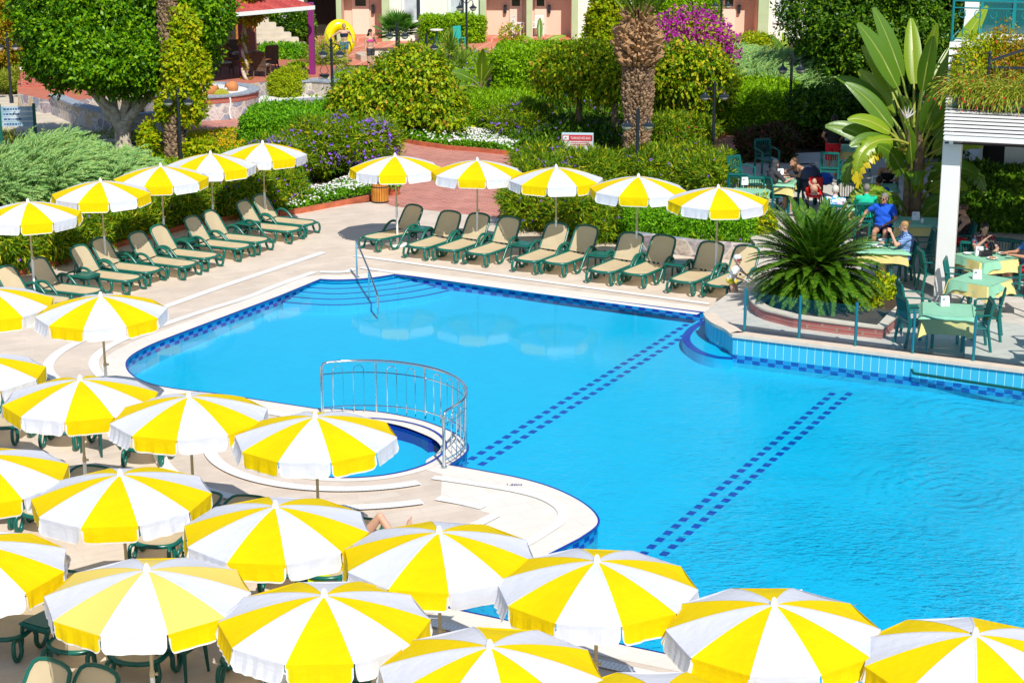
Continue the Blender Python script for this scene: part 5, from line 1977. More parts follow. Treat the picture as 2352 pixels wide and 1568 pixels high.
# ---- giant bird of paradise
def veinmat(name, c1, c2, mid):
    m, nt, b = newmat(name)
    tc = nd(nt, 'TexCoord')
    sp = nd(nt, 'SeparateXYZ')
    nt.links.new(tc.outputs['UV'], sp.inputs[0])
    w_ = nd(nt, 'TexWave', bands_direction='Y')
    w_.inputs['Scale'].default_value = 14
    w_.inputs['Distortion'].default_value = 1.5
    nt.links.new(tc.outputs['UV'], w_.inputs['Vector'])
    c = ramp(nt, w_.outputs[0], [(0.1, c1), (0.9, c2)])
    k = mth(nt, 'LESS_THAN', mth(nt, 'ABSOLUTE', mth(nt, 'SUBTRACT', sp.outputs[0], .5)), .035)
    c = mixc(nt, k, c, mid)
    nt.links.new(c, b.inputs['Base Color'])
    b.inputs['Roughness'].default_value = .35
    tl = nd(nt, 'BsdfTranslucent')
    nt.links.new(c, tl.inputs[0])
    mx = nd(nt, 'MixShader')
    mx.inputs[0].default_value = .3
    nt.links.new(b.outputs[0], mx.inputs[1])
    nt.links.new(tl.outputs[0], mx.inputs[2])
    nt.links.new(mx.outputs[0], nt.nodes['Material Output'].inputs[0])


veinmat('leaf_paddle', (0.08, 0.19, 0.010), (0.13, 0.26, 0.015), (0.30, 0.38, 0.06))
veinmat('leaf_paddle_bright', (0.20, 0.33, 0.012), (0.28, 0.40, 0.02), (0.46, 0.48, 0.08))
veinmat('leaf_paddle_yellow', (0.60, 0.46, 0.01), (0.70, 0.56, 0.02), (0.72, 0.62, 0.10))


def paddle(name, base, az, el, stalk, L, wd, parent, m, curve=.6, cup=.25, tears=0, roll=0.0, seed=1):
    """big paddle leaf: a stalk rising from base, then a blade with a midrib, optionally torn into strips"""
    rg = random.Random(seed)
    h = Vector((math.cos(az), math.sin(az), 0))
    p, d = Vector(base), el
    n = 16
    path = []
    for i in range(6):
        path.append(p.copy())
        p = p + (h * math.cos(d) + Vector((0, 0, math.sin(d)))) * (stalk / 6)
        d -= .05
    bl_ = []
    for i in range(n + 1):
        bl_.append((p.copy(), d))
        p = p + (h * math.cos(d) + Vector((0, 0, math.sin(d)))) * (L / n)
        d -= curve / n * (.4 + 1.2 * i / n)
    mb = MB()
    mb.tube(path + [bl_[0][0], bl_[n // 2][0]], [.035] * 5 + [.03, .022, .010], 6, mi=0)
    face = Vector((rg.uniform(-.35, .35), -1.0, rg.uniform(.35, .9)))
    tear = sorted(rg.sample(range(2, n - 1), min(tears, n - 4))) if tears else []
    me_v, me_f, uvs = [], [], []
    for s_ in (-1, 1):
        prev = None
        for i in range(n):
            ring = []
            for q in (i, i + 1):
                c, dd = bl_[q]
                T_ = h * math.cos(dd) + Vector((0, 0, math.sin(dd)))
                side = T_.cross(face).normalized()
                up = side.cross(T_).normalized()
                t_ = q / n
                ww = wd * .5 * (math.sin(math.pi * min(1, t_ * .93 + .05)) ** .6) * (1 - .25 * t_)
                if tear and ((q == i and i in tear) or (q == i + 1 and i + 1 in tear)):
                    ww *= .86
                row = []
                for k in range(4):
                    u = k / 3
                    off = side * s_ * ww * u * math.cos(cup * 1.2) + up * ww * u * (math.sin(cup) * (1 - .9 * u) + roll * s_)
                    if tear and k == 3:
                        off += (h * math.cos(dd) + Vector((0, 0, math.sin(dd)))) * (.02 if q == i else -.02) + Vector((0, 0, -.05 * (1 + i % 2)))
                    row.append((c + off, (.5 + s_ * .5 * u, t_)))
                ring.append(row)
            o = len(me_v)
            for row in ring:
                for v, uvv in row:
                    me_v.append(v)
                    uvs.append(uvv)
            for k in range(3):
                f = (o + k, o + 4 + k, o + 5 + k, o + 1 + k)
                me_f.append(f)
    st = len(mb.v)
    mb.add(me_v, me_f, 0)
    o = mb.build(name, m, parent, smooth=False)
    uv = o.data.uv_layers.new(name='UVMap')
    allu = [(.5, 0)] * st + uvs
    for lp in o.data.loops:
        uv.data[lp.index].uv = allu[lp.vertex_index]
    for pl in o.data.polygons:
        pl.use_smooth = True
    return o


p = Vector((9.25, 42.2, TZ))
BOP = t = thing('bird_of_paradise_plant', 'giant plant with paddle leaves and one yellow torn leaf beside the white balcony', 'plant', p)
mb = MB()
for x, y, h_ in ((-.1, 0, 2.5), (.25, .2, 2.2), (.1, -.2, 2.8), (.75, .1, 1.5)):
    mb.tube([(x * .5, y, -.05), (x * .8, y, h_ * .5), (x, y, h_)], [.14, .11, .07], 8)
mb.build('stem', 'bark_brown', t, smooth=True)
A_ = math.radians
specs = [  # azimuth (deg, -90 faces camera), elevation, stalk, length, width, curve, tears, base z, mat
    (178, 80, 1.3, 1.75, .50, .35, 0, 2.5, 'leaf_paddle'), (165, 86, 1.5, 1.7, .42, .2, 0, 2.5, 'leaf_paddle'), (-80, 88, 1.4, 1.5, .40, .15, 0, 2.5, 'leaf_paddle_bright'),
    (10, 78, 1.5, 1.9, .44, .1, 0, 2.5, 'leaf_paddle_bright'), (-5, 70, 1.2, 1.45, .55, .25, 0, 2.5, 'leaf_paddle'), (150, 60, 1.1, 1.4, .45, .7, 0, 2.3, 'leaf_paddle'),
    (185, 38, .9, 1.5, .42, .9, 0, 2.2, 'leaf_paddle_bright'), (-160, 30, .8, 1.6, .45, 1.1, 0, 2.0, 'leaf_paddle'), (20, 45, .9, 1.3, .45, 1.0, 0, 2.2, 'leaf_paddle'),
    (0, 25, .8, 1.4, .42, 1.0, 0, 2.0, 'leaf_paddle_bright'), (-20, 20, .8, 1.5, .45, 1.6, 3, 1.9, 'leaf_paddle'), (-150, 25, .9, 1.6, .5, 2.0, 6, 2.4, 'leaf_paddle_bright'),
    (-170, 20, 1.0, 1.5, .5, 2.2, 7, 2.1, 'leaf_paddle'), (-150, 25, 1.0, 1.7, .5, 2.6, 6, 2.2, 'leaf_paddle_yellow'), (-100, 50, .8, 1.5, .5, 1.4, 0, 1.2, 'leaf_paddle'),
    (-60, 55, .8, 1.6, .5, 1.3, 0, 1.1, 'leaf_paddle'), (-40, 40, .7, 1.4, .42, 1.5, 0, 1.0, 'leaf_paddle_bright'), (-85, 65, .6, 1.4, .45, .9, 0, .9, 'leaf_paddle_bright'),
    (-15, 60, .8, 1.6, .48, 1.0, 2, .8, 'leaf_paddle'), (30, 60, .7, 1.4, .45, 1.0, 0, .7, 'leaf_paddle'), (-120, 60, .5, 1.2, .42, 1.2, 0, .5, 'leaf_paddle'),
    (-50, 65, .5, 1.2, .42, 1.2, 0, .4, 'leaf_paddle'), (175, 55, .9, 1.5, .5, .8, 0, 1.6, 'leaf_paddle'), (-170, 45, .7, 1.3, .5, 1.3, 4, .9, 'leaf_paddle_bright'), (-110, 75, .6, 1.5, .5, .7, 0, 1.5, 'leaf_paddle'), (-70, 80, .9, 1.5, .5, .4, 0, 1.9, 'leaf_paddle'), (15, 68, .9, 1.5, .5, .5, 0, 1.4, 'leaf_paddle_bright'), (-30, 75, 1.0, 1.4, .5, .5, 0, 1.7, 'leaf_paddle'), (-140, 70, .8, 1.5, .5, .8, 3, 1.3, 'leaf_paddle'), (190, 70, .5, 1.3, .5, .9, 0, .3, 'leaf_paddle'), (-20, 70, .5, 1.3, .5, .9, 0, .3, 'leaf_paddle'), (140, 72, 1.2, 1.4, .5, .4, 0, 1.9, 'leaf_paddle_bright'), (60, 70, 1.2, 1.5, .5, .4, 0, 2.0, 'leaf_paddle'), (200, 60, .6, 1.3, .45, 1.2, 2, .6, 'leaf_paddle'), (90, 60, .8, 1.5, .45, .8, 0, 2.0, 'leaf_paddle'), (120, 45, .8, 1.4, .45, .9, 0, 1.6, 'leaf_paddle')]
specs += [(90, 84, 1.5, 1.6, .42, .2, 0, 2.3, 'leaf_paddle_bright'), (-90, 82, 1.6, 1.5, .40, .25, 0, 2.2, 'leaf_paddle'), (40, 74, 1.4, 1.6, .44, .3, 0, 2.3, 'leaf_paddle_bright'), (140, 76, 1.3, 1.5, .42, .4, 0, 2.2, 'leaf_paddle_bright'), (170, 70, 1.0, 1.5, .45, .5, 0, 1.9, 'leaf_paddle'), (-60, 78, 1.2, 1.6, .45, .4, 0, 1.7, 'leaf_paddle_bright')]
for i, (az, el, st, L, wd, cv, te, bz, mm) in enumerate(specs):
    if el < 50 and not te:
        L, st, el = L * .72, st * .8, el + 14
    elif te:
        L, st = L * .85, st * .7
    paddle('leaf', (.08 * math.cos(A_(az)), .08 * math.sin(A_(az)), bz - .3), A_(az), A_(el), st, L, wd * 1.15, t, mm, cv, .3, te, random.uniform(-.2, .2), i)
mb = MB()
for x, y, z, s_ in ((-.25, -.2, 2.75, 1), (.3, -.1, 2.95, -1)):
    for k in range(5):
        a = math.radians(40 + 22 * k)
        mb.tube([(x, y, z), (x + s_ * .14 * math.cos(a), y - .03, z + .14 * math.sin(a)), (x + s_ * .26 * math.cos(a) * 1.05, y - .04, z + .30 * math.sin(a))], [.02, .018, .002], 4)
mb.build('flower', 'petal_white', t)

# ---- smaller banana-like plants
for lab, px, sp_ in (('young banana plant with three broad leaves left of the big square hedge', (1105, 222), ((-85, 80, .3, 1.5, .45, .3), (200, 50, .5, 1.0, .5, .9), (-60, 65, .4, 1.2, .5, .8), (-150, 20, .6, 1.0, .45, .9))),
                     ('small banana plant behind the right double lamp', (1812, 180), ((100, 75, .4, 1.3, .4, .4), (170, 80, .4, 1.2, .35, .3), (10, 50, .4, .9, .4, .7))),
                     ('dark pointed leaves at the top of the big square hedge', (1240, 122), ((160, 40, .3, .9, .3, .5), (90, 80, .3, 1.0, .35, .2), (20, 40, .3, 1.0, .3, .5)))):
    t = thing('banana_plant', lab, 'plant', W(*px))
    for i, (az, el, st, L, wd, cv) in enumerate(sp_):
        paddle('leaf', (0, 0, .3), A_(az), A_(el), st, L, wd, t, 'leaf_paddle' if i % 2 else 'leaf_paddle_bright', cv, .3, 0, 0, i + 70)
    MB().tube([(0, 0, -.05), (0, 0, .5)], [.1, .07], 8).build('stem', 'bark_brown', t)


# ---- fan palm, yuccas
def fan_leaf(lf, base, az, el, stalk, r, mb, mi=0):
    h = Vector((math.cos(az), math.sin(az), 0))
    d = h * math.cos(el) + Vector((0, 0, math.sin(el)))
    c = Vector(base) + d * stalk
    mb.tube([base, tuple(c)], [.02, .012], 5)
    side = Vector((-h.y, h.x, 0))
    n = 30
    a = np.linspace(-2.0, 2.0, n)
    D = np.outer(np.cos(a), np.array(d)) + np.outer(np.sin(a), np.array(side))
    D = unit(D + np.array([0, 0, -.12]))
    nr = np.array(d.cross(side))
    sd = unit(np.cross(D, np.tile(nr, (n, 1))))
    lf.put(np.tile(np.array(c), (n, 1)), D, sd, r * (.75 + .25 * np.cos(a * .6)), .075, mi, .15)


p = W(914, 122)
t = thing('fan_palm', 'fan palm with stiff round fans before the cream wall', 'palm', p)
MB().tube([(0, 0, -.05), (0, 0, .9)], [.12, .1], 9).build('trunk', 'palm_fibre', t, smooth=True)
lf, mb = Leaves(), MB()
for i in range(26):
    fan_leaf(lf, (0, 0, .85), i * 2.4, 1.3 - 1.5 * (i / 26), random.uniform(.35, .7), random.uniform(.55, .75), mb)
lf.build('fans', 'leaf_fan', t)
mb.build('fan_stalks', 'leaf_yucca', t)


def sword_plant(name, label, px, L, n, trunk_h, leaf, wd=.05, z=0.0, low=-.3):
    t = thing(name, label, 'plant', W(px[0], px[1], z))
    if trunk_h > .05:
        MB().tube([(0, 0, -.05), (0, 0, trunk_h)], [.09, .07], 8).build('trunk', 'palm_fibre', t)
    lf = Leaves()
    e = RNG.uniform(low, 1.5, n)
    a = RNG.uniform(0, 6.283, n)
    D = np.stack([np.cos(a) * np.cos(e), np.sin(a) * np.cos(e), np.sin(e)], 1)
    sd = unit(np.cross(D, np.array([0, 0, 1.]) + rnd3(n) * .3))
    base = np.tile([0, 0, trunk_h + .02], (n, 1)) + D * .05
    D2 = unit(D + np.array([0, 0, -.35]) * np.cos(e)[:, None])
    lf.put(base, D, sd, L * .55, wd, 0, .1)
    lf.put(base + D * L * .42, D2, sd, L * .6, wd * .8, 0, .1)
    lf.build('blades', leaf, t)


sword_plant('yucca', 'spiky yucca right of the fan palm, larger one', (1035, 150), .95, 150, .55, 'leaf_yucca')
sword_plant('yucca', 'spiky yucca right of the fan palm, smaller lower one', (1062, 168), .7, 90, .3, 'leaf_yucca')
sword_plant('agave', 'blue-green spiky agave beside the bright conifer bush', (700, 232), .6, 46, 0, 'leaf_juniper', .05, low=.1)
sword_plant('agave', 'small grey spiky plant at the left foot of the bright conifer bush', (612, 246), .4, 34, 0, 'leaf_juniper', .04, low=.1)
sword_plant('yucca', 'dry grassy plant under the big round tree', (255, 250), .7, 80, 0, 'leaf_grassy', .03, low=.2)
sword_plant('yucca', 'grassy spiky plant at the far right of the bougainvillea', (1700, 150), .6, 70, 0, 'leaf_yucca', .03, low=.2)
# ================================================================ garden lamps
mat('lamp_black', (0.018, 0.026, 0.036), rough=0.35, spec=0.5)
mat('lamp_glass', (0.66, 0.66, 0.58), rough=0.15, spec=0.6)


def make_lamp():
    t = thing('garden_lamp', 'x', 'lamp post', group='black double garden lamps')
    mb = MB()
    mb.tube([(0, 0, 0), (0, 0, .25)], .075, 10)
    mb.tube([(0, 0, .2), (0, 0, 2.42)], .048, 10)
    mb.lathe([(.055, 0), (.055, .05), (.02, .06), (.03, .09), (.0, .12)], (0, 0, 2.4), 10)
    mb.build('pole', 'lamp_black', t, smooth=True)
    for s_ in (-1, 1):
        MB().tube([(0, 0, 2.12), (s_ * .08, 0, 2.2), (s_ * .17, 0, 2.30), (s_ * .26, 0, 2.27), (s_ * .285, 0, 2.16)], .016, 6).build('arm', 'lamp_black', t, smooth=True)
        sh = MB().lathe([(.0, .17), (.03, .16), (.035, .10), (.085, .05), (.17, .0), (.165, -.015)], (s_ * .285, 0, 2.0), 16).build('lamp_shade', 'lamp_black', t, smooth=True)
        MB().lathe([(.145, -.012), (.14, -.05), (.11, -.11), (.05, -.15), (.0, -.155)], (s_ * .285, 0, 2.0), 16).build('lamp_glass', 'lamp_glass', sh, smooth=True)
    return t


lamp0 = None
for x, y, rz, sc_, lab in ((27, 237, .2, 1.0, 'double lamp at the left edge of the photo'), (416, 374, .1, .90, 'double lamp in front of the vine-wrapped palm trunk'),
                           (765, 266, .0, 1.05, 'double lamp standing at the densely purple flowers'), (914, 202, .0, .98, 'double lamp below the fan palm, its pole hidden by leaves'),
                           (981, 236, .3, .98, 'double lamp whose dark top rises out of the weeping tree'), (1072, 128, -.1, 1.02, 'double lamp before the cream wall with windows'),
                           (1462, 440, .1, .90, 'double lamp in front of the date palm trunk'), (1637, 356, .1, .88, 'double lamp in front of the trimmed hedge, left of the bin'),
                           (1655, 240, -.1, 1.02, 'double lamp with its glass bowls before the magenta blossom'), (1654, 122, .2, 1.02, 'far double lamp cut by the top edge behind the magenta blossom'),
                           (1812, 312, .1, 1.06, 'double lamp before the blue-green juniper on the right')):
    p = W(x, y)
    if lamp0 is None:
        lamp0 = make_lamp()
        lamp0.location, lamp0.rotation_euler, lamp0.scale = p, (0, 0, rz), (1, 1, sc_)
        lamp0['label'] = lab
    else:
        dup(lamp0, p, rz, lab, (1, 1, sc_))


def text_mesh(name, txt, size, m, parent, loc, rot, ext=.004, align='CENTER'):
    cu = bpy.data.curves.new(name, 'FONT')
    cu.body = txt
    cu.size = size
    cu.extrude = ext
    cu.align_x = align
    tmp = bpy.data.objects.new(name, cu)
    COL.objects.link(tmp)
    bpy.context.view_layer.update()
    me = bpy.data.meshes.new_from_object(tmp.evaluated_get(bpy.context.evaluated_depsgraph_get()))
    bpy.data.objects.remove(tmp)
    me.name = name
    me.materials.clear()
    me.materials.append(MATS[m])
    o = bpy.data.objects.new(name, me)
    COL.objects.link(o)
    o.parent = parent
    o.location, o.rotation_euler = loc, rot
    return o


# ---- bath sign
mat('sign_red', (0.55, 0.03, 0.05), rough=0.4)
mat('sign_frame', (0.45, 0.62, 0.70), rough=0.4)
mat('sign_picture', (0.72, 0.72, 0.74), rough=0.4, col2=(0.50, 0.40, 0.36), scale=5)
mat('sign_green', (0.01, 0.12, 0.09), rough=0.4)
mat('sign_blue_board', (0.10, 0.30, 0.42), rough=0.25, col2=(0.62, 0.74, 0.78), scale=1.6, spec=.6)
mat('ink_blue', (0.02, 0.05, 0.20), rough=0.5)
t = thing('sign_board', 'sign board with a red TURKISCHES BAD header in the flowers', 'sign', W(1326, 382), -.08)
MB().box((0, 0, .56), (.92, .16, .82), bev=.01).build('cabinet', 'sign_frame', t)
MB().box((0, -.083, .52), (.84, .012, .66)).build('picture', 'sign_picture', t)
MB().box((0, -.086, .84), (.86, .016, .17)).build('header', 'sign_red', t)
MB().box((-.33, -.096, .84), (.16, .008, .12)).build('logo_panel', 'white_paint', t)
text_mesh('lettering', 'TURKISCHES BAD', .105, 'white_paint', t, (.09, -.097, .80), (math.pi / 2, 0, 0)).scale = (.70, 1, 1)
text_mesh('small_lettering', 'SPA', .05, 'ink_blue', t, (-.33, -.102, .82), (math.pi / 2, 0, 0))
mb = MB()
for i, (z, w) in enumerate(((.70, .5), (.65, .56))):
    mb.box((.08, -.091, z), (w, .006, .016))
mb.build('print_lines', 'sign_red', t)
mb = MB()
mb.box((.12, -.091, .42), (.26, .006, .30)).box((-.2, -.091, .38), (.2, .006, .2)).box((.33, -.091, .5), (.1, .006, .12))
mb.build('printed_panel', 'sign_frame', t)
for s_ in (-1, 1):
    MB().box((s_ * .4, 0, .08), (.06, .06, .2)).build('leg', 'sign_green', t)

# ---- direction board at the left edge
t = thing('direction_board', 'green framed direction board with four pale blue panels at the left edge', 'sign', W(44, 330), .12)
for s_ in (-1, 1):
    MB().box((s_ * .52, 0, .62), (.09, .07, 1.24), bev=.01).build('post', 'sign_green', t)
for i in range(4):
    z = 1.08 - .155 * i
    MB().box((0, -.01, z), (.95, .05, .145), bev=.004).build('panel', 'sign_blue_board', t)
    mb = MB()
    rg = random.Random(i)
    x = -.40
    while x < .1:
        w = rg.uniform(.03, .09)
        mb.box((x + w / 2, -.037, z), (w, .006, .045))
        x += w + .025
    mb.build('print_line', 'ink_blue', t)

# ---- depth marks painted on the coping
for x, y, txt, lab in ((588, 1080, '0.40M', 'small dark 0.40M depth mark beside the round pool'), (1180, 1116, '1.20M', 'small dark 1.20M depth mark on the peninsula coping')):
    q = W(x, y)
    t = thing('depth_mark', lab, 'marking', (q.x, q.y, .014), -.12 if x > 900 else -.5)
    text_mesh('lettering', txt, .10, 'ink_blue', t, (0, 0, 0), (0, 0, 0), .001)

# ---- slatted barrel, litter bin
mat('barrel_wood', (0.60, 0.25, 0.04), rough=0.5, col2=(0.42, 0.15, 0.02), scale=5, bump=.2)
mat('barrel_gap', (0.12, 0.05, 0.02), rough=0.8)
t = thing('barrel_bin', 'round slatted wooden barrel bin with iron bands at the brick path', 'bin', W(873, 464))
MB().lathe([(.20, .02), (.205, .55), (.0, .55)], (0, 0, 0), 24).build('liner', 'barrel_gap', t)
mb = MB()
for k in range(22):
    a = 2 * math.pi * k / 22
    mb.box((.216 * math.cos(a), .216 * math.sin(a), .29), (.018, .050, .54), rz=a)
mb.build('slats', 'barrel_wood', t)
mb = MB()
for z in (.03, .42, .55):
    mb.lathe([(.215, -.012), (.23, -.012), (.23, .014), (.215, .014)], (0, 0, z), 26)
mb.build('band', 'lamp_black', t)
t = thing('litter_bin', 'small black litter bucket hung on a thin stand by the side path', 'bin', W(1722, 348), .2)
MB().lathe([(.10, .12), (.14, .38), (.145, .39), (.12, .38), (.09, .14)], (0, 0, 0), 16).build('bucket', 'lamp_black', t, smooth=True)
MB().tube([(-.17, 0, .0), (-.17, 0, .36), (.17, 0, .36), (.17, 0, .0)], .012, 6).build('stand', 'lamp_black', t)
t = thing('plant_tub', 'small planter with white flowers behind the barrel bin', 'planter', W(905, 448))
MB().lathe([(.13, 0), (.17, .22), (.15, .22)], (0, 0, 0), 14).build('tub', 'kerb_red', t)
P, N = blob_pts([(0, 0, .3, .2, .2, .16)], 700, (.5, 1.05), .1, 5)
lf = Leaves()
lf.scatter(P, N, .08, .045, 0)
add_flowers(lf, P[::9], N[::9], .06, 1)
lf.build('foliage', ['leaf_box', 'petal_white'], t)

# ================================================================ pavilion, planters, stairs
PZ = .5
mat('wood_orange', (0.55, 0.20, 0.04), rough=0.5, var=.3)
mat('magenta_paint', (0.28, 0.02, 0.16), rough=0.4, col2=(0.22, 0.03, 0.17), scale=4)
brickmat('shingle_red', (0.42, 0.045, 0.04), (0.55, 0.09, 0.07), (0.22, 0.02, 0.02), .33, .16, .008, rough=.8, noise=.2)
mat('wicker', (0.16, 0.10, 0.065), rough=.6, col2=(0.09, 0.055, 0.035), scale=40, bump=.6, bscale=60)
mat('wood_table', (0.30, 0.15, 0.07), rough=.5, var=.3)
mat('cushion', (0.72, 0.66, 0.54), rough=.9)
mat('deep_shade', (0.03, 0.022, 0.018), rough=.9)  # near-black paint standing in for shade inside rooms and behind gaps
plat = [xy(W(x, y, PZ)) for x, y in ((40, 214), (100, 228), (165, 231), (300, 217), (436, 206), (530, 197), (593, 190), (703, 180), (760, 175.5), (772, 150), (705, 138), (560, 95), (40, 120))]
sheet('pavilion_platform', plat, [], PZ, 'platform_brick', z0=-.03, mside='stone_wall')
t = thing('pavilion', 'open pavilion with red shingle roof, magenta posts and brick walls behind the big tree', 'pavilion')
for x, y in ((558, 175), (718, 171)):
    p = W(x, y, PZ)
    MB().box((p.x, p.y, PZ + 1.33), (.20, .20, 2.66), rz=-.12, bev=.012).build('post', 'magenta_paint', t)
EZ = PZ + 2.62
c1, c0 = W(722, 14, EZ), W(380, 44, EZ)
d = (c1 - c0).normalized()
c0 = c1 - d * 8.6
bk_ = Vector((-d.y, d.x, 0))
mb = MB()
up = Vector((0, 0, 1.7))
A = [c0, c1, c1 + bk_ * 7, c0 + bk_ * 7]
ridge = [c0 + bk_ * 3.5 + d * 3 + up, c1 + bk_ * 3.5 - d * 3.2 + up]
mb.add([c0, c1, ridge[1], ridge[0]], [(0, 1, 2, 3)])
mb.add([c1, A[2], ridge[1]], [(0, 1, 2)])
mb.add([A[2], A[3], ridge[0], ridge[1]], [(0, 1, 2, 3)])
mb.add([A[3], c0, ridge[0]], [(0, 1, 2)])
rf = mb.build('roof', 'shingle_red', t)
mb = MB()
for a, b_ in ((c0, c1), (c1, A[2])):
    m_ = (a + b_) / 2
    mb.box((m_.x, m_.y, EZ - .06), ((b_ - a).length, .06, .14), rz=math.atan2((b_ - a).y, (b_ - a).x))
mb.build('fascia', 'white_paint', rf)
mb = MB()
mb.add([q + Vector((0, 0, -.05)) for q in A], [(3, 2, 1, 0)])
mb.build('shade_ceiling', 'deep_shade', t)
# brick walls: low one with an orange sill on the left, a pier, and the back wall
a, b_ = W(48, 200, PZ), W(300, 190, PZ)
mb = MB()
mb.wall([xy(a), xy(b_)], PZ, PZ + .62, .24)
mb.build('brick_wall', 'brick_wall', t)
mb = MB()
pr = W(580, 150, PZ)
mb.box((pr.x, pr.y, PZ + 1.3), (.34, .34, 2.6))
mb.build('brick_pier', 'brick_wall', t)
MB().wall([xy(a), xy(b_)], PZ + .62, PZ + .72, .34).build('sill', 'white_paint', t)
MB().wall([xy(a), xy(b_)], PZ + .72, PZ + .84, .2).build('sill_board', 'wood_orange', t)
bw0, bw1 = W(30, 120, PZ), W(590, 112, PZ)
MB().wall([xy(bw0), xy(bw1)], PZ, EZ, .2).build('back_wall', 'deep_shade', t)
mb = MB()
for x in (470, 500, 548):
    q = W(x, 135, PZ)
    mb.box((q.x, q.y, PZ + 1.1), (.12, .12, 2.2))
mb.build('inner_post', 'wood_orange', t)
MB().wall([xy(W(440, 152, PZ)), xy(W(560, 142, PZ))], PZ, PZ + .78, .25).build('bar_front', 'brick_wall', t)
MB().wall([xy(W(436, 152, PZ)), xy(W(566, 142, PZ))], PZ + .78, PZ + .84, .5).build('bar_counter', 'wood_table', t)


def make_wicker():
    t = thing('wicker_chair', 'x', 'chair', group='brown wicker armchairs on the pavilion platform')
    mb = MB()
    mb.box((0, 0, .40), (.50, .48, .08), bev=.02)
    mb.box((0, -.22, .3), (.48, .03, .16))
    mb.box((0, .22, .3), (.48, .03, .16))
    mb.build('seat', 'wicker', t)
    MB().box((0, -.02, .46), (.44, .42, .05), bev=.02).build('cushion', 'cushion', t)
    mb = MB()
    pts = []
    for i in range(7):
        z = .40 + .56 * i / 6
        pts.append([(x, .24 + .10 * (i / 6) ** 1.5 - .03 * (1 - abs(x) / .26), z) for x in (-.26 + .02 * (i == 6), -.13, 0, .13, .26 - .02 * (i == 6))])
    vs = [q for r_ in pts for q in r_] + [(q[0], q[1] + .035, q[2]) for r_ in pts for q in r_]
    fs = [(i * 5 + j, i * 5 + j + 1, i * 5 + j + 6, i * 5 + j + 5) for i in range(6) for j in range(4)]
    fs += [tuple(35 + k for k in reversed(f)) for f in fs]
    edge = [0, 1, 2, 3, 4, 9, 14, 19, 24, 29, 34, 33, 32, 31, 30, 25, 20, 15, 10, 5]
    fs += [(edge[i], edge[i - 1], edge[i - 1] + 35, edge[i] + 35) for i in range(20)]
    mb.add(vs, fs)
    mb.build('backrest', 'wicker', t)
    for sx in (-1, 1):
        MB().tube([(sx * .26, .26, .66), (sx * .28, 0, .65), (sx * .27, -.22, .63)], .028, 6, flat=.7).build('armrest', 'wood_orange', t)
        MB().tube([(sx * .25, -.22, .63), (sx * .24, -.23, .38), (sx * .23, -.24, 0)], .024, 6).build('leg', 'wicker', t)
        MB().tube([(sx * .23, .22, .38), (sx * .24, .30, 0)], .026, 6).build('leg', 'wicker', t)
    return t


w0 = None
for x, y, rz, lab in ((518, 172, math.radians(115), 'wicker armchair left of the magenta post, turned sideways'), (603, 176, math.radians(165), 'wicker armchair right of the twisted stem with its back to the camera'),
                      (622, 160, math.radians(200), 'wicker armchair behind the one with its back to the camera'), (456, 192, math.radians(120), 'wicker armchair half hidden by the vine at the platform edge'),
                      (545, 150, math.radians(20), 'wicker armchair in shade behind the round table')):
    p = W(x, y, PZ)
    if w0 is None:
        w0 = make_wicker()
        w0.location, w0.rotation_euler, w0['label'] = p, (0, 0, rz), lab
    else:
        dup(w0, p, rz, lab)
t = thing('round_table', 'round wooden table between the wicker armchairs', 'table', W(570, 164, PZ))
MB().lathe([(.0, .70), (.52, .70), (.55, .715), (.55, .735), (.0, .74)], (0, 0, 0), 24).build('table_top', 'wood_table', t, smooth=True)
MB().lathe([(.28, 0), (.26, .03), (.05, .06), (.05, .70)], (0, 0, 0), 14).build('pedestal', 'wood_table', t)

# round stone planter with slate cap, brick course, urns and cactus
cp = W(436, 285)
RP = W(592, 262).x - cp.x
cp = Vector((cp.x, W(436, 277).y + RP * .92, 0))
t = thing('round_planter', 'round stone planter with a slate cap and a brick course', 'planter', cp)
HP = .80
MB().lathe([(RP, 0), (RP - .02, HP - .24)], (0, 0, 0), 64).build('stone_face', 'stone_wall', t)
MB().lathe([(RP - .01, HP - .24), (RP + .005, HP - .05)], (0, 0, 0), 64).build('brick_course', 'brick_wall', t)
MB().lathe([(RP + .05, HP - .05), (RP + .06, HP), (RP - .34, HP + .01), (RP - .36, HP - .12)], (0, 0, 0), 64).build('cap', 'slate', t)
MB().lathe([(RP - .35, HP - .05), (0, HP - .01)], (0, 0, 0), 64).build('pebble_bed', 'pebble_white', t)
mb = MB()
for k in range(7):
    mb.tube([(RP * .62 + .02 * math.sin(k), -RP * .79 - .03 - .012 * k, HP - .06 - .1 * k), (RP * .62 + .02 * math.sin(k + 1), -RP * .79 - .045 - .012 * k, HP - .16 - .1 * k)], .028, 5)
mb.build('water_trickle', 'white_paint', t)
mat('terracotta', (0.62, 0.24, 0.08), rough=.8, var=.25)
prof = [(.06, 0), (.16, .06), (.20, .18), (.17, .30), (.08, .38), (.07, .42), (.11, .45), (.08, .45)]
for (x, y), tilt, lab in (((486, 214), 1.2, 'tipped terracotta jar left of the cactus in the round planter'), ((534, 206), -1.3, 'tipped terracotta jar right of the cactus in the round planter')):
    q = W(x, y, HP)
    o = MB().lathe(prof, (0, 0, -.2), 16).build('clay_jar', 'terracotta', smooth=True, loc=(q.x, q.y, HP + .1))
    o.rotation_euler = (0, tilt, .3)
    tag(o, lab, 'jar')
q = W(464, 220, HP)
tag(MB().lathe([(.10, 0), (.13, .07), (.06, .14), (0, .15)], (0, 0, 0), 12).build('clay_jar', 'wood_orange', smooth=True, loc=(q.x, q.y, HP - .06)), 'small orange clay lump at the left of the round planter', 'jar')
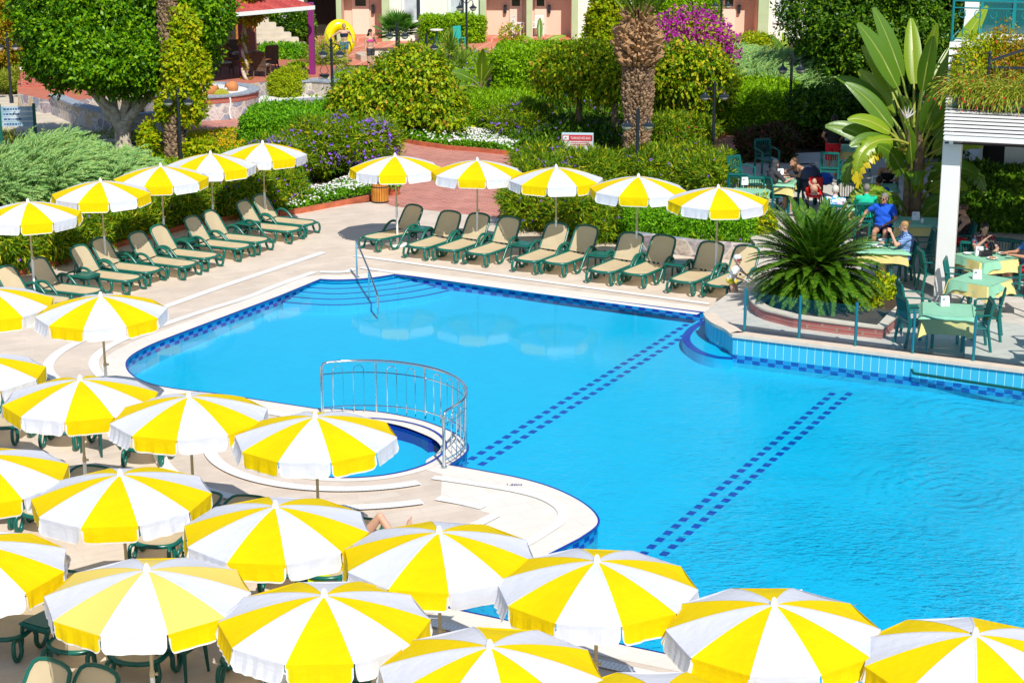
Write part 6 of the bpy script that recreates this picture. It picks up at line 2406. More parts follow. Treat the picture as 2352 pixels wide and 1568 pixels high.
mat('cactus_gold', (0.42, 0.36, 0.02), rough=.8, col2=(0.22, 0.26, 0.02), scale=30)
mb = MB()
vs, fs = [], []
for j in range(9):
    tt = math.pi * .5 * j / 8
    for i in range(40):
        a = 2 * math.pi * i / 40
        r = .26 * math.cos(tt) * (1 + .07 * (1 if i % 2 else -1))
        vs.append((r * math.cos(a), r * math.sin(a), .26 * math.sin(tt) + .02))
for j in range(8):
    for i in range(40):
        k = (i + 1) % 40
        fs.append((j * 40 + i, j * 40 + k, j * 40 + 40 + k, j * 40 + 40 + i))
q = W(509, 216, HP)
tag(mb.add(vs, fs).build('barrel_cactus', 'cactus_gold', loc=(q.x, q.y, HP - .1)), 'round golden cactus between two clay jars', 'cactus')

# low stone planter and the higher retaining wall to its right
t = thing('stone_planter', 'low stone planter with white pebbles under the bright conifer bush', 'planter')
line = [xy(W(x, y)) for x, y in ((588, 259), (640, 253), (700, 247), (762, 243))]
MB().wall(line, -.02, .26, .3).build('stone_face', 'stone_wall', t)
MB().wall(offset_line(line, .0), .26, .31, .34).build('cap', 'slate', t)
inn = offset_line(line, .17)
bk2 = [xy(W(x, y)) for x, y in ((760, 222), (690, 226), (600, 236))]
mb = MB()
mb.add([(q[0], q[1], .24) for q in list(inn) + bk2], [tuple(range(len(inn) + 3))])
mb.build('pebble_bed', 'pebble_white', t)
t = thing('retaining_wall', 'stone retaining wall with a slate cap right of the bright conifer bush', 'wall')
line = [xy(W(x, y)) for x, y in ((690, 236), (720, 234), (762, 238), (800, 230))]
MB().wall(line, -.02, .74, .3).build('stone_face', 'stone_wall', t)
MB().wall(line, .74, .80, .4).build('cap', 'slate', t)
t = thing('retaining_wall', 'shaded stone wall with slate cap behind the trunk of the big tree', 'wall')
line = [xy(W(x, y)) for x, y in ((128, 262), (180, 285), (235, 300), (300, 312), (370, 305), (440, 290))]
MB().wall(line, -.02, .62, .3).build('stone_face', 'stone_wall', t)
MB().wall(line, .62, .69, .42).build('cap', 'slate', t)
t = thing('garden_steps', 'pale shallow steps in shade left of the big tree trunk', 'steps')
for i in range(3):
    a, b_ = W(90 + 34 * i, 300 + 12 * i), W(215 + 26 * i, 318 + 8 * i)
    dd = (b_ - a)
    m_ = (a + b_) / 2
    MB().box((m_.x, m_.y, .05 - .02 * i), (dd.length, .7, .24), rz=math.atan2(dd.y, dd.x), bev=.01).build('tread', 'concrete', t)
t = thing('stairs', 'pale stone stairs climbing behind the dark hedge block', 'stairs', W(668, 122), .25)
for i in range(7):
    MB().box((-.28 * i, .1 + .34 * i, .10 + .19 * i), (2.0, .5, .2), bev=.008).build('tread', 'concrete', t)
t = thing('low_well', 'low round pale stone edging behind the woman in the pink bikini', 'planter', W(868, 136))
MB().lathe([(.95, 0), (.95, .24), (.72, .25), (.70, .05)], (0, 0, 0), 8).build('rim', 'concrete', t)
for i, (x, y) in enumerate(((760, 165), (745, 172))):
    pass
t = thing('plant_stand', 'curly black iron plant stand beside the right magenta post', 'stand', W(745, 176, PZ))
mb = MB()
mb.lathe([(.0, .02), (.17, .02), (.2, .08), (.18, .08)], (0, 0, 0), 14)
for s_ in (-1, 1):
    mb.tube([(s_ * .05, 0, .05), (s_ * .16, 0, .2), (s_ * .1, 0, .36), (s_ * .02, 0, .5), (s_ * .1, 0, .66), (s_ * .16, 0, .58), (s_ * .1, 0, .53)], .012, 5)
mb.build('frame', 'lamp_black', t)

# ================================================================ long low building at the back
mat('wall_cream', (0.80, 0.80, 0.70), rough=.8, var=.05, scale=1)
mat('wall_peach', (0.78, 0.55, 0.42), rough=.8, var=.06, scale=1)
mat('door_peach', (0.82, 0.62, 0.50), rough=.6)
mat('pilaster_green', (0.46, 0.56, 0.32), rough=.8, var=.12, scale=2)
mat('window_dark', (0.035, 0.045, 0.055), rough=.1, spec=.8)
mat('curtain', (0.55, 0.60, 0.62), rough=.9, col2=(0.40, 0.45, 0.48), scale=3)
t = thing('guest_building', 'long low cream building with peach porches and green pilasters at the back', 'building')
YW = 85.4
KX = (YW * cT + HC * sT) / F_PX
BX = lambda x: (x - CX) * KX
HB = 4.4
GRN = 'pilaster_green'


def bwall(x0, x1, m='wall_cream', wins=()):
    X0, X1 = BX(x0), BX(x1)
    mb = MB()
    xs = X0
    for a, b_ in wins:
        A_x, B_x = BX(a), BX(b_)
        mb.box(((xs + A_x) / 2, YW + .1, HB / 2), (A_x - xs, .2, HB))
        mb.box(((A_x + B_x) / 2, YW + .1, .45), (B_x - A_x, .2, .9))
        mb.box(((A_x + B_x) / 2, YW + .1, (2.3 + HB) / 2), (B_x - A_x, .2, HB - 2.3))
        xs = B_x
        wf = MB()
        for xx in (A_x + .06, B_x - .06):
            wf.box((xx, YW - .01, 1.6), (.12, .1, 1.4))
        wf.box(((A_x + B_x) / 2, YW - .01, .88), (B_x - A_x + .2, .14, .12))
        wf.box(((A_x + B_x) / 2, YW - .01, 2.28), (B_x - A_x, .1, .1))
        f = wf.build('window', 'white_paint', t)
        MB().box(((A_x + B_x) / 2, YW + .06, 1.6), (B_x - A_x - .22, .02, 1.3)).build('pane', 'window_dark', f)
        MB().box(((A_x + B_x) / 2 - (B_x - A_x) * .1, YW + .04, 1.6), ((B_x - A_x) * .6, .015, 1.3)).build('curtain', 'curtain', f)
    mb.box(((xs + X1) / 2, YW + .1, HB / 2), (X1 - xs, .2, HB))
    mb.build('wall', m, t)


def pil(x0, x1):
    X0, X1 = BX(x0), BX(x1)
    MB().box(((X0 + X1) / 2, YW - .08, HB / 2), (X1 - X0, .32, HB)).build('pilaster', GRN, t)


def porch(x0, x1, door, lamp):
    X0, X1 = BX(x0), BX(x1)
    D = 1.25
    mb = MB()
    mb.box(((X0 + X1) / 2, YW + D + .1, HB / 2), (X1 - X0, .2, HB))
    for xx in (X0 - .05, X1 + .05):
        mb.box((xx, YW + D / 2 + .1, HB / 2), (.1, D, HB))
    mb.build('porch_wall', 'wall_peach', t)
    MB().box(((X0 + X1) / 2, YW + D / 2 + .05, 2.62 + .9), (X1 - X0, D - .1, 1.8)).build('porch_ceiling', 'wall_peach', t)
    MB().box(((X0 + X1) / 2, YW + D / 2 - .1, .06), (X1 - X0, D + .3, .14)).build('porch_floor', 'red_tile', t)
    dx0, dx1 = BX(door[0]), BX(door[1])
    dr = MB().box(((dx0 + dx1) / 2, YW + D - .03, 1.17), (dx1 - dx0, .06, 2.05), bev=.01).build('door', 'door_peach', t)
    MB().box(((dx0 + dx1) / 2, YW + D - .065, 1.72), ((dx1 - dx0) * .62, .02, .52)).build('window', 'window_dark', dr)
    lx = BX(lamp)
    MB().box((lx, YW + D - .1, 1.32), (.14, .16, .40), bev=.03).build('wall_lamp', 'lamp_black', t)


bwall(560, 700)
MB().box((BX(735), YW + 2.2, HB / 2), (BX(775) - BX(700), .2, HB)).build('shade_recess_wall', 'deep_shade', t)  # near-black recess added for the dark, shadowed stretch of the facade
MB().box((BX(737), YW + 1.1, 2.9 + .7), (BX(775) - BX(700), 2, 1.4)).build('shade_recess_ceiling', 'deep_shade', t)
pil(775, 787)
porch(787, 879, (805, 845), 854)
pil(879, 896)
bwall(896, 1103, wins=((924, 972), (1030, 1072)))
pil(1103, 1116)
porch(1117, 1208, (1170, 1200), 1160)
pil(1209, 1222)
porch(1223, 1312, (1228, 1256), 1262)
pil(1312, 1327)
bwall(1327, 1640, wins=((1375, 1420), (1540, 1585)))
pil(1640, 1655)
porch(1656, 1738, (1664, 1694), 1702)
pil(1738, 1762)
bwall(1762, 2240, wins=((1779, 1824), (1900, 1950)))
MB().box((BX(1400), YW + 2, HB + .15), (BX(2260) - BX(540), 5.2, .3)).build('roof', 'shingle_red', t)


def make_garden_chair():
    t = thing('plastic_chair', 'x', 'chair', group='white plastic chairs on the far porch')
    MB().box((0, 0, .42), (.46, .44, .04), bev=.015).build('seat', 'plastic_white', t)
    mb = MB()
    for k in range(6):
        mb.box((-.2 + .08 * k, .22, .68), (.045, .03, .5))
    mb.box((0, .22, .93), (.46, .035, .06))
    mb.build('backrest', 'plastic_white', t)
    for sx in (-1, 1):
        MB().box((sx * .24, .0, .64), (.05, .46, .03)).build('armrest', 'plastic_white', t)
        for sy in (-1, 1):
            MB().box((sx * .22, sy * .2, .32 if sy < 0 else .21), (.045, .045, .64 if sy < 0 else .42)).build('leg', 'plastic_white', t)
    return t


o = make_garden_chair()
o.location, o.rotation_euler, o['label'] = (BX(1190), YW + .35, .13), (0, 0, 1.2), 'white plastic chair on the far porch behind thin weeds'
dup(o, (BX(1236), YW + .5, .13), -.3, 'white plastic chair before the peach door right of the other white chair')
t2 = thing('garden_table', 'small round white and green table before the far hedge', 'table', W(1003, 104))
MB().lathe([(.0, .66), (.30, .66), (.31, .70), (.0, .71)], (0, 0, 0), 18).build('table_top', 'plastic_white', t2)
MB().lathe([(.2, 0), (.06, .1), (.05, .66)], (0, 0, 0), 12).build('pedestal', 'plastic_green', t2)
t2 = thing('garden_chair', 'turquoise garden chair beside the yucca before the far hedge', 'chair', W(1055, 108), .6)
mat('plastic_turquoise', (0.02, 0.42, 0.36), rough=.35)
MB().box((0, 0, .4), (.42, .42, .04), bev=.01).build('seat', 'plastic_turquoise', t2)
MB().box((0, .2, .66), (.42, .04, .5), bev=.015).build('backrest', 'plastic_turquoise', t2)
for sx in (-1, 1):
    for sy in (-1, 1):
        MB().box((sx * .18, sy * .18, .2), (.05, .05, .4)).build('leg', 'plastic_turquoise', t2)

# ================================================================ terrace: pergola, balcony, glass screen, planter
mat('post_white', (0.80, 0.80, 0.77), rough=.5, var=.05, scale=1.5)
mat('teal_iron', (0.0, 0.20, 0.22), rough=.35, spec=.5)
mat('door_teal', (0.01, 0.10, 0.11), rough=.08, spec=.8)
mat('steel_teal', (0.03, 0.26, 0.32), rough=.25, metal=.6)
PG = thing('pergola', 'white slatted pergola roof on one square white post at the right', 'pergola')
AN = math.radians(-18)
U = Vector((math.cos(AN), math.sin(AN), 0))
V = Vector((-U.y, U.x, 0))
RZ = 3.70
pb = W(2168, 684, TZ)
MB().box((pb.x + .02, pb.y + .16, (RZ + TZ) / 2 - .06), (.36, .36, RZ - TZ - .12), rz=AN, bev=.01).build('post', 'post_white', PG)
f0, f1 = W(2168, 306, RZ), W(2173, 226, RZ)
nb = 11
for i in range(nb + 2):
    q = f0 + (f1 - f0) * (i / (nb - 1))
    w = (f1 - f0).length / (nb - 1)
    c = q + U * 3.5
    MB().box((c.x, c.y, RZ), (7.0, w * .60, .008), rz=AN).build('slat', 'post_white', PG)
MB().box(tuple(f0 + U * 3.5 + Vector((0, -.1, -.07))), (7.0, .08, .10), rz=AN).build('front_beam', 'post_white', PG)
mb = MB()
q_ = f0.lerp(f1, .5) + U * 3.5
mb.add([f0 + U * .05 + Vector((0, .1, -.22)), f0 + U * 6.9 + Vector((0, .1, -.22)), f1 + U * 6.9 + Vector((0, 0, -.22)), f1 + U * .05 + Vector((0, 0, -.22))], [(0, 1, 2, 3)])
mb.build('shade_ceiling', 'deep_shade', PG)  # dark sheet added under the slats for solid shade and dark gaps
for k in (.1, 2.4, 4.6):
    m_ = f0.lerp(f1, .5) + U * k
    MB().box((m_.x + .05, m_.y, RZ - .12), (.08, (f1 - f0).length * 1.02, .18), rz=math.atan2((f1 - f0).y, (f1 - f0).x) - math.pi / 2).build('rafter', 'post_white', PG)
q = pb + V * 5.2 + U * .3
MB().box((q.x + 3.0, q.y - 1.2, (RZ + TZ) / 2), (.3, .3, RZ - TZ - .1), rz=AN).build('rear_post', 'post_white', PG)

HT = thing('hotel_wing', 'white hotel wing with a teal balcony at the top right corner', 'building')
b0 = W(2166, 226, RZ) + V * .85
SZ = 4.86
mb = MB()
for i in range(7):
    z0 = RZ + .02 + (SZ - RZ) * i / 7
    c = b0 + U * 3.6
    mb.box((c.x, c.y, z0 + .066), (7.2, .06, .125), rz=AN, rx=-.35)
sdg = mb.build('siding', 'post_white', HT)
c = b0 + U * 3.6 + V * .1
MB().box((c.x, c.y, (RZ + SZ) / 2), (7.1, .06, SZ - RZ - .1), rz=AN).build('backing', 'deep_shade', sdg)
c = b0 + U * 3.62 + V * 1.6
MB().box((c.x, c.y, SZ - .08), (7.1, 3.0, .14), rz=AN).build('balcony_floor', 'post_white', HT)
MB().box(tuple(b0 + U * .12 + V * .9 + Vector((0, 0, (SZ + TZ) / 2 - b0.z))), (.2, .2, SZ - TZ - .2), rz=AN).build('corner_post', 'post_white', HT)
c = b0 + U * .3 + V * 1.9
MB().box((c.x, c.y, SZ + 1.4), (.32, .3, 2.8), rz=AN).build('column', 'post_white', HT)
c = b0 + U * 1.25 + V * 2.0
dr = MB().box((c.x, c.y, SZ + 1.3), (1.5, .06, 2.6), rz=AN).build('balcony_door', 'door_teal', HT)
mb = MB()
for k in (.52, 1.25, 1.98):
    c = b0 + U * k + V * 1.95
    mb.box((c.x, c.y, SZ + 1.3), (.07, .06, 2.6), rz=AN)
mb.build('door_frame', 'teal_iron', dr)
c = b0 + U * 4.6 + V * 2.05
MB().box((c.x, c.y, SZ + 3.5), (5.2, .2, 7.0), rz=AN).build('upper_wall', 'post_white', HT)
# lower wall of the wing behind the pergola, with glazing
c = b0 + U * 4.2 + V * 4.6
MB().box((c.x, c.y, 2.3), (7.4, .2, 4.4), rz=AN).build('lower_wall', 'deep_shade', HT)
mb = MB()
for k in (.55, 1.5, 2.6):
    q = b0 + U * k + V * 4.4
    mb.box((q.x, q.y, 1.9), (.10, .1, 3.2), rz=AN)
mb.build('window_frame', 'post_white', HT)
# storeys above the frame: they shade the dining area
c = b0 + U * 5.0 + V * 7.5
MB().box((c.x, c.y, 7.5), (7.6, 9.0, 14.5), rz=AN).build('upper_storeys', 'post_white', HT)
# balcony railing
RLt = thing('balcony_railing', 'teal wrought iron balcony railing with S shaped scrolls', 'railing')
R0 = b0 + U * .03 + V * .05
mb = MB()
for z, r in ((SZ + .90, .026), (SZ + .74, .014), (SZ + .06, .014)):
    q = Vector((R0.x, R0.y, z))
    mb.tube([q, q + U * 4.2], r, 6)
q = Vector((R0.x, R0.y, SZ + .9))
mb.tube([q, q + V * 1.8], .024, 6)
mb.tube([q - Vector((0, 0, .84)), q - Vector((0, 0, .84)) + V * 1.8], .014, 6)
mb.build('rail', 'teal_iron', RLt)
for k in (0, 1.62, 3.2):
    q = Vector((R0.x, R0.y, 0)) + U * k
    MB().tube([(q.x, q.y, SZ), (q.x, q.y, SZ + 1.02)], .03, 8).build('baluster_post', 'teal_iron', RLt)
for k in range(9):
    o_ = Vector((R0.x, R0.y, SZ + .4)) + U * (.24 + .34 * k)
    pts = []
    for i in range(26):
        s_ = i / 25
        if s_ < .35:
            a = math.pi * 2.6 * (1 - s_ / .35)
            r = .04 + .075 * (s_ / .35)
            pts.append(o_ + U * (-.03 + r * math.cos(a + .4)) + Vector((0, 0, .20 + r * math.sin(a + .4))))
        elif s_ > .65:
            q_ = (s_ - .65) / .35
            a = math.pi * 2.6 * q_
            r = .115 - .075 * q_
            pts.append(o_ + U * (.03 - r * math.cos(a + .4)) + Vector((0, 0, -.20 - r * math.sin(a + .4))))
        else:
            pass
    MB().tube(pts, .011, 5).build('scroll', 'teal_iron', RLt)

# planters on the pergola roof
def russelia(label, x, y, n, seed, wscale=1.0):
    p = W(x, y, RZ + .03)
    t = thing('planter_box', label, 'planter', (p.x, p.y, RZ + .03), AN)
    mb = MB()
    mb.box((0, 0, .13), (1.15 * wscale, .34, .26), bev=.02)
    mb.build('box', 'plastic_dark_green', t)
    lf = Leaves()
    P = np.stack([RNG.uniform(-.55, .55, n) * wscale, RNG.uniform(-.15, .15, n), np.full(n, .28)], 1)
    D = unit(rnd3(n) * np.array([1, 1, .5]) + np.array([0, -.5, .9]))
    for st in range(7):
        sd = unit(np.cross(D, rnd3(n)))
        lf.put(P, D, sd, .13, .022, 0, .05)
        P = P + D * .11
        D = unit(D + np.array([0, -.02, -.30]))
        if st > 2:
            k = RNG.random(n) < .16
            lf.put(P[k], unit(D[k] + np.array([0, 0, -.5])), sd[k], .06, .035, 1, .1)
    lf.build('firecracker_plant', ['leaf_grassy', 'petal_red'], t)


russelia('green trough with red flowering drooping plant at the edge of the pergola roof, left one', 2238, 246, 420, 3, .8)
russelia('green trough with red flowering drooping plant on the pergola roof at the right edge', 2322, 254, 360, 4, .7)
for (x0, x1, yt, lab, leaf, sd_) in ((2185, 2275, 80, 'tall yellow-green balcony shrub left of the black stair railing', 'leaf_vine', 5), (2265, 2352, 62, 'yellow and orange balcony shrub behind the black stair railing', 'leaf_orange', 6), (2330, 2410, 95, 'green balcony shrub with pale flowers at the right edge', 'leaf_hedge', 7)):
    p = W((x0 + x1) / 2, 226, RZ)
    s = 101
    w, h = (x1 - x0) / s, (220 - yt) / s
    t = thing('balcony_shrub', lab, 'shrub', (p.x, p.y + .05, RZ + .03))
    MB().lathe([(.2, 0), (.26, .3), (.22, .3)], (0, 0, 0), 14).build('pot', 'plastic_dark_green', t)
    P, N = blob_pts(lumps(w * 1.1, .8, h, 7, sd_), 620, (.3, 1.1), .25, sd_, zmin=.25)
    lf = Leaves()
    lf.scatter(P, N, .08, .035, 0)
    add_flowers(lf, P[::60], N[::60], .05, 1)
    lf.build('foliage', [leaf, 'petal_red' if sd_ < 7 else 'petal_white'], t)
# black stair railing on the roof
t = thing('stair_railing', 'black iron stair railing in front of the balcony shrubs', 'railing')
g0 = W(2266, 236, RZ + .1)
mb = MB()
for (k, h_, dv) in ((0, 1.0, 0), (.95, 1.35, .3), (1.9, 1.7, .6)):
    q = g0 + U * k + V * dv
    mb2 = MB()
    mb2.tube([(q.x, q.y, RZ), (q.x, q.y, RZ + h_ + .1)], .035, 8)
    mb2.ball((q.x, q.y, RZ + h_ + .15), .05)
    mb2.build('post', 'lamp_black', t)
q0, q1 = g0 + Vector((0, 0, RZ + .98 - g0.z)), g0 + U * 1.9 + V * .6 + Vector((0, 0, RZ + 1.66 - g0.z))
mb.tube([q0, q1], .03, 6)
q2 = q0 + Vector((0, 0, -.12))
mb.tube([q2, q2 + U * 2.2], .028, 6)
mb.tube([q2 + Vector((0, 0, -.28)), q2 + U * 2.2 + Vector((0, 0, -.28))], .014, 6)
mb.build('rail', 'lamp_black', t)
for k in range(10):
    o_ = q2 + U * (.12 + .2 * k)
    MB().tube([o_ + Vector((0, 0, -.05)), o_ + U * .06 + Vector((0, 0, -.3)), o_ - U * .05 + Vector((0, 0, -.55)), o_ + U * .03 + Vector((0, 0, -.8))], .010, 5).build('bar', 'lamp_black', t)

# dark hedge under the pergola
q = W(2290, 545, TZ)
P, N = box_pts((3.4, 1.2, 1.5), 420, .3, .1, 77)
lf = Leaves()
lf.scatter(P, N, .13, .06, 0, out=.4)
mb_ = np.array([[x, y, z] for z in (0, 1.36) for x, y in ((-1.55, -.5), (1.55, -.5), (1.55, .5), (-1.55, .5))])
lf.quads(mb_[[[0, 1, 5, 4], [1, 2, 6, 5], [2, 3, 7, 6], [3, 0, 4, 7], [4, 5, 6, 7]]], 0)
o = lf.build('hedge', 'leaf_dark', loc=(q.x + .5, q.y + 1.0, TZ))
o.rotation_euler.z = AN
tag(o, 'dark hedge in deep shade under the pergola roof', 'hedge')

# glass screen along the terrace edge
gs = thing('glass_screen', 'low clear glass screen with steel posts along the terrace edge over the water', 'glass screen')
gp = [W(x, y, TZ + .03) for x, y in ((1710, 759), (1835, 777), (1964, 794), (2096, 811), (2235, 828), (2376, 846))]
for q in gp:
    MB().tube([q, q + Vector((0, 0, .82))], .028, 10).build('post', 'steel_teal', gs, smooth=True)
for a, b_ in zip(gp, gp[1:]):
    d_ = (b_ - a).normalized()
    a2, b2 = a + d_ * .03, b_ - d_ * .03
    n_ = Vector((-d_.y, d_.x, 0)) * .005
    z0, z1 = Vector((0, 0, .05)), Vector((0, 0, .76))
    mb = MB()
    vs = [a2 - n_ + z0, b2 - n_ + z0, b2 + n_ + z0, a2 + n_ + z0, a2 - n_ + z1, b2 - n_ + z1, b2 + n_ + z1, a2 + n_ + z1]
    mb.add(vs, [(3, 2, 1, 0), (4, 5, 6, 7), (0, 1, 5, 4), (1, 2, 6, 5), (2, 3, 7, 6), (3, 0, 4, 7)])
    mb.build('pane', 'glass', gs)

# brick planter round the sago palm
t = thing('brick_planter', 'low red brick planter with a pale cap round the sago palm', 'planter')
pl = smooth_line([xy(W(x, y, TZ)) for x, y in ((1760, 676), (1737, 690), (1733, 710), (1755, 730), (1800, 743), (1826, 750))], 4) + [xy(W(x, y, TZ)) for x, y in ((1920, 763), (2020, 776), (2048, 750), (2078, 722))]
MB().wall(pl, TZ - .01, TZ + .19, .16).build('brick_face', 'brick_wall', t)
MB().wall(pl, TZ + .19, TZ + .225, .21).build('cap', 'coping_stone', t)
bk3 = [xy(W(x, y, TZ)) for x, y in ((2060, 690), (1960, 655), (1840, 645))]
mb = MB()
mb.add([(q[0], q[1], TZ + .14) for q in list(pl) + bk3], [tuple(range(len(pl) + 3))])
mb.build('earth', 'soil', t)
# low stone wall behind the far loungers
t = thing('stone_wall', 'rough stone retaining wall behind the loungers below the trimmed hedge', 'wall')
MB().wall([xy(W(x, y)) for x, y in ((1450, 566), (1590, 585), (1722, 596))], -.02, .34, .3).build('stone_face', 'stone_wall', t)
# ================================================================ dining terrace furniture
m, nt, b = newmat('chair_green')
b.inputs['Base Color'].default_value = (0.004, 0.13, 0.115, 1)
b.inputs['Roughness'].default_value = 0.35
fabric('cloth_green', (0.30, 0.62, 0.42), 0.1, weave=50, col2=(0.26, 0.56, 0.38))
fabric('cloth_cream', (0.78, 0.66, 0.24), 0.1, weave=50, col2=(0.72, 0.62, 0.26))
mat('porcelain', (0.80, 0.82, 0.84), rough=.2, spec=.5)
mat('food_orange', (0.55, 0.25, 0.06), rough=.7, col2=(0.30, 0.14, 0.05), scale=40)
mat('black_plastic', (0.015, 0.015, 0.018), rough=.4)
mat('table_metal', (0.10, 0.30, 0.32), rough=.35, metal=.3)
DG = 'green slatted armchairs on the dining terrace'


def make_chair():
    """slatted plastic armchair, sitter looks towards -Y"""
    t = thing('terrace_chair', 'x', 'chair', group=DG)
    mb = MB()
    mb.box((0, -.01, .43), (.48, .46, .03), bev=.012)
    mb.box((0, -.24, .405), (.46, .03, .06))
    mb.box((0, .20, .405), (.44, .03, .06))
    mb.build('seat', 'chair_green', t)
    mb = MB()
    for k in range(7):
        x = -.18 + .06 * k
        mb.tube([(x, .22, .46), (x, .25, .66), (x, .30, .88)], .019, 4, flat=.5)
    mb.box((0, .305, .90), (.47, .035, .075), bev=.015)
    mb.box((0, .235, .50), (.44, .03, .05))
    for s_ in (-1, 1):
        mb.tube([(s_ * .225, .22, .44), (s_ * .23, .25, .66), (s_ * .225, .305, .91)], .026, 6)
    mb.build('backrest', 'chair_green', t)
    for s_ in (-1, 1):
        MB().tube([(s_ * .245, .27, .69), (s_ * .265, .05, .685), (s_ * .265, -.18, .665), (s_ * .26, -.235, .62)], .028, 6, flat=.6).build('armrest', 'chair_green', t, smooth=True)
        MB().box((s_ * .252, -.225, .325), (.05, .055, .65), bev=.01).build('leg', 'chair_green', t)
        MB().tube([(s_ * .225, .22, .46), (s_ * .24, .29, 0)], .030, 5).build('leg', 'chair_green', t)
    return t


chair0 = None


def chair(x, y, face, lab):
    """chair standing at photo point (x, y) on the terrace; face = direction the sitter looks, degrees, -90 towards the camera"""
    global chair0
    p = W(x, y, TZ) if not isinstance(x, Vector) else x
    rz = math.radians(face + 90 + random.uniform(-6, 6))
    if chair0 is None:
        chair0 = make_chair()
        chair0.location, chair0.rotation_euler, chair0['label'] = p, (0, 0, rz), lab
    else:
        dup(chair0, p, rz, lab)


def cloth(name, w, d, drop, m, corner, seed, z):
    """square cloth over a table top with hanging folds"""
    rg = random.Random(seed)
    mb = MB()
    nx = 14
    top = [(-w / 2, -d / 2), (w / 2, -d / 2), (w / 2, d / 2), (-w / 2, d / 2)]
    mb.add([(x, y, z) for x, y in top], [(0, 1, 2, 3)])
    ring = []
    for k in range(4):
        a, b_ = Vector(top[k]), Vector(top[(k + 1) % 4])
        for i in range(nx):
            ring.append((a.lerp(b_, i / nx), i / nx, k))
    n = len(ring)
    rows = []
    for j in range(5):
        v = j / 4
        row = []
        for p, s_, k in ring:
            o = p.normalized() if p.length else Vector((1, 0))
            nrm = [Vector((0, -1)), Vector((1, 0)), Vector((0, 1)), Vector((-1, 0))][k]
            e = min(s_, 1 - s_)
            c = max(0, 1 - e / .18)
            wv = .012 * math.sin(s_ * 22 + k * 2 + seed) * v
            dr = drop * (1 + corner * c * c) * v
            q = p + nrm * (.012 + wv + .05 * v * (1 - c)) + o * (.10 * c * v)
            row.append((q.x, q.y, z - dr))
        rows.append(row)
    vs = [q for r_ in rows for q in r_]
    mb.add(vs, [(j * n + i, (j + 1) * n + i, (j + 1) * n + (i + 1) % n, j * n + (i + 1) % n) for j in range(4) for i in range(n)])
    return mb.build(name, m, smooth=True)


def table(x, y, w, d, rot, lab, crumple=0, drop_g=.05, drop_y=.24):
    p = W(x, y, TZ + .75)
    rz = math.radians(rot)
    t = thing('dining_table', 'folding table under ' + lab, 'table', (p.x, p.y, TZ), rz, 'folding tables of the dining terrace')
    MB().box((0, 0, .72), (w - .03, d - .03, .03), bev=.01).build('table_top', 'table_metal', t)
    for s_ in (-1, 1):
        for q in (-1, 1):
            MB().tube([(s_ * (w / 2 - .1), q * (d / 2 - .08), 0), (s_ * (w / 2 - .1), -q * (d / 2 - .12), .71)], .018, 6).build('leg', 'table_metal', t)
    c = cloth('tablecloth', w, d, drop_y, 'cloth_cream', .25, int(x), .742)
    c.location, c.rotation_euler = (p.x, p.y, TZ), (0, 0, rz)
    tag(c, 'yellow cloth hanging below ' + lab, 'tablecloth', 'cream yellow lower tablecloths')
    if crumple:
        g = cloth('tablecloth', w * .99, d * .99, .16, 'cloth_green', 1.3, int(x) + 3, .75)
    else:
        g = cloth('tablecloth', w + .02, d + .02, drop_g, 'cloth_green', .3, int(x) + 3, .75)
    g.location, g.rotation_euler = (p.x, p.y, TZ), (0, 0, rz + (math.radians(8) if crumple else 0))
    tag(g, lab, 'tablecloth', 'green upper tablecloths')
    return Vector((p.x, p.y, TZ + .757)), rz


def dispenser(x, y, rz, lab):
    p = W(x, y, TZ + .757)
    t = thing('napkin_dispenser', lab, 'napkin holder', p, rz, 'napkin dispensers on the dining tables')
    mb = MB()
    vs = [(-.085, -.05, 0), (.085, -.05, 0), (.085, .05, 0), (-.085, .05, 0), (-.075, -.03, .18), (.075, -.03, .18), (.075, .03, .18), (-.075, .03, .18)]
    mb.add(vs, [(3, 2, 1, 0), (4, 5, 6, 7), (0, 1, 5, 4), (1, 2, 6, 5), (2, 3, 7, 6), (3, 0, 4, 7)])
    mb.build('case', 'plastic_white', t)
    MB().box((-.03, -.046, .135), (.05, .008, .014), rx=-.12).build('print_mark', 'ink_blue', t)


def plate(x, y, lab, food=True, r=.12):
    p = W(x, y, TZ + .76)
    t = thing('plate', lab, 'plate', p, 0, 'plates on the dining tables')
    MB().lathe([(0, .004), (r * .6, .004), (r, .018), (r * .98, .022), (r * .6, .01), (0, .01)], (0, 0, 0), 18).build('dish', 'porcelain', t, smooth=True)
    if food:
        mb = MB()
        for k in range(5):
            a = k * 1.3
            mb.ball((r * .35 * math.cos(a), r * .35 * math.sin(a), .02), (.03, .026, .018), nu=7, nv=5)
        mb.build('food', 'food_orange', t, smooth=True)


table(2176, 711, .86, .95, -12, 'the green cloth nearest the glass screen', 0, .05, .32)
dispenser(2169, 702, .1, 'white napkin dispenser on the table nearest the glass screen')
table(2252, 641, .85, .85, -48, 'the pointed green cloth by the white post', 1)
dispenser(2244, 640, -.2, 'white napkin dispenser on the table right of the white post')
table(2264, 588, .9, .9, 20, 'the shaded cloth by the floral top woman', 1)
dispenser(2248, 586, .1, 'napkin dispenser in shade before the woman in the floral top')
table(2108, 507, .95, .8, -8, 'the shaded cloth behind the striped top')
dispenser(2103, 505, .0, 'napkin dispenser on the shaded table behind the woman in the striped top')
table(2025, 566, .95, .85, -8, 'the shaded cloth before the striped top')
table(1948, 470, .8, .8, -10, 'the cloth between flowered shirt and green shirt')
table(1772, 414, 1.05, .8, -15, 'the sunlit green cloth by the grey headscarf woman')
table(1722, 440, .8, .8, -12, 'the green cloth behind the rightmost far parasol')
table(1962, 338, 1.1, .9, -8, 'the shaded cloth by the standing woman')
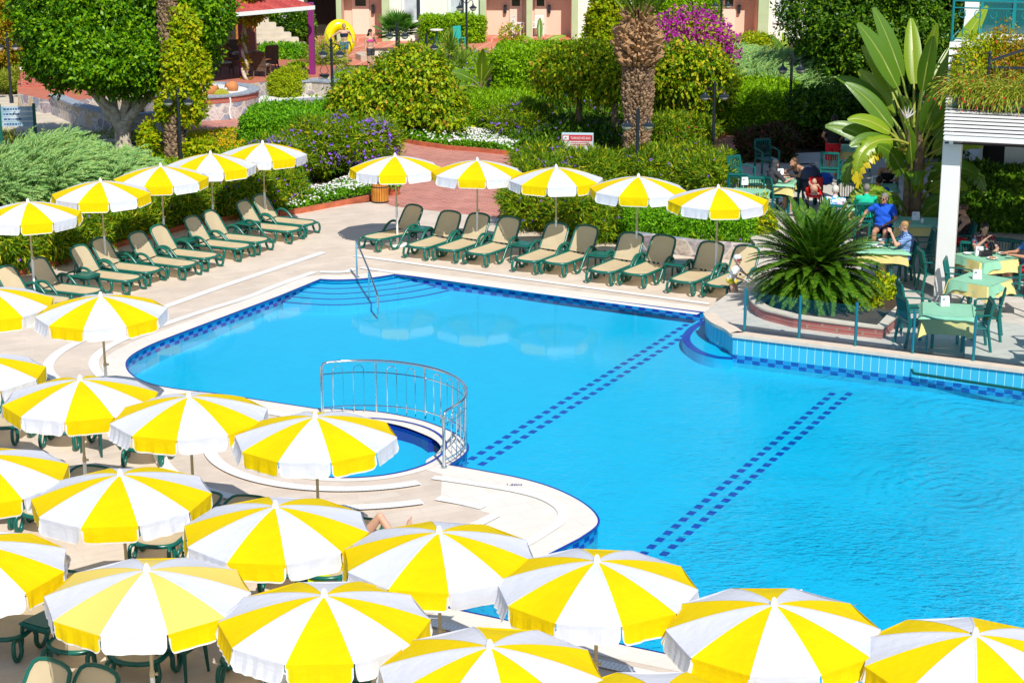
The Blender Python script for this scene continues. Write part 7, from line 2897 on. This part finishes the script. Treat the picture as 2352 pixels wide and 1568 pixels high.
table(2020, 428, .8, .8, -8, 'the shaded cloth by the white cap woman')
dispenser(1710, 424, .1, 'white napkin dispenser behind the rightmost far parasol')
dispenser(1792, 404, .2, 'white napkin dispenser before the woman in the grey headscarf')
dispenser(2010, 421, .1, 'white napkin dispenser before the woman in the white cap')
dispenser(1948, 322, .1, 'white napkin dispenser on the table of the standing woman')
plate(2305, 583, 'white plate with food before the man at the right edge')
plate(2280, 594, 'white plate with a sausage in front of the black box')
plate(2222, 583, 'empty white plate at the left end of the floral woman table', False, .09)
plate(1944, 464, 'plate of food between the flowered shirt and the green shirt', True)
plate(2030, 553, 'white plate in front of the woman in the striped top', False)
plate(2014, 566, 'second white plate on the cloth before the woman in the striped top', False)
p = W(2264, 588, TZ + .757)
t = thing('black_box', 'small black box beside the napkin dispenser at the floral woman table', 'box', p, .1)
mb = MB()
mb.box((0, 0, .05), (.24, .15, .10), bev=.012)
mb.build('case', 'black_plastic', t)
MB().box((0, 0, .105), (.25, .16, .012), bev=.004).build('lid', 'black_plastic', t)
for x, y, m_, lab in ((1966, 468, 'food_orange', 'glass of orange drink beside the man in green'), (2118, 512, 'porcelain', 'white cup on the shaded table behind the striped top'), (2024, 424, 'porcelain', 'white cup before the woman in the white cap')):
    p = W(x, y, TZ + .757)
    tag(MB().lathe([(.028, 0), (.036, .10), (.032, .10), (.025, .01)], (0, 0, 0), 12).build('cup', m_, smooth=True, loc=p), lab, 'cup')

for x, y, f, lab in (
        (2100, 792, 10, 'green chair left of the front table nearest the glass screen, front one'), (2096, 757, 8, 'green chair left of the front table nearest the glass screen, rear one'),
        (2232, 800, 172, 'green chair right of the front table, nearest the glass screen'), (2262, 775, 168, 'green chair right of the front table, rear one'),
        (2324, 722, 165, 'sunlit green chair right of the pointed green cloth'), (2200, 700, -20, 'green chair between the white post and the front table'),
        (2142, 672, 0, 'green chair in half sun left of the white post'), (2292, 655, -110, 'green chair behind the pointed green cloth, left one'), (2332, 660, -120, 'dark green chair behind the pointed green cloth at the right edge'),
        (2230, 648, 70, 'dark chair in shade just right of the white post'), (2046, 640, 95, 'dark chair with its slatted back to the camera below the striped top'),
        (2108, 622, 175, 'dark chair beside the woman in the striped top'), (2066, 650, 178, 'chair under the woman in the striped top'),
        (1694, 478, 80, 'green chair behind the rightmost far parasol, left one'), (1732, 486, 85, 'green chair behind the rightmost far parasol, right one'),
        (1780, 488, 25, 'green chair under the woman in the grey headscarf'), (1702, 442, -50, 'green chair at the far left end of the sunlit table'), (1836, 470, -150, 'chair under the woman leaning over the sunlit table'),
        (1914, 556, 72, 'chair under the man in the flowered shirt'), (1946, 505, -95, 'empty dark chair between the flowered shirt and the green shirt'), (1984, 552, 84, 'chair under the man in the green shirt'),
        (2010, 532, 110, 'chair under the dark-haired person in blue'), (2024, 578, -110, 'chair under the man in the blue shirt'), (1905, 425, 80, 'dark chair in front of the standing woman'),
        (2062, 395, -100, 'dark chair in shade behind the banana-like stems'), (1760, 400, -70, 'dark chair at the back of the sunlit table'), (2200, 606, 180, 'chair under the person in red shorts'),
(2254, 656, -85, 'chair of the woman in the floral top'), (2350, 672, -170, 'chair of the man at the right edge'), (2034, 484, -100, 'chair under the woman in the white cap')):
    chair(x, y, f, lab)

# shadow-casting chairs just outside the right edge belong to the next table
chair(W(2395, 800, TZ), 0, 170, 'green chair just outside the right edge whose shadow reaches in')
chair(W(2390, 835, TZ), 0, 175, 'second green chair outside the right edge whose shadow reaches in')

# ---- pushchair
mat('pram_blue', (0.03, 0.04, 0.08), rough=.6)
mat('pram_bright', (0.01, 0.08, 0.45), rough=.6)
mat('pram_red', (0.62, 0.01, 0.01), rough=.6)
t = thing('pushchair', 'dark blue pushchair with a hood and a bright blue side bag', 'pushchair', W(1862, 478, TZ), .2)
mb = MB()
vs, fs = [], []
for j in range(7):
    a = math.pi * (j / 6) * .62 + .15
    for i in range(9):
        b_ = math.pi * i / 8
        vs.append((.27 * math.cos(b_), .1 - .30 * math.sin(b_) * math.cos(a), .72 + .36 * math.sin(b_) * math.sin(a)))
for j in range(6):
    for i in range(8):
        fs.append((j * 9 + i, j * 9 + i + 1, j * 9 + i + 10, j * 9 + i + 9))
mb.add(vs, fs)
mb.build('hood', 'pram_blue', t, smooth=True)
MB().box((0, .05, .55), (.46, .62, .28), bev=.06).build('seat', 'pram_blue', t)
MB().box((.36, .05, .72), (.34, .36, .30), bev=.08).build('bag', 'pram_bright', t)
mb = MB()
for s_ in (-1, 1):
    mb.tube([(s_ * .24, -.42, .12), (s_ * .25, .0, .5), (s_ * .25, .5, 1.02)], .017, 6)
    mb.tube([(s_ * .24, .40, .12), (s_ * .25, .0, .55)], .017, 6)
mb.tube([(-.25, .5, 1.02), (.25, .5, 1.02)], .022, 6)
mb.build('frame', 'lamp_black', t)
for s_ in (-1, 1):
    for y in (-.42, .40):
        MB().tube([(s_ * .26 - .02, y, .11), (s_ * .26 + .02, y, .11)], .11, 14).build('wheel', 'black_plastic', t)
t = thing('high_chair', 'red child seat holding the baby in front of the pushchair', 'child seat', W(1868, 500, TZ), -.3)
MB().box((0, .0, .55), (.34, .32, .06), bev=.02).build('seat', 'pram_red', t)
MB().box((0, .16, .76), (.34, .06, .44), bev=.025).build('backrest', 'pram_red', t)
MB().box((-.17, 0, .66), (.05, .32, .2), bev=.02).build('side', 'pram_red', t)
for s_ in (-1, 1):
    for q in (-1, 1):
        MB().tube([(s_ * .15, q * .13, .54), (s_ * .19, q * .19, 0)], .016, 6).build('leg', 'black_plastic', t)
# ================================================================ people
mat('skin_light', (0.62, 0.36, 0.25), rough=.5, var=.08, scale=8)
mat('skin_tan', (0.50, 0.26, 0.16), rough=.5, var=.08, scale=8)
mat('hair_dark', (0.018, 0.011, 0.008), rough=.5)
mat('hair_brown', (0.09, 0.045, 0.02), rough=.5)
mat('hair_grey', (0.20, 0.18, 0.16), rough=.6)
mat('hair_white', (0.62, 0.58, 0.50), rough=.6)
mat('hair_blond', (0.40, 0.24, 0.10), rough=.6)
mat('cotton_white', (0.80, 0.80, 0.78), rough=.9)
mat('cotton_black', (0.015, 0.015, 0.018), rough=.9)
mat('cotton_charcoal', (0.05, 0.05, 0.06), rough=.9)
mat('cotton_blue', (0.01, 0.10, 0.62), rough=.9)
mat('cotton_pale_blue', (0.10, 0.35, 0.80), rough=.9, col2=(0.05, 0.12, 0.25), scale=5)
mat('cotton_green', (0.01, 0.50, 0.30), rough=.9)
mat('cotton_red', (0.55, 0.01, 0.02), rough=.9)
mat('cotton_pink', (0.85, 0.06, 0.38), rough=.8)
mat('cotton_navy', (0.012, 0.02, 0.06), rough=.9)
mat('cotton_teal', (0.01, 0.16, 0.32), rough=.9)
mat('cotton_yellow', (0.80, 0.66, 0.05), rough=.9)
mat('lip', (0.45, 0.13, 0.11), rough=.5)
mat('eye_dark', (0.02, 0.012, 0.01), rough=.2)
mat('glasses_dark', (0.02, 0.012, 0.012), rough=.1, spec=.8)
mat('glasses_red', (0.50, 0.03, 0.02), rough=.2)
for nm_, stops in (('flowered_cloth', [(0, (0.85, 0.85, 0.85)), (.35, (0.05, 0.35, 0.80)), (.55, (0.80, 0.85, 0.9)), (.7, (0.15, 0.60, 0.45)), (.85, (0.75, 0.35, 0.65)), (.95, (0.85, 0.8, 0.25))]),
                   ('floral_dark', [(0, (0.03, 0.02, 0.03)), (.4, (0.45, 0.05, 0.06)), (.6, (0.05, 0.10, 0.18)), (.75, (0.65, 0.45, 0.30)), (.9, (0.10, 0.25, 0.35))])):
    m, nt, b = newmat(nm_)
    v = nd(nt, 'TexVoronoi')
    v.inputs['Scale'].default_value = 26
    nt.links.new(objco(nt), v.inputs['Vector'])
    sp = nd(nt, 'SeparateColor')
    nt.links.new(v.outputs['Color'], sp.inputs[0])
    nt.links.new(ramp(nt, sp.outputs[0], stops, 'CONSTANT'), b.inputs['Base Color'])
    b.inputs['Roughness'].default_value = .9
m, nt, b = newmat('striped_cloth')
w_ = nd(nt, 'TexWave', bands_direction='Z')
w_.inputs['Scale'].default_value = 11
nt.links.new(objco(nt), w_.inputs['Vector'])
nt.links.new(ramp(nt, w_.outputs[0], [(.45, (0.02, 0.06, 0.30)), (.55, (0.35, 0.55, 0.85))]), b.inputs['Base Color'])
b.inputs['Roughness'].default_value = .9

STAND = dict(pelvis=(0, 0, .93), chest=(0, .0, 1.24), neck=(0, .01, 1.42), head=(0, -.02, 1.585), sh=(.185, .01, 1.375), el=(.24, .03, 1.10), wr=(.25, -.06, .86),
             hip=(.09, 0, .90), kn=(.10, -.01, .49), an=(.10, .03, .08), toe=(.12, -.13, .035))
SIT = dict(pelvis=(0, .06, .56), chest=(0, .10, .86), neck=(0, .08, 1.04), head=(0, .03, 1.205), sh=(.185, .09, 1.00), el=(.25, -.10, .80), wr=(.14, -.33, .83),
           hip=(.09, .03, .53), kn=(.12, -.38, .52), an=(.12, -.36, .09), toe=(.13, -.52, .04))


def person(label, loc, face, base, pose=None, skin='skin_light', hair=None, clothes=(), scale=1.0, headk=1.0, girth=1.0, look=0.0, nod=0.0, voxel=.012, extras=None, matrix=None, glasses=None, cap=None):
    """one continuous body grown over the joints (figure faces -Y, its left is +X), clothes and hair as children"""
    J = {}
    for k, v in base.items():
        if k in ('sh', 'el', 'wr', 'hip', 'kn', 'an', 'toe'):
            J[k + 'L'], J[k + 'R'] = Vector(v), Vector((-v[0], v[1], v[2]))
        else:
            J[k] = Vector(v)
    for k, v in (pose or {}).items():
        J[k] = Vector(v)
    caps = []                                    # (kind, a, b, ra, rb)
    g = girth
    mb = MB()

    def cap_(kind, a, b_, ra, rb, flat=1.0):
        n = 5
        pts = [a.lerp(b_, i / n) for i in range(n + 1)]
        mb.tube(pts, [ra + (rb - ra) * i / n for i in range(n + 1)], 10)
        mb.ball(a, ra, nu=10, nv=6)
        mb.ball(b_, rb, nu=10, nv=6)
        caps.append((kind, a, b_, ra, rb))
    up = (J['chest'] - J['pelvis']).normalized()
    across = (J['shL'] - J['shR']).normalized()
    R = Matrix((across, -up.cross(across) * -1, up)).transposed()
    fwd = up.cross(across)                       # points to the back (+Y) for an upright figure
    R = Matrix((across, fwd, up)).transposed()
    mb.ball(J['pelvis'], (.155 * g, .105 * g, .13), nu=14, nv=9, R=R)
    mb.ball(J['pelvis'].lerp(J['chest'], .5), (.135 * g, .095 * g, .17), nu=14, nv=9, R=R)
    mb.ball(J['chest'] + up * .02, (.165 * (1 + (g - 1) * .7), .105 * (1 + (g - 1) * .7), .18), nu=14, nv=9, R=R)
    caps.append(('torso', J['pelvis'] - up * .02, J['chest'] + up * .10, .13 * g, .13 * g))
    for s_ in 'LR':
        cap_('shoulder', J['chest'] + up * .13, J['sh' + s_], .065, .058)
    cap_('neck', J['chest'] + up * .14, J['head'] - Vector((0, 0, .06)) * headk, .056, .05)
    for s_ in 'LR':
        cap_('uparm', J['sh' + s_], J['el' + s_], .052 * (1 + (g - 1) * .5), .040)
        cap_('forearm', J['el' + s_], J['wr' + s_], .040, .027)
        cap_('thigh', J['hip' + s_], J['kn' + s_], .085 * (1 + (g - 1) * .6), .056)
        cap_('shin', J['kn' + s_], J['kn' + s_].lerp(J['an' + s_], .35), .054, .056)
        cap_('shin', J['kn' + s_].lerp(J['an' + s_], .35), J['an' + s_], .056, .036)
        cap_('foot', J['an' + s_] + (J['an' + s_] - J['toe' + s_]) * .2, J['toe' + s_].lerp(J['an' + s_], .15), .038, .034)
        ft = (J['toe' + s_] - J['an' + s_]).normalized()
        sdv = across
        for q in range(5):                       # toes
            o = J['toe' + s_] + sdv * (.03 - .015 * q) * (1 if s_ == 'R' else -1)
            mb.tube([o, o + ft * (.05 - .005 * q)], [.013, .009], 6)
        # hand: palm, four unequal bent fingers and a thumb from the side of the palm
        wr, el = J['wr' + s_], J['el' + s_]
        d = (wr - el).normalized()
        pn = d.cross(Vector((0, 0, 1)) if abs(d.z) < .85 else Vector((0, 1, 0))).normalized()     # across the palm
        cn = d.cross(pn)                                                                          # palm normal
        if cn.z > 0:
            cn = -cn
        Rh = Matrix((pn, cn, d)).transposed()
        mb.ball(wr + d * .045, (.036, .018, .055), nu=10, nv=7, R=Rh)
        caps.append(('hand', wr, wr + d * .17, .03, .02))
        for q, L in enumerate((.070, .080, .075, .060)):
            o = wr + d * .085 + pn * (-.033 + .022 * q)
            m_ = o + d * L * .5 + pn * (-.004 + .003 * q) + cn * .008
            mb.tube([o - d * .02, o, m_, m_ + d * L * .38 + cn * .022], [.010, .0095, .009, .0075], 6)
        o = wr + d * .025 - pn * .030
        mb.tube([o, o + d * .03 - pn * .022 + cn * .006, o + d * .065 - pn * .026 + cn * .018], [.013, .011, .009], 6)
    hd = J['head']
    Rl = Matrix.Rotation(look, 3, 'Z') @ Matrix.Rotation(nod, 3, 'X')
    hk = headk
    if matrix is not None and 'headR' in (extras or {}):
        Rl = extras['headR']
    P = lambda x, y, z: hd + Rl @ (Vector((x, y, z)) * hk)
    mb.ball(P(0, .01, .015), (.073 * hk, .092 * hk, .098 * hk), nu=14, nv=10, R=Rl)
    mb.ball(P(0, -.022, -.045), (.056 * hk, .062 * hk, .07 * hk), nu=12, nv=8, R=Rl)
    mb.tube([P(0, -.088, .012), P(0, -.110, -.022)], [.009 * hk, .015 * hk], 6)
    mb.ball(P(0, -.075, -.088), .022 * hk, nu=8, nv=5)
    for s_ in (-1, 1):
        mb.ball(P(s_ * .074, .012, -.012), (.012 * hk, .022 * hk, .032 * hk), nu=8, nv=5, R=Rl)
    caps.append(('head', P(0, .0, -.05), P(0, 0, .03), .07 * hk, .08 * hk))
    # grow one skin over it all
    tmp = mb.build('person_tmp', skin)
    md = tmp.modifiers.new('r', 'REMESH')
    md.mode, md.voxel_size = 'VOXEL', voxel
    sm = tmp.modifiers.new('s', 'SMOOTH')
    sm.iterations, sm.factor = 2, .5
    bpy.context.view_layer.update()
    me = bpy.data.meshes.new_from_object(tmp.evaluated_get(bpy.context.evaluated_depsgraph_get()))
    bpy.data.objects.remove(tmp)
    me.name = 'person'
    me.polygons.foreach_set('use_smooth', [True] * len(me.polygons))
    o = bpy.data.objects.new('person', me)
    COL.objects.link(o)
    nv, nf = len(me.vertices), len(me.polygons)
    co = np.empty(nv * 3)
    me.vertices.foreach_get('co', co)
    co = co.reshape(-1, 3)
    no = np.empty(nv * 3)
    me.vertices.foreach_get('normal', no)
    no = no.reshape(-1, 3)
    best, kind, tt = np.full(nv, 9.), np.zeros(nv, int), np.zeros(nv)
    kinds = sorted({c[0] for c in caps})
    for c in caps:
        a, b_ = np.array(c[1]), np.array(c[2])
        ab = b_ - a
        t = np.clip(((co - a) @ ab) / max(ab @ ab, 1e-9), 0, 1)
        dd = np.linalg.norm(co - a - t[:, None] * ab, axis=1) - (c[3] + (c[4] - c[3]) * t)
        k = dd < best
        best[k], kind[k], tt[k] = dd[k], kinds.index(c[0]), t[k]
    li = np.empty(len(me.loops), np.int32)
    me.loops.foreach_get('vertex_index', li)
    ls = np.empty(nf, np.int32)
    me.polygons.foreach_get('loop_start', ls)
    lt = np.empty(nf, np.int32)
    me.polygons.foreach_get('loop_total', lt)
    for cname, cm, sel, off in clothes:
        ok = np.zeros(nv, bool)
        for kk, rng in sel.items():
            if kk in kinds:
                ok |= (kind == kinds.index(kk)) & (tt >= rng[0]) & (tt <= rng[1])
        fs = [tuple(li[a:a + b_]) for a, b_ in zip(ls, lt) if ok[li[a:a + b_]].all()]
        if not fs:
            continue
        used = sorted({i for f in fs for i in f})
        mp = {i: j for j, i in enumerate(used)}
        wob = .004 * np.sin(co[used] @ np.array([31., 17., 43.]))
        vv = co[used] + no[used] * (off + wob[:, None])
        cmb = MB()
        cmb.add([tuple(q) for q in vv], [tuple(mp[i] for i in f) for f in fs])
        cmb.build(cname, cm, o, smooth=True)
    if hair:
        hm, style = hair
        hb = MB()
        hb.ball(P(0, .022, .035), (.082 * hk, .096 * hk, .094 * hk), nu=14, nv=9, R=Rl)
        if style == 'long':
            hb.ball(P(0, .06, -.06), (.075 * hk, .055 * hk, .12 * hk), nu=12, nv=8, R=Rl)
            hb.ball(P(0, .085, -.16), (.07 * hk, .045 * hk, .10 * hk), nu=12, nv=8, R=Rl)
        if style == 'bun':
            hb.ball(P(0, .10, .07), .042 * hk)
        if style == 'scarf':
            hb.ball(P(0, .04, -.05), (.088 * hk, .085 * hk, .12 * hk), nu=12, nv=8, R=Rl)
            hb.ball(P(0, .09, -.2), (.12 * hk, .07 * hk, .16 * hk), nu=12, nv=8, R=Rl)
        hb.build('headscarf' if style == 'scarf' else 'hair', hm, o, smooth=True)
    for s_ in (-1, 1):
        MB().ball(P(s_ * .030, -.079, .008), (.011 * hk, .008 * hk, .007 * hk), nu=7, nv=5, R=Rl).build('eye', 'eye_dark', o)
    MB().ball(P(0, -.083, -.058), (.022 * hk, .010 * hk, .008 * hk), nu=8, nv=5, R=Rl).build('mouth', 'lip', o)
    if glasses:
        gb = MB()
        for s_ in (-1, 1):
            gb.ball(P(s_ * .034, -.090, .010), (.028 * hk, .010 * hk, .020 * hk), nu=10, nv=6, R=Rl)
            gb.tube([P(s_ * .06, -.085, .012), P(s_ * .078, .01, .012)], .004 * hk, 4)
        gb.tube([P(-.01, -.096, .015), P(.01, -.096, .015)], .004 * hk, 4)
        gb.build('sunglasses', glasses, o, smooth=True)
    if cap:
        cb_ = MB()
        cb_.ball(P(0, .015, .045), (.086 * hk, .10 * hk, .082 * hk), nu=14, nv=9, R=Rl)
        cb_.ball(P(0, -.08, .055), (.06 * hk, .055 * hk, .012 * hk), nu=12, nv=6, R=Rl)
        cb_.build('hat', cap, o, smooth=True)
    if matrix is not None:
        o.matrix_world = matrix
    else:
        o.location = loc
        o.rotation_euler = (0, 0, math.radians(face + 90))
        o.scale = (scale,) * 3
    tag(o, label, 'person')
    return o


SHIRT = lambda m: ('shirt', m, {'torso': (0, 1), 'shoulder': (0, 1), 'uparm': (0, .72)}, .012)
TANK = lambda m: ('top', m, {'torso': (.15, .95), 'shoulder': (0, .35)}, .009)
SHORTS = lambda m: ('shorts', m, {'torso': (0, .12), 'thigh': (0, .62)}, .014)
TROUS = lambda m: ('trousers', m, {'torso': (0, .12), 'thigh': (0, 1), 'shin': (0, .95)}, .014)
on_t = lambda x, y: W(x, y, TZ)

# far promenade: woman in a pink bikini top, person with the yellow ring
person('woman in a bright pink bikini top with her hand at her mouth, far back', W(852, 166), -50, STAND,
       dict(elL=(.22, -.10, 1.16), wrL=(.08, -.16, 1.43), elR=(-.25, .03, 1.10), wrR=(-.26, -.05, .84)), 'skin_light', ('hair_dark', 'long'),
       [('bikini_top', 'cotton_pink', {'torso': (.72, .95)}, .012), ('skirt', 'cotton_charcoal', {'torso': (0, .10), 'thigh': (0, .55)}, .022)], voxel=.016, nod=.25, look=.3)
person('person in a navy fringed top and blue shorts carrying the yellow ring', W(792, 150), -75, STAND,
       dict(elL=(.30, .10, 1.22), wrL=(.36, .05, 1.02), elR=(-.42, .06, 1.22), wrR=(-.62, .05, 1.06)), 'skin_light', ('hair_blond', 'short'),
       [('fringed_top', 'cotton_navy', {'torso': (.55, .95)}, .014), SHORTS('cotton_teal')], voxel=.016, nod=.15)
p = W(783, 148)
mat('vinyl_yellow', (0.86, 0.66, 0.0), rough=.18, spec=.6)
t = thing('inflatable_ring', 'huge glossy yellow inflatable ring behind the person in blue shorts', 'inflatable', (p.x - .05, p.y + .36, 1.02), .25)
mb = MB()
n1, n2 = 40, 18
vs = []
for i in range(n1):
    a = 2 * math.pi * i / n1
    for j in range(n2):
        b_ = 2 * math.pi * j / n2
        r = .52 + .25 * math.cos(b_)
        vs.append((r * math.cos(a) * .86, .25 * math.sin(b_) + .12 * math.sin(a), r * math.sin(a) * 1.02))
mb.add(vs, [(i * n2 + j, i * n2 + (j + 1) % n2, ((i + 1) % n1) * n2 + (j + 1) % n2, ((i + 1) % n1) * n2 + j) for i in range(n1) for j in range(n2)])
mb.build('tube', 'vinyl_yellow', t, smooth=True)
MB().lathe([(.03, 0), (.02, .05), (.0, .05)], (.3, -.2, .45), 8).build('valve', 'plastic_white', t)

# toddler at the last lounger
person('toddler in a white hat and red sunglasses leaning on the lounger', W(1680, 702, .01), -35, STAND,
       dict(pelvis=(0, .06, .90), chest=(0, -.08, 1.20), neck=(0, -.14, 1.36), head=(.03, -.16, 1.60), shL=(.16, -.12, 1.30), shR=(-.16, -.10, 1.30), elL=(.26, -.30, 1.12), wrL=(.20, -.52, 1.02), elR=(-.22, -.26, 1.05), wrR=(-.14, -.48, .98), knR=(-.13, -.10, .52), anR=(-.14, .12, .10), toeR=(-.16, -.02, .04), knL=(.12, -.12, .50), anL=(.12, -.14, .09), toeL=(.14, -.30, .04)),
       'skin_light', ('hair_blond', 'short'), [('t_shirt', 'cotton_white', {'torso': (.05, 1), 'shoulder': (0, 1), 'uparm': (0, .6)}, .018), ('pants', 'cotton_yellow', {'torso': (0, .10), 'thigh': (0, .32)}, .020)],
       scale=.61, headk=1.5, girth=1.15, look=-.5, voxel=.013, glasses='glasses_red', cap='cotton_white')

# sunbather on the white towel
HR = Matrix.Rotation(-math.pi / 2, 3, 'X')
lie = dict(pelvis=(0, -.02, .50), chest=(0, .30, .51), neck=(0, .47, .52), head=(0, .65, .54), shL=(.18, .43, .50), shR=(-.18, .43, .50), elL=(.27, .18, .48), wrL=(.24, -.06, .50), elR=(-.27, .18, .48), wrR=(-.24, -.06, .50),
           hipL=(.09, -.05, .50), knL=(.07, -.34, .87), anL=(.06, -.62, .50), toeL=(.07, -.80, .46), hipR=(-.09, -.05, .50), knR=(-.09, -.42, .66), anR=(-.04, -.80, .74), toeR=(-.02, -.84, .92))
Mx = sunbed.matrix_basis.copy()
person('sunbather on the white towel with one knee bent, only the bare legs showing', None, 0, STAND, lie, 'skin_light', ('hair_brown', 'short'),
       [('swimsuit', 'cotton_navy', {'torso': (0, .9)}, .008)], voxel=.010, matrix=Mx, extras={'headR': HR})

# diners
person('woman in a grey headscarf and dark dress seated at the sunlit table', on_t(1780, 488), 25, SIT, None, 'skin_light', ('cotton_charcoal', 'scarf'),
       [('dress', 'cotton_charcoal', {'torso': (0, 1), 'shoulder': (0, 1), 'uparm': (0, .9), 'thigh': (0, 1)}, .016)], look=.2)
person('woman leaning far over the sunlit table with her arms crossed', on_t(1836, 470), -150, SIT,
       dict(chest=(0, -.05, .84), neck=(0, -.14, .98), head=(0, -.24, 1.10), shL=(.18, -.10, .95), shR=(-.18, -.10, .95), elL=(.30, -.28, .80), wrL=(.02, -.42, .80), elR=(-.30, -.28, .80), wrR=(-.02, -.40, .83)), 'skin_tan', ('hair_brown', 'long'), [TANK('cotton_charcoal'), SHORTS('cotton_navy')], nod=-.2)
person('bald baby in the red seat before the pushchair, bare back to the camera', Vector((W(1868, 500, TZ).x, W(1868, 500, TZ).y, TZ + .30)), 60, SIT,
       dict(chest=(0, .10, .80), neck=(0, .09, .95), head=(0, .06, 1.13), elL=(.25, -.06, .82), wrL=(.30, -.12, .98), knL=(.12, -.22, .53), anL=(.12, -.22, .30), toeL=(.12, -.32, .26), knR=(-.12, -.22, .53), anR=(-.12, -.22, .30), toeR=(-.12, -.32, .26)), 'skin_light', None, [('nappy', 'cotton_white', {'torso': (0, .15), 'thigh': (0, .3)}, .02)], scale=.52, headk=1.45, girth=1.2, voxel=.014)
person('white-haired man in a flowered blue and white shirt, back to the camera', on_t(1914, 556), 72, SIT, None, 'skin_light', ('hair_white', 'short'), [SHIRT('flowered_cloth'), SHORTS('cotton_navy')], girth=1.25)
person('man in a bright green shirt with his back to the camera', on_t(1984, 552), 84, SIT, None, 'skin_tan', ('hair_grey', 'short'), [SHIRT('cotton_green'), SHORTS('cotton_navy')], girth=1.2)
person('man in a blue shirt and sunglasses with an arm over his chair', on_t(2024, 578), -110, SIT,
       dict(elR=(-.40, .12, .86), wrR=(-.48, .0, .68), elL=(.30, -.04, .76), wrL=(.14, -.22, .70)), 'skin_tan', ('hair_grey', 'short'), [SHIRT('cotton_blue'), SHORTS('cotton_navy')], girth=1.35, look=-.35, nod=.1, glasses='glasses_dark')
person('dark-haired person in blue seated behind the man in green', on_t(2010, 532), 110, SIT, None, 'skin_tan', ('hair_dark', 'short'), [SHIRT('cotton_blue'), SHORTS('cotton_black')])
person('woman in a black top and white cap seated under the banana-like leaves', on_t(2034, 484), -100, SIT, None, 'skin_tan', ('hair_white', 'short'), [TANK('cotton_black'), SHORTS('cotton_black')], nod=.2, cap='cotton_white')
person('woman in a blue striped top with her hand raised to her mouth', on_t(2066, 650), 178, SIT, dict(elL=(.26, -.16, .86), wrL=(.06, -.24, 1.08)), 'skin_light', ('hair_blond', 'bun'), [SHIRT('striped_cloth'), SHORTS('cotton_pale_blue')], girth=1.4, nod=.15)
person('seated person in red shorts mostly hidden behind the white post', on_t(2200, 606), 180, SIT, dict(knL=(.14, -.46, .55), anL=(.14, -.52, .09), toeL=(.15, -.68, .04)), 'skin_tan', ('hair_brown', 'short'), [TANK('cotton_black'), SHORTS('cotton_red')], glasses='glasses_dark')
person('dark-haired woman in a floral top eating under the pergola', on_t(2254, 656), -85, SIT, dict(elR=(-.24, -.16, .84), wrR=(-.06, -.24, 1.04)), 'skin_light', ('hair_dark', 'long'), [('blouse', 'floral_dark', {'torso': (0, 1), 'shoulder': (0, 1), 'uparm': (0, .95)}, .013), SHORTS('cotton_black')], nod=.15)
person('man in a pale blue shirt eating at the right edge', on_t(2350, 672), -170, SIT, None, 'skin_tan', ('hair_grey', 'short'), [SHIRT('cotton_pale_blue'), SHORTS('cotton_red')], girth=1.3, nod=.25)
person('standing woman in a black top and red skirt at the back table', on_t(1910, 408), 80, STAND, dict(elR=(-.28, -.08, 1.14), wrR=(-.20, -.28, 1.02), elL=(.28, -.06, 1.12), wrL=(.20, -.26, 1.0)), 'skin_tan', ('hair_dark', 'long'),
       [('top', 'cotton_black', {'torso': (.1, 1), 'shoulder': (0, 1), 'uparm': (0, .5)}, .012), ('skirt', 'cotton_red', {'torso': (0, .10), 'thigh': (0, 1)}, .03)], girth=1.15)
